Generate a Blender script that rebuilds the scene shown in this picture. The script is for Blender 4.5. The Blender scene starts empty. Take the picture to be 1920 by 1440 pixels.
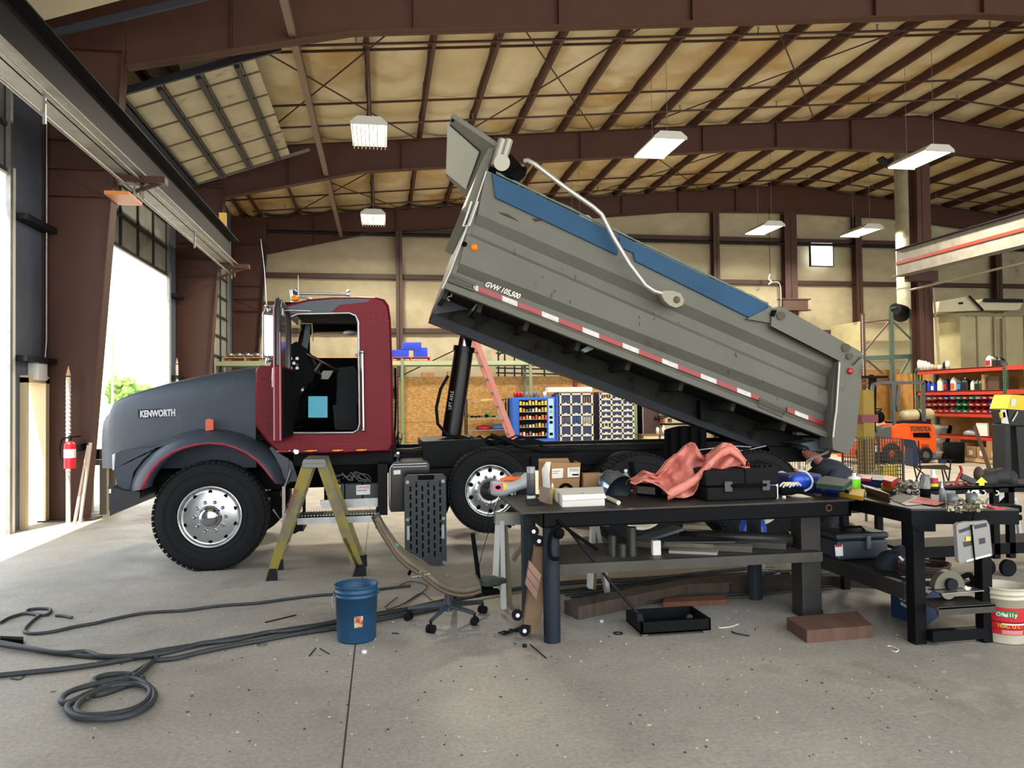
import bpy, math, random
from mathutils import Vector, Matrix
R = math.radians
random.seed(11)
sc = bpy.context.scene
col = sc.collection
PI = math.pi
# ---------------------------------------------------------------- camera
F = 1442.0
CAMP = Vector((0, 0, 1.65))
RC = Matrix.Rotation(R(-9.64), 3, 'Z') @ Matrix.Rotation(R(91.27), 3, 'X') @ Matrix.Rotation(-0.012, 3, 'Z')
cd = bpy.data.cameras.new('camera'); cam = bpy.data.objects.new('camera', cd); col.objects.link(cam)
cd.sensor_width = 36; cd.lens = 36 * F / 1920; cd.clip_end = 600
cam.matrix_world = Matrix.Translation(CAMP) @ RC.to_4x4()
sc.camera = cam
# ---------------------------------------------------------------- sky, sun, exposure
w = bpy.data.worlds.new('sky'); sc.world = w; w.use_nodes = True
wn = w.node_tree; wn.nodes.clear()
wo = wn.nodes.new('ShaderNodeOutputWorld'); wb = wn.nodes.new('ShaderNodeBackground')
tc = wn.nodes.new('ShaderNodeTexCoord'); sx = wn.nodes.new('ShaderNodeSeparateXYZ'); cr = wn.nodes.new('ShaderNodeValToRGB')
wn.links.new(tc.outputs['Generated'], sx.inputs[0]); wn.links.new(sx.outputs['Z'], cr.inputs[0])
cr.color_ramp.elements[0].position = 0.0; cr.color_ramp.elements[0].color = (1.0, 0.97, 0.92, 1)
cr.color_ramp.elements[1].position = 0.6; cr.color_ramp.elements[1].color = (0.72, 0.84, 1.0, 1)
wn.links.new(cr.outputs[0], wb.inputs[0]); wb.inputs[1].default_value = 3.5
wn.links.new(wb.outputs[0], wo.inputs[0])
sd = bpy.data.lights.new('sun', 'SUN'); sd.energy = 14; sd.angle = R(0.6); sd.color = (1.0, 0.95, 0.86)
sun = bpy.data.objects.new('sun', sd); col.objects.link(sun)
sun.rotation_euler = Vector((0.38, 1.0, -2.1)).to_track_quat('-Z', 'Y').to_euler()
sc.view_settings.view_transform = 'Standard'; sc.view_settings.look = 'None'
sc.view_settings.gamma = 1; sc.view_settings.use_curve_mapping = False
sc.view_settings.exposure = 0.27
sc.cycles.max_bounces = 7; sc.cycles.diffuse_bounces = 4; sc.cycles.glossy_bounces = 3
sc.cycles.transmission_bounces = 4; sc.cycles.transparent_max_bounces = 8
sc.cycles.sample_clamp_indirect = 6; sc.cycles.caustics_reflective = False; sc.cycles.caustics_refractive = False
LAMP_W = 500.0
# ---------------------------------------------------------------- pixel -> place helpers
def ray(px, py): return RC @ Vector(((px - 960) / F, (720 - py) / F, -1))
def PY(px, py, Y): d = ray(px, py); return CAMP + d * (Y / d.y)
def PZ(px, py, z=0.0): d = ray(px, py); return CAMP + d * ((z - 1.65) / d.z)
def PX(px, py, X): d = ray(px, py); return CAMP + d * (X / d.x)
def PN(px, py, p, n): d = ray(px, py); return CAMP + d * ((p - CAMP).dot(n) / d.dot(n))
def pp(l, Y): return [PY(x, y, Y) for x, y in l]
# ---------------------------------------------------------------- mesh helper
class M:
    def __init__(s): s.v = []; s.f = []; s.mi = []; s.sm = []
    def add(s, vs, fs, smooth=False, mi=0):
        o = len(s.v); s.v += [Vector(v) for v in vs]
        for f in fs: s.f.append([i + o for i in f]); s.mi.append(mi); s.sm.append(smooth)
        return s
    def box(s, x0, x1, y0, y1, z0, z1, mi=0):
        return s.add([(x0,y0,z0),(x1,y0,z0),(x1,y1,z0),(x0,y1,z0),(x0,y0,z1),(x1,y0,z1),(x1,y1,z1),(x0,y1,z1)],
                     [(3,2,1,0),(4,5,6,7),(0,1,5,4),(1,2,6,5),(2,3,7,6),(3,0,4,7)], mi=mi)
    def obox(s, c, size, rot=None, mi=0):
        c = Vector(c); h = [a / 2 for a in size]; m = M().box(-h[0],h[0],-h[1],h[1],-h[2],h[2])
        rot = rot or Matrix.Identity(3)
        return s.add([c + rot @ v for v in m.v], m.f, mi=mi)
    def bar(s, p, q, w_, h_, up=(0,0,1), mi=0):
        p = Vector(p); q = Vector(q); d = (q - p).normalized(); up = Vector(up)
        if abs(d.dot(up)) > .97: up = Vector((1,0,0))
        x = d.cross(up).normalized(); y = x.cross(d)
        vs = [b + x*sx_*w_/2 + y*sy*h_/2 for b in (p, q) for sx_, sy in ((-1,-1),(1,-1),(1,1),(-1,1))]
        return s.add(vs, [(0,3,2,1)[::-1],(4,5,6,7)[::-1],(0,1,5,4)[::-1],(1,2,6,5)[::-1],(2,3,7,6)[::-1],(3,0,4,7)[::-1]][::1], mi=mi)
    def cyl(s, p, q, r, r2=None, n=16, mi=0, smooth=True, cap=True):
        p = Vector(p); q = Vector(q); r2 = r if r2 is None else r2; d = (q-p).normalized()
        a = Vector((0,0,1)) if abs(d.z) < .9 else Vector((1,0,0))
        x = d.cross(a).normalized(); y = d.cross(x)
        vs = []
        for b, rr in ((p, r), (q, r2)):
            for i in range(n):
                t = 2*PI*i/n; vs.append(b + x*math.cos(t)*rr + y*math.sin(t)*rr)
        s.add(vs, [(i, (i+1) % n, n+(i+1) % n, n+i)[::-1] for i in range(n)], smooth, mi)
        if cap: s.add(vs, [tuple(range(n)), tuple(range(2*n-1, n-1, -1))], False, mi)
        return s
    def tube(s, pts, r, n=8, mi=0, closed=False):
        pts = [Vector(p) for p in pts]; k = len(pts); rings = []; x = None
        for i, p in enumerate(pts):
            if closed: d = (pts[(i+1) % k] - pts[i-1])
            else: d = pts[min(i+1, k-1)] - pts[max(i-1, 0)]
            d.normalize()
            if x is None:
                a = Vector((0,0,1)) if abs(d.z) < .9 else Vector((1,0,0)); x = d.cross(a).normalized()
            else: x = (x - d * x.dot(d)).normalized()
            y = d.cross(x)
            rr = r(i/(k-1)) if callable(r) else r
            rings.append([p + x*math.cos(2*PI*j/n)*rr + y*math.sin(2*PI*j/n)*rr for j in range(n)])
        vs = [v for g in rings for v in g]; fs = []
        for i in range(k if closed else k-1):
            a, b = i*n, ((i+1) % k)*n
            for j in range(n): fs.append((a+j, b+j, b+(j+1) % n, a+(j+1) % n)[::-1])
        s.add(vs, fs, True, mi)
        if not closed: s.add(rings[0] + rings[-1], [tuple(range(n)), tuple(range(2*n-1, n-1, -1))], False, mi)
        return s
    def prism(s, poly, vec, mi=0, smooth=False):
        poly = [Vector(p) for p in poly]; vec = Vector(vec); n = len(poly)
        vs = poly + [p + vec for p in poly]
        s.add(vs, [tuple(range(n)), tuple(range(2*n-1, n-1, -1))], False, mi)
        return s.add(vs, [(i, n+i, n+(i+1) % n, (i+1) % n) for i in range(n)], smooth, mi)
    def lathe(s, o, ax, prof, n=32, mi=0, smooth=True, closed=False):
        o = Vector(o); d = Vector(ax).normalized(); a = Vector((0,0,1)) if abs(d.z) < .9 else Vector((1,0,0))
        x = d.cross(a).normalized(); y = d.cross(x); vs = []
        for r, h in prof:
            for j in range(n):
                t = 2*PI*j/n; vs.append(o + d*h + x*math.cos(t)*r + y*math.sin(t)*r)
        k = len(prof); fs = []
        for i in range(k if closed else k-1):
            a_, b_ = i*n, ((i+1) % k)*n
            for j in range(n): fs.append((a_+j, a_+(j+1) % n, b_+(j+1) % n, b_+j))
        return s.add(vs, fs, smooth, mi)
    def sph(s, c, r, n=12, mi=0, sc_=(1,1,1)):
        c = Vector(c); vs = []; m = n//2
        for i in range(m+1):
            ph = PI*i/m
            for j in range(n):
                t = 2*PI*j/n
                vs.append(c + Vector((math.sin(ph)*math.cos(t)*r*sc_[0], math.sin(ph)*math.sin(t)*r*sc_[1], math.cos(ph)*r*sc_[2])))
        return s.add(vs, [(i*n+j, (i+1)*n+j, (i+1)*n+(j+1) % n, i*n+(j+1) % n) for i in range(m) for j in range(n)], True, mi)
    def grid(s, fn, nu, nv, mi=0, smooth=True, thick=0):
        vs = [Vector(fn(i/nu, j/nv)) for i in range(nu+1) for j in range(nv+1)]
        fs = [(i*(nv+1)+j, (i+1)*(nv+1)+j, (i+1)*(nv+1)+j+1, i*(nv+1)+j+1) for i in range(nu) for j in range(nv)]
        return s.add(vs, fs, smooth, mi)
    def loft(s, rings, mi=0, smooth=True, closed=True, cap=True):
        n = len(rings[0]); vs = [Vector(v) for g in rings for v in g]; fs = []
        for i in range(len(rings)-1):
            for j in range(n if closed else n-1):
                fs.append((i*n+j, (i+1)*n+j, (i+1)*n+(j+1) % n, i*n+(j+1) % n))
        s.add(vs, fs, smooth, mi)
        if cap and closed: s.add(list(rings[0])+list(rings[-1]), [tuple(range(n)), tuple(range(2*n-1, n-1, -1))], False, mi)
        return s
    def build(s, name, mats, parent=None, bevel=0, subsurf=0, solid=0, weighted=False):
        me = bpy.data.meshes.new(name)
        if parent is None:
            xs = [v.x for v in s.v]; ys = [v.y for v in s.v]; zs = [v.z for v in s.v]
            o_ = Vector(((min(xs)+max(xs))/2, (min(ys)+max(ys))/2, min(zs)))
        else: o_ = org(parent)
        me.from_pydata([v - o_ for v in s.v], [], s.f)
        if not isinstance(mats, (list, tuple)): mats = [mats]
        for m_ in mats: me.materials.append(m_)
        for p_, mi, sm in zip(me.polygons, s.mi, s.sm): p_.material_index = mi; p_.use_smooth = sm
        me.update()
        ob = bpy.data.objects.new(name, me); col.objects.link(ob)
        if parent is None: ob.location = o_
        else: ob.parent = parent
        if solid:
            md = ob.modifiers.new('s', 'SOLIDIFY'); md.thickness = solid; md.offset = 0
        if bevel:
            md = ob.modifiers.new('b', 'BEVEL'); md.width = bevel; md.segments = 2; md.limit_method = 'ANGLE'; md.angle_limit = R(40)
        if subsurf:
            md = ob.modifiers.new('u', 'SUBSURF'); md.levels = subsurf; md.render_levels = subsurf
        return ob
def org(o):
    v = Vector((0,0,0))
    while o: v += o.location; o = o.parent
    return v
def tag(o, label=None, cat=None, group=None, kind=None):
    if label: o['label'] = label
    if cat: o['category'] = cat
    if group: o['group'] = group
    if kind: o['kind'] = kind
    return o
def thing(name, loc, label, cat, group=None):
    o = bpy.data.objects.new(name, None); col.objects.link(o); o.location = Vector(loc); o.empty_display_size = .1
    return tag(o, label, cat, group)
kids = {}
def copy_tree(o, parent=None):
    c = o.copy(); col.objects.link(c)
    if parent is not None: c.parent = parent
    for ch in o.children: copy_tree(ch, c)
    return c
def put(o, loc, rz=0, label=None, group=None, scale=None):
    o.location = Vector(loc); o.rotation_euler.z = rz
    if label: o['label'] = label
    if group: o['group'] = group
    if scale: o.scale = scale
    return o
def text(s, size, origin, xdir, ydir, mt, name, parent, depth=.004, align='LEFT', sx=1.0, bold=0, shear=0):
    cu = bpy.data.curves.new('t', 'FONT'); cu.body = s; cu.size = size; cu.extrude = depth/2; cu.align_x = align
    cu.offset = bold; cu.shear = shear; cu.resolution_u = 3
    ob = bpy.data.objects.new('t', cu); col.objects.link(ob)
    dg = bpy.context.evaluated_depsgraph_get(); me = bpy.data.meshes.new_from_object(ob.evaluated_get(dg))
    bpy.data.objects.remove(ob); X = Vector(xdir).normalized(); Yv = Vector(ydir).normalized(); Z = X.cross(Yv).normalized()
    m = M(); m.add([Vector(origin) + X*v.co.x*sx + Yv*v.co.y + Z*v.co.z for v in me.vertices], [tuple(p.vertices) for p in me.polygons])
    bpy.data.meshes.remove(me)
    return m.build(name, mt, parent)
# ---------------------------------------------------------------- materials
def lin(c):
    if isinstance(c, str): c = [int(c[i:i+2], 16)/255 for i in (0, 2, 4)]
    return tuple((x/12.92 if x <= .04045 else ((x+.055)/1.055)**2.4) for x in c[:3]) + (1,)
MC = {}
def mat(name, c, rough=.5, metal=0, c2=None, scale=6, contrast=.5, bump=0, bscale=None, coat=0, spec=None, stretch=None, detail=4, trans=0, alpha=1, emit=None, estr=0, c3=None, s3=1.5, t3=.6, w3=.08):
    if name in MC: return MC[name]
    m = bpy.data.materials.new(name); m.use_nodes = True; nt = m.node_tree; b = nt.nodes['Principled BSDF']
    b.inputs['Base Color'].default_value = lin(c); b.inputs['Roughness'].default_value = rough; b.inputs['Metallic'].default_value = metal
    if coat: b.inputs['Coat Weight'].default_value = coat; b.inputs['Coat Roughness'].default_value = .08
    if spec is not None: b.inputs['Specular IOR Level'].default_value = spec
    if trans: b.inputs['Transmission Weight'].default_value = trans
    if alpha < 1: b.inputs['Alpha'].default_value = alpha
    if emit: b.inputs['Emission Color'].default_value = lin(emit); b.inputs['Emission Strength'].default_value = estr
    def noise(sc_, det, stv=None):
        tc = nt.nodes.new('ShaderNodeTexCoord'); n = nt.nodes.new('ShaderNodeTexNoise')
        n.inputs['Scale'].default_value = sc_; n.inputs['Detail'].default_value = det; n.inputs['Roughness'].default_value = .62
        if stv:
            mp = nt.nodes.new('ShaderNodeMapping'); mp.inputs['Scale'].default_value = stv
            nt.links.new(tc.outputs['Object'], mp.inputs[0]); nt.links.new(mp.outputs[0], n.inputs['Vector'])
        else: nt.links.new(tc.outputs['Object'], n.inputs['Vector'])
        return n
    if c2:
        n = noise(scale, detail, stretch); rp = nt.nodes.new('ShaderNodeValToRGB')
        rp.color_ramp.elements[0].position = .5 - contrast/2; rp.color_ramp.elements[1].position = .5 + contrast/2
        rp.color_ramp.elements[0].color = lin(c); rp.color_ramp.elements[1].color = lin(c2)
        nt.links.new(n.outputs[0], rp.inputs[0]); last = rp.outputs[0]
        if c3:
            n3 = noise(s3, 5); r3 = nt.nodes.new('ShaderNodeValToRGB'); r3.color_ramp.elements[0].position = t3; r3.color_ramp.elements[1].position = t3 + w3
            mx = nt.nodes.new('ShaderNodeMix'); mx.data_type = 'RGBA'
            nt.links.new(n3.outputs[0], r3.inputs[0]); nt.links.new(r3.outputs[0], mx.inputs[0]); nt.links.new(last, mx.inputs[6]); mx.inputs[7].default_value = lin(c3); last = mx.outputs[2]
        nt.links.new(last, b.inputs['Base Color'])
    if bump:
        n = noise(bscale or scale*4, 5); bp = nt.nodes.new('ShaderNodeBump'); bp.inputs['Strength'].default_value = bump; bp.inputs['Distance'].default_value = .02
        nt.links.new(n.outputs[0], bp.inputs['Height']); nt.links.new(bp.outputs[0], b.inputs['Normal'])
    MC[name] = m
    return m
def emat(name, c, s):
    if name in MC: return MC[name]
    return mat(name, c, .5, emit=c, estr=s)
STEEL = mat('red_oxide_steel', '4a2f26', .6, spec=.3, c2='3e261e', scale=2, contrast=.6)
GALV = mat('galvanised', '9a9a94', .4, .7, c2='7d7f7c', scale=8)
DARKST = mat('dark_steel', '1f2124', .6, .2, spec=.2, c2='151618', scale=5)
BLACK = mat('black_paint', '090b0d', .5, c2='121314', scale=6, spec=.1)
BLACKF = mat('matt_black', '0a0a0b', .85, spec=.08)
CHROME = mat('chrome', 'b4b7ba', .1, 1)
ALU = mat('aluminium', 'b4b6b6', .33, .9, c2='94979a', scale=10)
RUBBER = mat('rubber', '0f1012', .85, spec=.12, c2='18191b', scale=12, bump=.15)
WHITEP = mat('white_plastic', 'd8d8d4', .45)
CARD = mat('cardboard', 'a17c52', .85, c2='8d6a45', scale=5)
WOODL = mat('pale_wood', 'b38f63', .8, c2='8a6a44', scale=5, stretch=(1, 1, 12))
REDP = mat('red_plastic', 'a31620', .4)
BLUEP = mat('blue_plastic', '1440a8', .4)
PAPER = mat('paper', 'dcd8cc', .8)
# ================================================================ SETTING
def node_floor():
    m = bpy.data.materials.new('concrete_floor'); m.use_nodes = True; nt = m.node_tree; N = nt.nodes; L = nt.links; b = N['Principled BSDF']
    g = N.new('ShaderNodeNewGeometry'); b.inputs['Specular IOR Level'].default_value = .35
    def noise(s, d, mp=None):
        n = N.new('ShaderNodeTexNoise'); n.inputs['Scale'].default_value = s; n.inputs['Detail'].default_value = d; n.inputs['Roughness'].default_value = .65
        if mp:
            q = N.new('ShaderNodeMapping'); q.inputs['Scale'].default_value = mp; L.new(g.outputs['Position'], q.inputs[0]); L.new(q.outputs[0], n.inputs['Vector'])
        else: L.new(g.outputs['Position'], n.inputs['Vector'])
        return n
    def ramp(src, a, ca, b_, cb):
        r = N.new('ShaderNodeValToRGB'); r.color_ramp.elements[0].position = a; r.color_ramp.elements[0].color = ca; r.color_ramp.elements[1].position = b_; r.color_ramp.elements[1].color = cb
        L.new(src, r.inputs[0]); return r.outputs[0]
    def mix(fac, a, b_, mode='MIX'):
        x = N.new('ShaderNodeMix'); x.data_type = 'RGBA'; x.blend_type = mode
        if isinstance(fac, float): x.inputs[0].default_value = fac
        else: L.new(fac, x.inputs[0])
        for i, s in ((6, a), (7, b_)):
            if isinstance(s, tuple): x.inputs[i].default_value = s
            else: L.new(s, x.inputs[i])
        return x.outputs[2]
    base = ramp(noise(.7, 6).outputs[0], .35, lin('948e84'), .68, lin('aca69a'))
    fine = ramp(noise(38, 4).outputs[0], .38, (.72,.72,.72,1), .62, (1,1,1,1))
    c = mix(.8, base, fine, 'MULTIPLY')
    spk = ramp(noise(120, 2).outputs[0], .70, (0,0,0,1), .74, (1,1,1,1)); c = mix(spk, c, lin('cfcdc8'))
    st = ramp(noise(1.1, 7).outputs[0], .56, (0,0,0,1), .72, (.6,.6,.6,1)); c = mix(st, c, lin('6d6254'))
    sc_ = ramp(noise(3, 6, (.4, 3, 1)).outputs[0], .62, (0,0,0,1), .72, (.4,.4,.4,1)); c = mix(sc_, c, lin('aeb0b0'))
    sxyz = N.new('ShaderNodeSeparateXYZ'); L.new(g.outputs['Position'], sxyz.inputs[0])
    def line(axis, val, w_):
        s = N.new('ShaderNodeMath'); s.operation = 'SUBTRACT'; L.new(sxyz.outputs[axis], s.inputs[0]); s.inputs[1].default_value = val
        a = N.new('ShaderNodeMath'); a.operation = 'ABSOLUTE'; L.new(s.outputs[0], a.inputs[0])
        l = N.new('ShaderNodeMath'); l.operation = 'LESS_THAN'; L.new(a.outputs[0], l.inputs[0]); l.inputs[1].default_value = w_; return l.outputs[0]
    for ax, v in ((0, -.19), (0, 5.9), (0, 12), (1, 14.5), (1, 20)): c = mix(line(ax, v, .005), c, lin('3c3834'))
    L.new(c, b.inputs['Base Color'])
    L.new(ramp(noise(2.2, 4).outputs[0], .4, (.55,.55,.55,1), .65, (.75,.75,.75,1)), b.inputs['Roughness'])
    bp = N.new('ShaderNodeBump'); bp.inputs['Strength'].default_value = .25; bp.inputs['Distance'].default_value = .01; L.new(noise(60, 5).outputs[0], bp.inputs['Height']); L.new(bp.outputs[0], b.inputs['Normal'])
    return m
FLOORM = node_floor()
tag(M().box(-4.95, 34, -2.5, 27.1, -.3, 0).build('floor', FLOORM), kind='structure')
tag(M().box(-90, -4.95, -60, 90, -.35, -.03).build('ground', mat('yard_concrete', 'b8b4aa', .9, c2='a19d92', scale=.6)), kind='structure')
def roofz(x): return 9.62 - .0925*abs(15.1 - x)            # top of rafters
# ---- insulation blanket ceiling, sagging between purlins and straps
PUR = [-4.6 + .14] + [-.24 + 1.23*k for k in range(-3, 13)] + [15.7 + 1.23*k for k in range(0, 15)]
PUR = sorted(PUR)
def blanket():
    m = M(); xs = []
    for a, b_ in zip([-4.95] + PUR, PUR + [34.2]):
        n = 7 if b_ < 22 else 3
        for i in range(n): xs.append((a + (b_-a)*i/n, math.sin(PI*i/n)))
    xs.append((34.2, 0)); ys = []
    y = -2.5
    while y < 27.0: ys.append(y); y += .22
    ys.append(27.0)
    rs = random.Random(3); ph = {}
    vs = []; ny = len(ys)
    for i, (x, s_) in enumerate(xs):
        for y in ys:
            u = (y % 1.83)/1.83; w_ = math.sin(PI*u)
            z = roofz(x) + .215 - .14*s_*(.25 + .75*w_**.6) - .02*s_*math.sin(y*9 + x*2.0)*(.5+.5*math.sin(x*1.7+y)) + .012*math.sin(y*23+x*5)*s_
            vs.append((x, y, z))
    m.add(vs, [(i*ny+j, i*ny+j+1, (i+1)*ny+j+1, (i+1)*ny+j) for i in range(len(xs)-1) for j in range(ny-1)], True)
    return m
CREAM = mat('insulation_facing', 'c8bd9e', .6, c2='b5a47c', scale=.55, contrast=.3, bump=.3, bscale=7, c3='ab8c55', s3=.45, t3=.50, w3=.16)
bk = blanket()
bk.add([(-5, -2.5, 10.2), (15.1, -2.5, 10.6), (34.2, -2.5, 10.2), (-5, 27.2, 10.2), (15.1, 27.2, 10.6), (34.2, 27.2, 10.2)], [(0,1,4,3),(1,2,5,4)])
ceil = tag(bk.build('ceiling', CREAM), kind='structure')
PURM = mat('purlin_steel', '4c291f', .6, c2='3c2018', scale=2)
def zee(x, y0, y1):
    zt = roofz(x) + .2; m = M(); p = [(x-.06, zt), (x+.005, zt), (x+.005, zt-.195), (x+.07, zt-.195), (x+.07, zt-.165), (x+.062, zt-.165), (x+.062, zt-.187), (x+.013, zt-.187), (x+.013, zt+.0), (x-.06,zt+.006)]
    m.prism([Vector((a, y0, b_)) for a, b_ in p], (0, y1-y0, 0)); return m
for x in PUR:
    if x < 26: zee(x, -2.4, 26.95).build('purlin', PURM, ceil)
for x0, x1 in ((1.9, 5.6), (6.5, 11.9), (-3.2, 1.0)):            # crossed tension rods in each bay
    for ya, yb in ((12.2, 19.4), (19.7, 26.7)):
        for a, b_ in ((x0, x1), (x1, x0)):
            M().cyl((a, ya, roofz(a)-.06), (b_, yb, roofz(b_)-.06), .016, n=6).build('brace_rod', STEEL, ceil)
for y in (14.45, 17.0, 21.75, 24.3):                            # purlin bracing angles
    for xa, xb in ((-4.7, 15.1), (15.1, 27)): M().bar((xa, y, roofz(xa)+.03), (xb, y, roofz(xb)+.03), .03, .045).build('bracing_angle', STEEL, ceil)
def sprinkler(y, n):
    r = thing('sprinkler_pipe', (0, y, 8), ['brown sprinkler pipe crossing under the roof just behind the nearest rafter', 'brown sprinkler pipe crossing under the roof just before the middle rafter', 'brown sprinkler pipe crossing the far roof bay near the middle rafter', 'brown sprinkler pipe crossing the far roof bay near the back wall'][n], 'pipe')
    m = M()
    for xa, xb in ((-4.0, 15.1), (15.1, 26)): m.cyl((xa, y, roofz(xa)-.07), (xb, y, roofz(xb)-.07), .026, n=8)
    m.build('pipe', mat('brown_pipe', '3a1d1a', .5), r)
    for k in range(10):
        x = -3 + 2.6*k; h = M().cyl((x, y, roofz(x)-.07), (x, y, roofz(x)+.06), .013, n=6); h.cyl((x, y, roofz(x)+.05), (x, y, roofz(x)+.065), .03, n=8)
        h.build('sprinkler_head', GALV, r)
for n, y in enumerate((14.0, 18.05, 21.3, 25.4)): sprinkler(y, n)
# ---- rafters (tapered I girders)
def botz(x):
    a = abs(15.1 - x); base = 9.62 - .0925*15.1 - .74     # haunch shape
    X = 15.1 - a
    z = 8.51 + (X-10.75)*.0975 if X < 10.75 else 8.51 + (X-10.75)*.02
    if X < -.4: z -= (-.4 - X)*.13
    return z
def rafter(Y, lab):
    r = thing('roof_rafter', (15.1, Y, 0), lab, 'roof beam'); xs = [-3.71, -2.2, -.4, 2, 5, 8, 10.75, 13, 15.1, 17.2, 19.45, 22, 26, 30, 34]
    web = M(); web.add([(x, Y, roofz(x)) for x in xs] + [(x, Y, botz(x)) for x in xs], [(i, i+1, len(xs)+i+1, len(xs)+i) for i in range(len(xs)-1)])
    web.build('web', STEEL, r, solid=.012)
    for nm, fn, sg in (('top_flange', roofz, -1), ('bottom_flange', botz, 1)):
        f = M(); n = len(xs)
        vs = [(x, Y + dy, fn(x) + dz) for dy, dz in ((-.11, 0), (.11, 0), (.11, sg*.016), (-.11, sg*.016)) for x in xs]
        for q in range(4):
            for i in range(n-1): f.add([vs[q*n+i], vs[q*n+i+1], vs[((q+1) % 4)*n+i+1], vs[((q+1) % 4)*n+i]], [(0,1,2,3)])
        f.build(nm, STEEL, r)
    for x in (-2.2, .55, 2.9, 5.2, 8.6, 10.75, 13):
        M().box(x-.006, x+.006, Y-.1, Y-.006, botz(x), roofz(x)).build('stiffener', STEEL, r)
    return r
rafter(12.15, 'nearest deep brown steel rafter across the top of the picture')
rafter(19.5, 'middle brown steel rafter meeting the round duct and ridge column')
rafter(26.6, 'farthest brown steel rafter along the back wall top')
# ---- left columns (tapered)
def column(Y, lab, k):
    r = thing('frame_column', (-4.8, Y, 0), lab, 'column'); xb, xt = -4.26, -3.72; z1 = 6.9; zt = roofz(-4)
    M().add([(-4.8, Y, 0), (xb, Y, 0), (xt, Y, z1), (xt, Y, zt), (-4.8, Y, zt)], [(0,1,2,3,4)]).build('web', STEEL, r, solid=.012)
    M().prism([(xb, Y-.13, 0), (xb+.016, Y-.13, 0), (xt+.016, Y-.13, z1), (xt, Y-.13, z1)], (0, .26, 0)).build('inner_flange', STEEL, r)
    M().box(-4.8, -4.785, Y-.13, Y+.13, 0, zt).build('outer_flange', STEEL, r)
    M().box(-4.85, -4.1, Y-.17, Y+.17, 0, .02).build('base_plate', STEEL, r)
    s = M()
    for z, x2 in ((4.72, -3.93), (5.12, -3.9), (5.55, -3.85), (z1, xt)): s.box(-4.79, x2, Y-.11, Y-.006, z-.006, z+.006)
    s.bar((-4.75, Y-.02, 5.1), (-3.95, Y-.02, 4.74), .02, .02)
    s.build('stiffener', STEEL, r)
    b_ = M(); b_.box(xt-.2, -3.15, Y-.09, Y+.09, 4.95, 5.05); b_.box(-3.5, -3.49, Y-.09, Y+.09, 4.75, 5.05); b_.bar((-3.2, Y, 4.98), (-3.95, Y, 4.7), .05, .05)
    b_.build('crane_bracket', STEEL, r)
    return r
column(12.15, 'brown tapered steel column with the red fire extinguisher on it', 0)
column(19.5, 'brown tapered steel column between the second and third bay doors', 1)
column(26.45, 'brown tapered steel column in the far left corner', 2)
# ridge column
rc = thing('ridge_column', (15.1, 19.5, 0), 'brown steel ridge column beside the round metal duct', 'column')
c_ = M(); c_.box(14.92, 15.34, 19.32, 19.335, 0, 8.55); c_.box(14.92, 15.34, 19.665, 19.68, 0, 8.55); c_.build('flange', STEEL, rc)
M().box(15.06, 15.075, 19.3, 19.7, 0, 8.55).build('web', STEEL, rc)
M().box(14.45, 15.35, 19.1, 19.3, 4.85, 5.15).build('crane_bracket', STEEL, rc)
# ---- back wall
WALLC = mat('wall_insulation', 'aea48a', .7, c2='8f866c', scale=.8, contrast=.5, stretch=(1, 1, 1.6), bump=.12, bscale=5, c3='5d5644', s3=.8, t3=.60, w3=.2)
GZ = [(0, 2.1), (2.1, 4.15), (4.15, 6.02), (6.02, 7.6), (7.6, 9.9)]
def pillow(y, x0, x1, m):
    for z0, z1 in GZ:
        n = 16; x = x0
        nx = int((x1-x0)/.14)
        def fn(u, v, z0=z0, z1=z1):
            X = x0 + (x1-x0)*u; Z = z0 + (z1-z0)*v; seam = abs(math.sin(PI*(X % 1.83)/1.83))**.5
            k = 1.0 if z0 > 4 or z0 < 2 else 0.0
            wr = (.035*math.sin(X*9+Z*6+3*math.sin(X*2.3+Z))*math.sin(Z*5+X*3) + .03*abs(math.sin(3.5*(Z-.3*X)+2*math.sin(X*1.9)))) * (1 if z0 == 2.1 or (z0 == 4.15 and Z < 5) else .15)
            return (X, y - .11*math.sin(PI*v)*(.55+.45*seam) - wr*math.sin(PI*v), Z)
        m.grid(fn, nx, n)
wb_ = M(); pillow(27.0, -4.9, 34, wb_); wb_.box(-5, 34.2, 27.02, 27.2, 0, 10)
wallb = tag(wb_.build('wall_back', WALLC), kind='structure')
GIRTM = mat('girt_steel', '42261c', .6, c2='341d16', scale=3)
for z in (2.1, 4.15, 6.02, 7.62):
    g_ = M(); g_.box(-4.8, 30, 26.78, 26.98, z-.006, z+.006); g_.box(-4.8, 30, 26.775, 26.785, z-.06, z+.06); g_.box(-4.8, 30, 26.78, 26.98, z-.1, z-.06)
    g_.build('girt', GIRTM, wallb)
M().cyl((-4, 26.6, 7.42), (30, 26.6, 7.42), .06, n=10).build('wall_pipe', DARKST, wallb)
for i, (x, w_) in enumerate(((.63, .22), (6.4, .22), (12.2, .24), (17.95, .26), (24.0, .26), (15.15, .5))):
    zt = botz(x); p_ = M(); y = 26.5
    p_.box(x-w_/2, x+w_/2, y, y+.015, 0, zt); p_.box(x-.008, x+.008, y, y+.28, 0, zt); p_.box(x-w_/2, x+w_/2, y+.28, y+.295, 0, zt)
    if w_ > .4: p_.box(x-.5, x+.5, y-.25, y, 4.9, 5.3); p_.box(x-.6, x+.6, y-.3, y, 5.28, 5.32); p_.box(x-.6, x+.6, y-.3, y, 4.88, 4.92)
    p_.build('wall_post', GIRTM, wallb)
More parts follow.
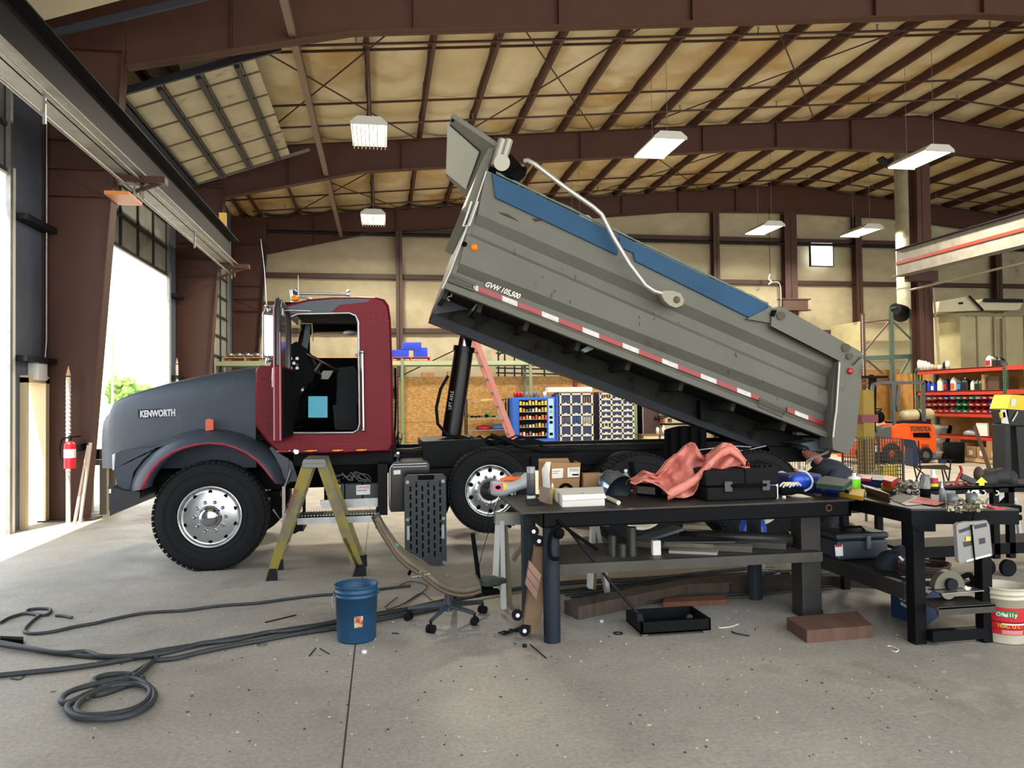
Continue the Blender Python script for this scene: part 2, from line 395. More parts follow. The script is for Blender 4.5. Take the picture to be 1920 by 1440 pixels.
# little high window
wn_ = M(); wn_.box(16.0, 16.9, 26.58, 26.62, 6.62, 7.48)
w1 = tag(wn_.build('window_1', emat('lit_window', 'f4fbff', 3.2)), kind='structure')
fr = M()
for a in ((15.97, 16.0, 6.59, 7.51), (16.9, 16.93, 6.59, 7.51), (16, 16.9, 6.59, 6.62), (16, 16.9, 7.48, 7.51)): fr.box(a[0], a[1], 26.55, 26.66, a[2], a[3])
fr.build('window_frame', DARKST, w1)
tag(M().box(34, 34.2, -2.5, 27.2, 0, 10).build('wall_right', WALLC), kind='structure')
# ---- left wall with three bay doors and a walk door
DARKW = mat('left_wall_shaded', '5f6675', .65, c2='494f5e', scale=1.0, bump=.15, bscale=5)  # shadow tone and bluish haze put into the wall's base colour
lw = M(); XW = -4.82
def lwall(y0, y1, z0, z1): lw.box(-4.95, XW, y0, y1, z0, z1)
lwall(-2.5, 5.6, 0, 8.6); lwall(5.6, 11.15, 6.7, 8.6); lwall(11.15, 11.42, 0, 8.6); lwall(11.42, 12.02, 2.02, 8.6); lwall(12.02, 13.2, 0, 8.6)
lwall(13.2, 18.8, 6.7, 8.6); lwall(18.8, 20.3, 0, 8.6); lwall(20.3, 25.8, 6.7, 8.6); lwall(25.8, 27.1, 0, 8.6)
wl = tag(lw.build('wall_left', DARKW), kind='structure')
for y0, y1 in ((11.15, 12.1), (12.3, 13.2), (18.8, 19.4), (19.6, 20.3)):
    for z in (2.3, 4.2, 6.1): M().box(XW, XW+.18, y0, y1, z-.04, z+.04).build('girt', DARKST, wl)
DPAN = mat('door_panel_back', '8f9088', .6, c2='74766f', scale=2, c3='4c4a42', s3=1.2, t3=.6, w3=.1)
DRIB = mat('door_rib', '30343b', .5, .3)
WHITEJ = mat('jamb_white', 'd9d7cd', .5)
def vdoor(n, y0, y1, zb, zt):
    d = M().box(-4.9, -4.85, y0, y1, zb, zt).build('door_%d' % n, DPAN); tag(d, kind='structure')
    r_ = M(); z = zb
    while z < zt - .05: r_.box(-4.85, -4.80, y0, y1, z, z+.06); z += .61
    y = y0
    k = 0
    while y <= y1+.01: r_.box(-4.85, -4.81, y-.03, y+.03, zb, zt); y += (y1-y0)/5
    r_.build('door_rib', DRIB, d)
    M().box(-4.84, -4.80, y0, y1, zb-.035, zb).build('weather_strip', WHITEJ, d)
    for y, s_ in ((y0, -1), (y1, 1)):
        t = M(); t.box(-4.82, -4.76, y-.02 if s_ < 0 else y-.05, y+.05 if s_ < 0 else y+.02, 0, 6.55); t.build('door_track', GALV if s_ > 0 else DRIB, d)
        M().box(-4.97, -4.78, y+s_*.02 if s_ > 0 else y-.14, y+.14 if s_ > 0 else y-.02, 0, zb+.1 if n < 3 else 5).build('door_jamb', WHITEJ, d)
    return d
vdoor(1, 5.75, 11.0, 4.72, 6.7); d2 = vdoor(2, 13.35, 18.65, 4.6, 6.5); vdoor(3, 20.5, 25.6, .02, 6.7)
# upper sections of door 2 lying on the sloping tracks
A0, A1 = Vector((-4.55, 13.5, 6.62)), Vector((-2.08, 13.5, 7.53)); DX = (A1 - A0); nrm = Vector((-DX.z, 0, DX.x)).normalized()
ov = M(); ov.add([A0, A1, A1+Vector((0,5.1,0)), A0+Vector((0,5.1,0))] + [p + nrm*.05 for p in (A0, A1, A1+Vector((0,5.1,0)), A0+Vector((0,5.1,0)))], [(0,1,2,3),(7,6,5,4),(0,4,5,1),(1,5,6,2),(2,6,7,3),(3,7,4,0)])
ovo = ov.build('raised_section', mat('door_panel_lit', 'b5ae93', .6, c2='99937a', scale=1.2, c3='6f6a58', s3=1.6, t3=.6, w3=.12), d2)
rb = M()
for k in range(4):
    q = A0 + DX*(k+.5)/4 - nrm*.04
    rb.bar(q, q + Vector((0, 5.1, 0)), .09, .07, up=nrm)
    rb.bar(q+DX*.035, q+DX*.035 + Vector((0, 5.1, 0)), .02, .1, up=nrm)
rb.build('strut', DRIB, d2)
sm_ = M()
for k in range(5):
    y = .5 + k*1.02; sm_.bar(A0 + Vector((0, y, 0)) - nrm*.01, A1 + Vector((0, y, 0)) - nrm*.01, .04, .02, up=nrm)
sm_.build('stile', mat('brown_stile', '5b463e', .6), d2)
for y in (-.12, 5.22):
    q = M(); q.bar(A0 + Vector((-.1, y, 0)), A1 + DX*.18 + Vector((0, y, 0)), .05, .12 if y < 0 else .06, up=nrm); q.build('sloping_track', GALV if y > 0 else DRIB, d2)
# dock track of first door up top left
d1 = [o for o in bpy.data.objects if o.name == 'door_1'][0]
for y in (5.5, 11.25):
    M().bar((-4.7, y, 6.62), (-1.9, y, 7.55), .05, .1).build('sloping_track', DRIB, d1)
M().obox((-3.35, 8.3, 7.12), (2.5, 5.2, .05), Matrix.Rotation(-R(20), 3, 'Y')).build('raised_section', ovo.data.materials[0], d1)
# walk door frame
wd = M(); wd.box(-4.97, -4.74, 11.36, 11.44, 0, 2.05); wd.box(-4.97, -4.74, 11.98, 12.1, 0, 2.05); wd.box(-4.97, -4.74, 11.36, 12.1, 1.98, 2.08)
tag(wd.build('door_4', mat('cream_frame', 'c9b894', .5)), kind='structure')
M().obox((-5.28, 12.0, 1.0), (.6, .045, 1.95), Matrix.Rotation(R(8), 3, 'Z')).build('door_leaf', WHITEJ, bpy.data.objects['door_4'])
M().cyl((-5.45, 11.95, 1.0), (-5.45, 11.88, 1.0), .03).build('door_handle', DARKST, bpy.data.objects['door_4'])
# ---- crane runway beams
def runway(x, y0, y1, z0, z1, w_, lab, red=False):
    r = thing('crane_runway_beam', (x, (y0+y1)/2, z0), lab, 'beam')
    RB = mat('runway_steel_lit', '8f8a82', .6, 0, c2='6e6a64', scale=3); DW = mat('runway_steel_shade', '16181c', .6, spec=.2)  # one steel: floor bounce painted into the pale tone, shade into the dark
    M().box(x-w_/2, x+w_/2, y0, y1, z0, z0+.02).build('bottom_flange', RB, r); M().box(x-.01, x+.01, y0, y1, z0, z1).build('web', DW if not red else RB, r)
    M().box(x-w_*.45, x+w_*.45, y0, y1, z1-.02, z1).build('top_flange', DW, r)
    if red: M().box(x-.05, x-.012, y0, y1, (z0+z1)/2-.04, (z0+z1)/2+.04).build('conductor_strip', mat('red_strip', '8a3020', .5), r)
    return r
runway(-3.66, -2.4, 19.9, 5.08, 5.72, .42, 'long dark crane runway beam high along the left wall')
runway(14.3, -2.4, 19.4, 5.0, 5.75, .35, 'long crane runway beam with red strip high on the right', True)
cp = thing('conductor_pipe', (-3.55, 8, 4.8), 'thin pale pipe hung below the left crane runway beam', 'pipe')
M().cyl((-3.62, -2.4, 4.84), (-3.62, 19.8, 4.84), .022, n=8).build('pipe', GALV, cp); M().cyl((-3.5, -2.4, 5.0), (-3.5, 19.8, 5.0), .014, n=8).build('conduit', GALV, cp)
for y in (9.0, 12.1, 15.8, 19.6):
    h = M(); h.box(-3.6, -3.57, y, y+.03, 4.72, 5.1); h.build('hanger', GALV, cp)
cq = thing('air_line', (14.2, 8, 4.7), 'pale pipe sloping under the right hand crane beam', 'pipe')
M().cyl((14.1, 2, 4.85), (14.6, 19.3, 4.62), .03, n=8).build('pipe', mat('dull_pipe', '8a8676', .5), cq)
M().cyl((14.1, 8, 4.85), (14.1, 8, 5.1), .015, n=8).build('hanger', GALV, cq); M().cyl((14.3, 14, 4.7), (14.3, 14, 5.05), .015, n=8).build('hanger', GALV, cq)
mo = thing('hung_channel', (-1.3, 12, 7.3), 'long brown channel hung under the rafters running to the back wall', 'beam')
M().box(-1.36, -1.25, -2.4, 26.7, 7.28, 7.38).build('channel', mat('brown_channel', '6b5a4c', .55), mo)
for y in (12.15, 19.5, 26.6): M().box(-1.33, -1.28, y-.03, y+.03, 7.38, botz(-1.3)+.01).build('hanger', STEEL, mo)
# ---- high bay lights
LT = [(-.2, 15.8), (6.0, 15.8), (12.3, 15.8), (-.2, 23.1), (6.0, 23.1), (12.3, 23.1), (15.75, 23.1)]
LLAB = ['high bay light nearest the blue sky doors with a slatted guard', 'high bay light right above the tarp arm of the raised body', 'brightest high bay light just before the round duct',
        'far high bay light with slatted guard above the red cab', 'small far high bay light half hidden by the blue top board', 'far high bay light left of the small bright window', 'far high bay light above the small bright window']
HOUS = mat('light_housing', 'c8c8c2', .4, .2)
TUBE = emat('light_tube', 'fff0cc', 7)
for i, (x, y) in enumerate(LT):
    r = thing('high_bay_light', (x, y, 7.1), LLAB[i], 'light', 'high bay lights under the roof')
    z = 7.14; L_ = .65; W_ = .36
    h = M(); h.add([(x+a*W_*k, y+b_*L_, z+c2_) for c2_, k in ((0, 1), (.11, .62)) for a, b_ in ((-1,-1),(1,-1),(1,1),(-1,1))], [(4,5,6,7),(0,4,5,1)[::-1],(1,5,6,2)[::-1],(2,6,7,3)[::-1],(3,7,4,0)[::-1]])
    h.box(x-W_, x-W_+.012, y-L_, y+L_, z-.03, z); h.box(x+W_-.012, x+W_, y-L_, y+L_, z-.03, z); h.build('housing', HOUS, r)
    for k in range(4):
        tx = x - .26 + k*.173
        M().box(tx-.062, tx+.062, y-L_+.03, y+L_-.03, z-.012, z-.004).build('tube', TUBE, r)
    for s_ in (-1, 1):
        e = M().add([(x-W_, y+s_*L_, z-.06), (x+W_, y+s_*L_, z-.06), (x+W_, y+s_*L_, z), (x+W_*.62, y+s_*L_, z+.11), (x-W_*.62, y+s_*L_, z+.11), (x-W_, y+s_*L_, z)], [(0,1,2,3,4,5)])
        e.build('end_plate', HOUS, r, solid=.01)
    if i in (0, 3):
        g_ = M()
        for k in range(9): xx = x - W_ + .04 + k*.08; g_.box(xx-.009, xx+.009, y-L_, y+L_, z-.12, z-.03)
        g_.build('guard', HOUS, r)
    for s_ in (-.45, .45): M().cyl((x, y+s_, z+.1), (x, y+s_, roofz(x)+.12), .006, n=5).build('hanging_wire', GALV, r)
    ld = bpy.data.lights.new('lamp', 'AREA'); ld.shape = 'RECTANGLE'; ld.size = .6; ld.size_y = 1.2; ld.energy = LAMP_W; ld.color = (1.0, .9, .72); ld.spread = R(170)
    lo = bpy.data.objects.new('lamp', ld); col.objects.link(lo); lo.parent = r; lo.location = (0, 0, -.12 if i in (0,3) else -.03)
# ---- outside
LEAF = mat('leaves', '7f9a45', .7, c2='3f6a1e', scale=3, bump=.6, bscale=4)
def tree(x, y, h, lab, s=0):
    rs = random.Random(s); r = thing('tree', (x, y, 0), lab, 'tree')
    M().cyl((x, y, -.1), (x, y, h*.5), .2, .12, n=8).build('trunk', mat('bark', '5b4630', .9), r)
    m = M()
    for k in range(16):
        a = rs.uniform(0, 6.28); q = rs.uniform(0, h*.3)
        m.sph((x+q*math.cos(a), y+q*math.sin(a), h*.6+rs.uniform(-.25, .3)*h), h*rs.uniform(.12, .22), 10)
    ob = m.build('crown', LEAF, r); t = bpy.data.textures.new('n', 'CLOUDS'); t.noise_scale = .3
    ob.modifiers.new('u', 'SUBSURF').render_levels = 2; md = ob.modifiers.new('d', 'DISPLACE'); md.texture = t; md.strength = 1.1
for i, (px, Y, h, lab) in enumerate(((105, 45, 4.6, 'sunlit green tree seen through the narrow walk door'), (225, 90, 4.6, 'leftmost pale green tree beyond the second bay door'), (262, 94, 4.2, 'low pale green tree beyond the hood tip'), (300, 92, 3.4, 'rightmost pale green tree just above the hood'))):
    p = PY(px if i else 42, 760, Y); tree(p.x, Y, h, lab, i)
p = PY(211, 760, 60); up = M().cyl((p.x, 60, -.1), (p.x, 60, 7), .12, .09, n=8); tag(up.build('utility_pole', mat('pole_wood', '8a7d6a', .8)), 'thin grey utility pole standing far outside the second bay door', 'pole')
p = PZ(52, 940, -.03); M_ = M().cyl((p.x, p.y, -.03), (p.x, p.y, 1.1), .09, n=12).sph((p.x, p.y, 1.1), .09)
tag(M_.build('bollard', mat('yellow_paint', 'e6d21a', .5)), 'yellow bollard outside the narrow walk door', 'bollard')
# ================================================================ DUMP TRUCK
MAROON = mat('maroon_paint', '6e0b1d', .42, c2='600818', scale=3, spec=.18)
PRIMER = mat('hood_primer', '343e49', .45, c2='2d3640', scale=2.2, contrast=.6, c3='3d4753', s3=5, t3=.62, w3=.1, bump=.03, bscale=3)
REDSTR = mat('faded_red_edge', '9c2f40', .5, c2='7d2433', scale=12)
GREYB = mat('body_grey', '66665d', .6, spec=.3, c2='5d5d55', scale=1.5, c3='57534b', s3=2.5, t3=.62, w3=.08)
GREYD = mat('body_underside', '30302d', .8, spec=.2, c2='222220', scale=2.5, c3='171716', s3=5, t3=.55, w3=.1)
BLUEB = mat('blue_board', '214c6e', .65, spec=.3, c2='1b4260', scale=2, c3='163a56', s3=14, t3=.68, w3=.03)
TIRE = mat('tire', '1a1b1d', .8, spec=.2, c2='131416', scale=6, bump=.06, bscale=30)
AMBER = mat('amber_lens', 'e07a14', .25, emit='e07a14', estr=.12)
REDLENS = mat('red_lens', 'a81c20', .25)
GLASS = mat('cab_glass', 'a9c0bc', .05, alpha=.35)
INTER = mat('cab_interior', '0b0e10', .8, c2='070809', scale=5, spec=.1)
MIRR = mat('mirror_glass', 'a8aeb2', .3, .8)
truck = thing('dump_truck', (1.5, 9.2, 0), 'red and dark grey dump truck with its grey body raised', 'dump truck')
YN = 8.1; YF = 10.3
# ---- cab
rs = pp([(481,800),(481,694),(486,688),(507,686),(514,650),(523,600),(529,582),(541,572),(580,562),(625,558),(665,557),(705,558),(721,562),(729,573),(733,600),(736,687),(738,835),(732,847),(640,851),(560,852),(522,848),(503,830)], YN+.12)
o_ = truck
cabp = [(p.x, p.z) for p in rs]
hole = pp([(543,806),(541,790),(541,606),(545,594),(558,589),(655,587),(667,592),(672,604),(674,795),(671,806),(662,811),(548,812)], YN)
hp = [(p.x, p.z) for p in hole]
def cab_mesh(which):
    m = M(); N = len(cabp); cx = sum(p[0] for p in cabp)/N; cz = 1.9
    def sc_p(p, s): return (cx + (p[0]-cx)*s, cz + (p[1]-cz)*s)
    # near/far skins with a door hole: bridge outer ring (resampled) to hole ring by angle
    hcx = sum(p[0] for p in hp)/len(hp); hcz = sum(p[1] for p in hp)/len(hp)
    def rayhit(poly, a):
        dx, dz = math.cos(a), math.sin(a); best = 0
        for i in range(len(poly)):
            x1, z1 = poly[i][0]-hcx, poly[i][1]-hcz; x2, z2 = poly[(i+1) % len(poly)][0]-hcx, poly[(i+1) % len(poly)][1]-hcz
            den = dx*(z2-z1) - dz*(x2-x1)
            if abs(den) < 1e-9: continue
            t = (x1*(z2-z1) - z1*(x2-x1))/den; u = (x1*dz - z1*dx)/den
            if t > 0 and -1e-6 <= u <= 1+1e-6: best = max(best, t)
        return (hcx+dx*best, hcz+dz*best)
    angs = sorted(set([round(math.atan2(p[1]-hcz, p[0]-hcx), 5) for p in cabp+hp] + [round(-PI + 2*PI*i/72, 5) for i in range(72)]))
    O = [rayhit(cabp, a) for a in angs]; H = [rayhit(hp, a) for a in angs]; n = len(angs)
    O2 = [sc_p(p, .965) for p in O]
    for sgn, y0, y1 in (((1, YN, YN+.12), (-1, YF, YF-.12))[which],):
        vs = [(p[0], y0, p[1]) for p in H] + [(p[0], y0, p[1]) for p in O2]
        m.add(vs, [((i, (i+1) % n, n+(i+1) % n, n+i) if sgn < 0 else (i, n+i, n+(i+1) % n, (i+1) % n)) for i in range(n)], False)
        vs = [(p[0], y0, p[1]) for p in O2] + [(p[0], (y0+y1)/2-sgn*.035, sc_p(p, .99)[1]) if 0 else (sc_p(p, .992)[0], y0+sgn*.035, sc_p(p, .992)[1]) for p in O] + [(p[0], y1, p[1]) for p in O]
        m.add(vs, [(k*n+i, k*n+(i+1) % n, (k+1)*n+(i+1) % n, (k+1)*n+i) for k in (0, 1) for i in range(n)], True)
        # door jamb return
        vs = [(p[0], y0, p[1]) for p in H] + [(p[0], y0+sgn*.09, p[1]) for p in H]
        m.add(vs, [(i, (i+1) % n, n+(i+1) % n, n+i) for i in range(n)], True)
    return m, O
cm, CO = cab_mesh(0)
cab = cm.build('cab_side', MAROON, truck)
cab_mesh(1)[0].build('cab_side', MAROON, truck)
# roof/back/front skins (leave windshield + rear window open)
n = len(cabp); sk = M(); prim = M()
for i in range(n):
    a, b_ = cabp[i], cabp[(i+1) % n]
    if i in (3, 4, 5): continue           # windshield opening
    tgt = sk
    if a[1] > 2.6 and i in (6, 7, 8, 9, 10): tgt = prim
    tgt.add([(a[0], YN+.1, a[1]), (b_[0], YN+.1, b_[1]), (b_[0], YF-.1, b_[1]), (a[0], YF-.1, a[1])], [(0,1,2,3)], True)
sk.build('cab_skin', MAROON, cab); 
# grey primed roof patch follows the roof edge
def band(pxs_top, pxs_bot, Y, dy=0.0):
    A_ = pp(pxs_top, Y); B_ = pp(pxs_bot, Y); return A_, B_
tp = [(525,583),(541,571),(580,561.5),(625,557.5),(665,556.5),(695,557.3)]; bt = [(534,588),(548,588),(585,587),(620,586),(636,572),(690,566)]
A_ = pp(tp, YN-.004); B_ = pp(bt, YN-.004); pr_ = M()
for i in range(5): pr_.add([B_[i], B_[i+1], A_[i+1]+Vector((0,.0,-.02)), A_[i]+Vector((0,0,-.02))], [(0,1,2,3)])
C_ = [Vector((a.x, YN+.125, a.z+.01)) for a in A_]
for i in range(5): pr_.add([A_[i]+Vector((0,0,-.02)), A_[i+1]+Vector((0,0,-.02)), C_[i+1], C_[i]], [(0,1,2,3)], True)
for i in range(5): pr_.add([C_[i], C_[i+1], (C_[i+1].x, YF-.12, C_[i+1].z+.01), (C_[i].x, YF-.12, C_[i].z+.01)], [(0,1,2,3)], True)
pr_.build('roof_primer', PRIMER, truck)
# chrome door trim
tr = M(); tr.tube([p + Vector((0, -.012, 0)) for p in hole], .013, n=6, closed=True); tr.build('door_trim', ALU, truck)
# grab handle, vertical seams, rivets
gh = M(); a, b_ = PY(679, 660, YN-.06), PY(681, 806, YN-.06); gh.cyl(a, b_, .016); gh.cyl(a, a+Vector((0,.07,0)), .02); gh.cyl(b_, b_+Vector((0,.07,0)), .02); gh.sph(a, .024); gh.sph(b_, .024)
gh.build('grab_handle', CHROME, truck)
rv = M()
for (x0, y0, x1, y1, k) in ((503,706,503,815,11),(488,710,500,712,4),(695,588,728,588,5),(695,598,728,598,4),(505,832,560,828,7),(538,822,565,824,5),(596,815,640,816,4),(484,692,484,770,1)):
    for i in range(k):
        t = i/max(1, k-1); p = PY(x0+(x1-x0)*t, y0+(y1-y0)*t, YN); rv.sph(p, .006, 6)
rv.build('rivets', MAROON, cab)
sm = M(); sm.bar(PY(691,575,YN-.002), PY(691,820,YN-.002), .004, .003); sm.bar(PY(510,833,YN-.002), PY(737,832,YN-.002), .004, .004); sm.bar(PY(690,601,YN-.002), PY(733,601,YN-.002), .004, .004); sm.bar(PY(728,620,YN-.003), PY(731,700,YN-.003), .012, .005)
sm.build('panel_seams', mat('seam_dark', '4a0f1b', .5), cab)
# interior
itr = M(); X0, X1 = cabp[0][0]+.12, hp[7][0]+.30
zf = 1.34
itr.box(-1.25, .0, YN+.1, YF-.1, zf-.06, zf); 
itr.build('cab_floor', INTER, truck)
wal = M(); fx = .02                                        # far wall with window, back wall
wl0, wl1, wz0, wz1 = PY(578,0,YF-.05).x, PY(673,0,YF-.05).x, PY(600,672,YF-.05).z, PY(600,622,YF-.05).z
xa, xb = -1.9, .05
zt_ = 2.68
wal.box(xa+.9, wl0, YF-.14, YF-.1, zf, zt_); wal.box(wl1, xb, YF-.14, YF-.1, zf, zt_); wal.box(wl0, wl1, YF-.14, YF-.1, zf, wz0); wal.box(wl0, wl1, YF-.14, YF-.1, wz1, zt_)
wal.box(xb-.02, xb+.02, YN+.12, YF-.12, zf, 2.66); wal.box(-1.05, xb, YN+.1, YF-.1, 2.66, 2.7)
wal.build('interior_trim', INTER, truck)
# the lit spot: windows low in the far door
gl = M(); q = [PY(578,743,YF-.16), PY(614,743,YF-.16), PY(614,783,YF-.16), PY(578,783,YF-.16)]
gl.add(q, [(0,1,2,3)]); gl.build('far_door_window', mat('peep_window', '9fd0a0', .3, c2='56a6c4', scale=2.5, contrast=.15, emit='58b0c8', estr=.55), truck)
g2 = M(); q = [PY(596,711,YF-.5), PY(606,695,YF-.5), PY(625,695,YF-.5), PY(618,708,YF-.5), PY(615,711,YF-.5)]
g2.add(q, [(0,1,2,3,4)]); g2.build('dash_card', PAPER, truck)
seat = M(); seat.prism(pp([(632,690),(664,686),(669,700),(671,765),(645,775),(630,765),(632,720)], 8.9), (0, .55, 0)); seat.prism(pp([(624,760),(668,752),(670,806),(628,806)], 8.8), (0, .6, 0)); so = seat.build('seat', mat('seat_cloth', '22262b', .85), truck, bevel=.03)
dash = M(); dash.prism(pp([(541,648),(556,640),(570,655),(590,698),(586,716),(562,728),(554,790),(541,806)], 8.5), (0, 1.0, 0)); dash.build('dashboard', INTER, truck, bevel=.02)
st_ = M(); c = PY(602, 676, 8.62); ax = Vector((-.42, 0, .9)).normalized()
a_, b_ = PY(571,661,8.62), PY(634,695,8.62); dirv = (b_-a_).normalized(); rad = (b_-a_).length/2; c = (a_+b_)/2; up_ = Vector((0,1,0))
st_.tube([c + dirv*rad*math.cos(t) + up_*rad*math.sin(t) for t in [2*PI*i/28 for i in range(28)]], .014, n=8, closed=True)
nn = dirv.cross(up_).normalized()
for t in (0, 2.1, 4.2): st_.bar(c, c + dirv*rad*math.cos(t)+up_*rad*math.sin(t), .025, .01, up=nn)
st_.cyl(c, c + Vector((-.25, 0, -.35)), .03); st_.build('steering_wheel', mat('wheel_brown', '3a2520', .25), truck)
pil = M(); pil.bar(PY(563,705,YF-.3), PY(578,610,YF-.3), .09, .06); pil.build('far_pillar', mat('pillar_grey', '53646c', .5), truck)
it2 = M(); it2.sph(PY(657,624,9.2), .085, 12, sc_=(1,1,.35)); it2.build('dome_lamp', WHITEP, truck)
it3 = M(); p = PY(552,728,8.5); it3.sph(PY(567,731,8.48), .016, 8); it3.build('gear_knob', WHITEP, truck)
for k in range(9):
    p = PY(545+6*(k % 3), 672+9*(k//3)+3*(k % 2), 8.45); M().cyl(p, p+Vector((0,.02,0)), .017, n=10).build('gauge', CHROME if k % 2 else WHITEP, truck)
M().add([PY(541,607,YN+.3), PY(560,612,YF-.4), PY(556,668,YF-.4), PY(541,665,YN+.3)], [(0,1,2,3)]).build('windshield', GLASS, truck)
lv = M(); lv.tube(pp([(560,606),(585,607),(586,628),(587,640)], 8.7), .008, n=6); lv.box(*[v for v in (PY(556,0,8.7).x, PY(560,0,8.7).x)], 8.68, 8.72, PY(556,616,8.7).z, PY(556,600,8.7).z); lv.build('mirror_arm_inside', mat('pale_green', 'a8b060', .5), truck)
# open door seen edge on
dX, dz0, dz1 = -.93, 1.30, 2.62
dr = M(); dr.prism([Vector((dX-.035, 8.08, dz0)), Vector((dX-.035, 8.08, 2.0)), Vector((dX-.035, 7.24, 2.0)), Vector((dX-.035, 7.24, dz0))], (.07, 0, 0))
door = dr.build('cab_door', [MAROON], truck, bevel=.012)
df = M(); df.tube([Vector((dX, y, z)) for y, z in ((8.06,2.0),(8.06,2.5),(7.98,2.58),(7.34,2.6),(7.26,2.52),(7.26,2.0))], .032, n=8); df.build('window_frame', mat('dark_trim', '3a3d40', .3, .4), door)
M().box(dX-.004, dX+.004, 7.28, 8.05, 2.0, 2.57).build('window_pane', mat('door_glass', '6a6660', .06, alpha=.55), door)
M().box(dX+.036, dX+.05, 7.28, 8.04, dz0+.03, 1.98).build('door_card', INTER, door)
cs = M(); cs.box(dX-.036, dX-.024, 7.225, 7.24, dz0+.02, 2.55); cs.box(dX+.018, dX+.028, 7.225, 7.24, dz0+.02, 2.3); cs.build('chrome_strip', mat('strip_pink', '9a6870', .4), door)
# mirror and brackets
mr = M(); ym = 7.5
mr.prism(pp([(495,590),(513,592),(513,667),(496,667)], ym), (0, .16, 0)); mo_ = mr.build('side_mirror', CHROME, truck, bevel=.015)
M().prism(pp([(500,594),(510,594),(509,660),(500,660)], ym-.003), (0, .002, 0)).build('mirror_glass', MIRR, mo_)
br = M()
for l in (((493,672),(493,588),(498,578),(512,580)), ((502,583),(545,582),(583,583)), ((510,590),(522,578),(528,572)), ((506,668),(512,640),(524,600)), ((511,667),(521,625),(527,596)), ((497,670),(504,676),(518,672)), ((499,673),(499,683)), ((530,573),(530,590))): br.tube(pp(l, ym+.1), .009, n=6)
br.sph(PY(506,581,ym), .03); br.sph(PY(504,674,ym), .03); br.build('mirror_bracket', ALU, truck)
hd = M(); hd.tube(pp([(514,690),(513,712)], YN-.02), .022, n=8); hd.cyl(PY(513,712,YN-.02), PY(512,726,YN-.02), .02, .012); hd.build('intake_horn', mat('pinkish_chrome', 'c8a0a8', .25, .7), truck)
# antennas, roof horns, marker
an = M(); an.cyl(PY(500,572,ym+.1), PY(496,505,ym+.1), .007, .004, n=6); an.cyl(PY(496,505,ym+.1), PY(489,448,ym+.1), .004, .002, n=6); an.sph(PY(500,573,ym+.1), .02, 8)
an.build('antenna', ALU, truck); M().cyl(PY(560,556,8.6), PY(559,516,8.6), .005, .003, n=6).build('antenna', ALU, truck)
hn = M(); hn.cyl(PY(549,550,8.7), PY(651,552,8.7), .014, .014, n=8); hn.cyl(PY(547,544,8.7), PY(549,567,8.7), .025, .02); hn.cyl(PY(560,548,8.7), PY(553,545,8.7), .02, .045); hn.cyl(PY(649,552,8.7), PY(656,552,8.7), .02, .05); hn.bar(PY(652,543,8.7), PY(654,560,8.7), .04, .03); hn.tube(pp([(562,556),(575,558),(586,562)], 8.65), .012); hn.build('air_horn', ALU, truck)
M().sph(PY(553,560,8.45), .045, 12, sc_=(1.1,1,.7)).build('cab_marker_light', AMBER, truck)
for i, px in enumerate((532, 582, 631, 676)):
    p = PY(px, 846 - i*.7, YN-.012); b_ = M(); b_.sph(p, .07, 14, sc_=(1.05,.2,.22)); lb = b_.build('step_light_bezel', CHROME, truck)
    M().sph(p + Vector((0,-.012,0)), .05, 12, sc_=(1.05,.25,.22)).build('lens', AMBER if i else REDP, lb)
M().lathe(PY(556,847,YN), (0,-1,0), [(0,.02),(.025,.02),(.035,.012),(.036,0)], 6, smooth=False).build('step_badge', CHROME, truck)
# ---- hood
ST = [(483,690,8.22),(460,692,8.24),(430,697,8.27),(390,704,8.31),(350,712,8.36),(310,721,8.41),(270,732,8.46),(240,741,8.50),(222,749,8.53),(212,757,8.56),(207,766,8.60)]
rings = []
for k, (px, py, yn) in enumerate(ST):
    p = PY(px, py, yn+.12); zt = p.z; x = p.x; zb = 1.0; e = .0
    if k == len(ST)-1: zt -= .03
    cy = 9.22; r_ = []
    half = [(yn+.02, zb), (yn, zb+.25), (yn, zt-.30), (yn+.01, zt-.17), (yn+.05, zt-.06), (yn+.14, zt), (yn+.34, zt+.025), (cy, zt+.04)]
    r_ = half + [(2*cy-y, z) for y, z in half[:-1][::-1]]
    rings.append([(x, y, z) for y, z in r_])
lp = rings[-1]; rings.append([(lp[0][0]-.06, 9.22+(y-9.22)*.93, 1.0+(z-1.0)*.9) for _, y, z in lp])
hood = M(); hood.loft(rings, closed=False); hood.add(rings[-1], [tuple(range(len(rings[-1])))])
ho = hood.build('hood', PRIMER, truck)
# hood rear edge gap
M().tube([Vector(v)+Vector((.01,0,0)) for v in rings[0][1:-1]], .014, n=6).build('cowl_seal', BLACKF, truck)
# emblem
p0 = PY(264, 776, 8.46); p1 = PY(328, 773, 8.41)
em = M(); em.bar(p0+Vector((-.02,-.012,0)), p1+Vector((.02,-.012,0)), .006, .085, up=(0,0,1)); eb = em.build('name_plate', DARKST, truck)
text('KENWORTH', .094, p0+Vector((0,-.024,-.034)), (p1-p0), (0,0,1), mat('letter_silver', 'b9bec4', .35), 'lettering', eb, depth=.012, sx=(p1-p0).length/.52, bold=.004)
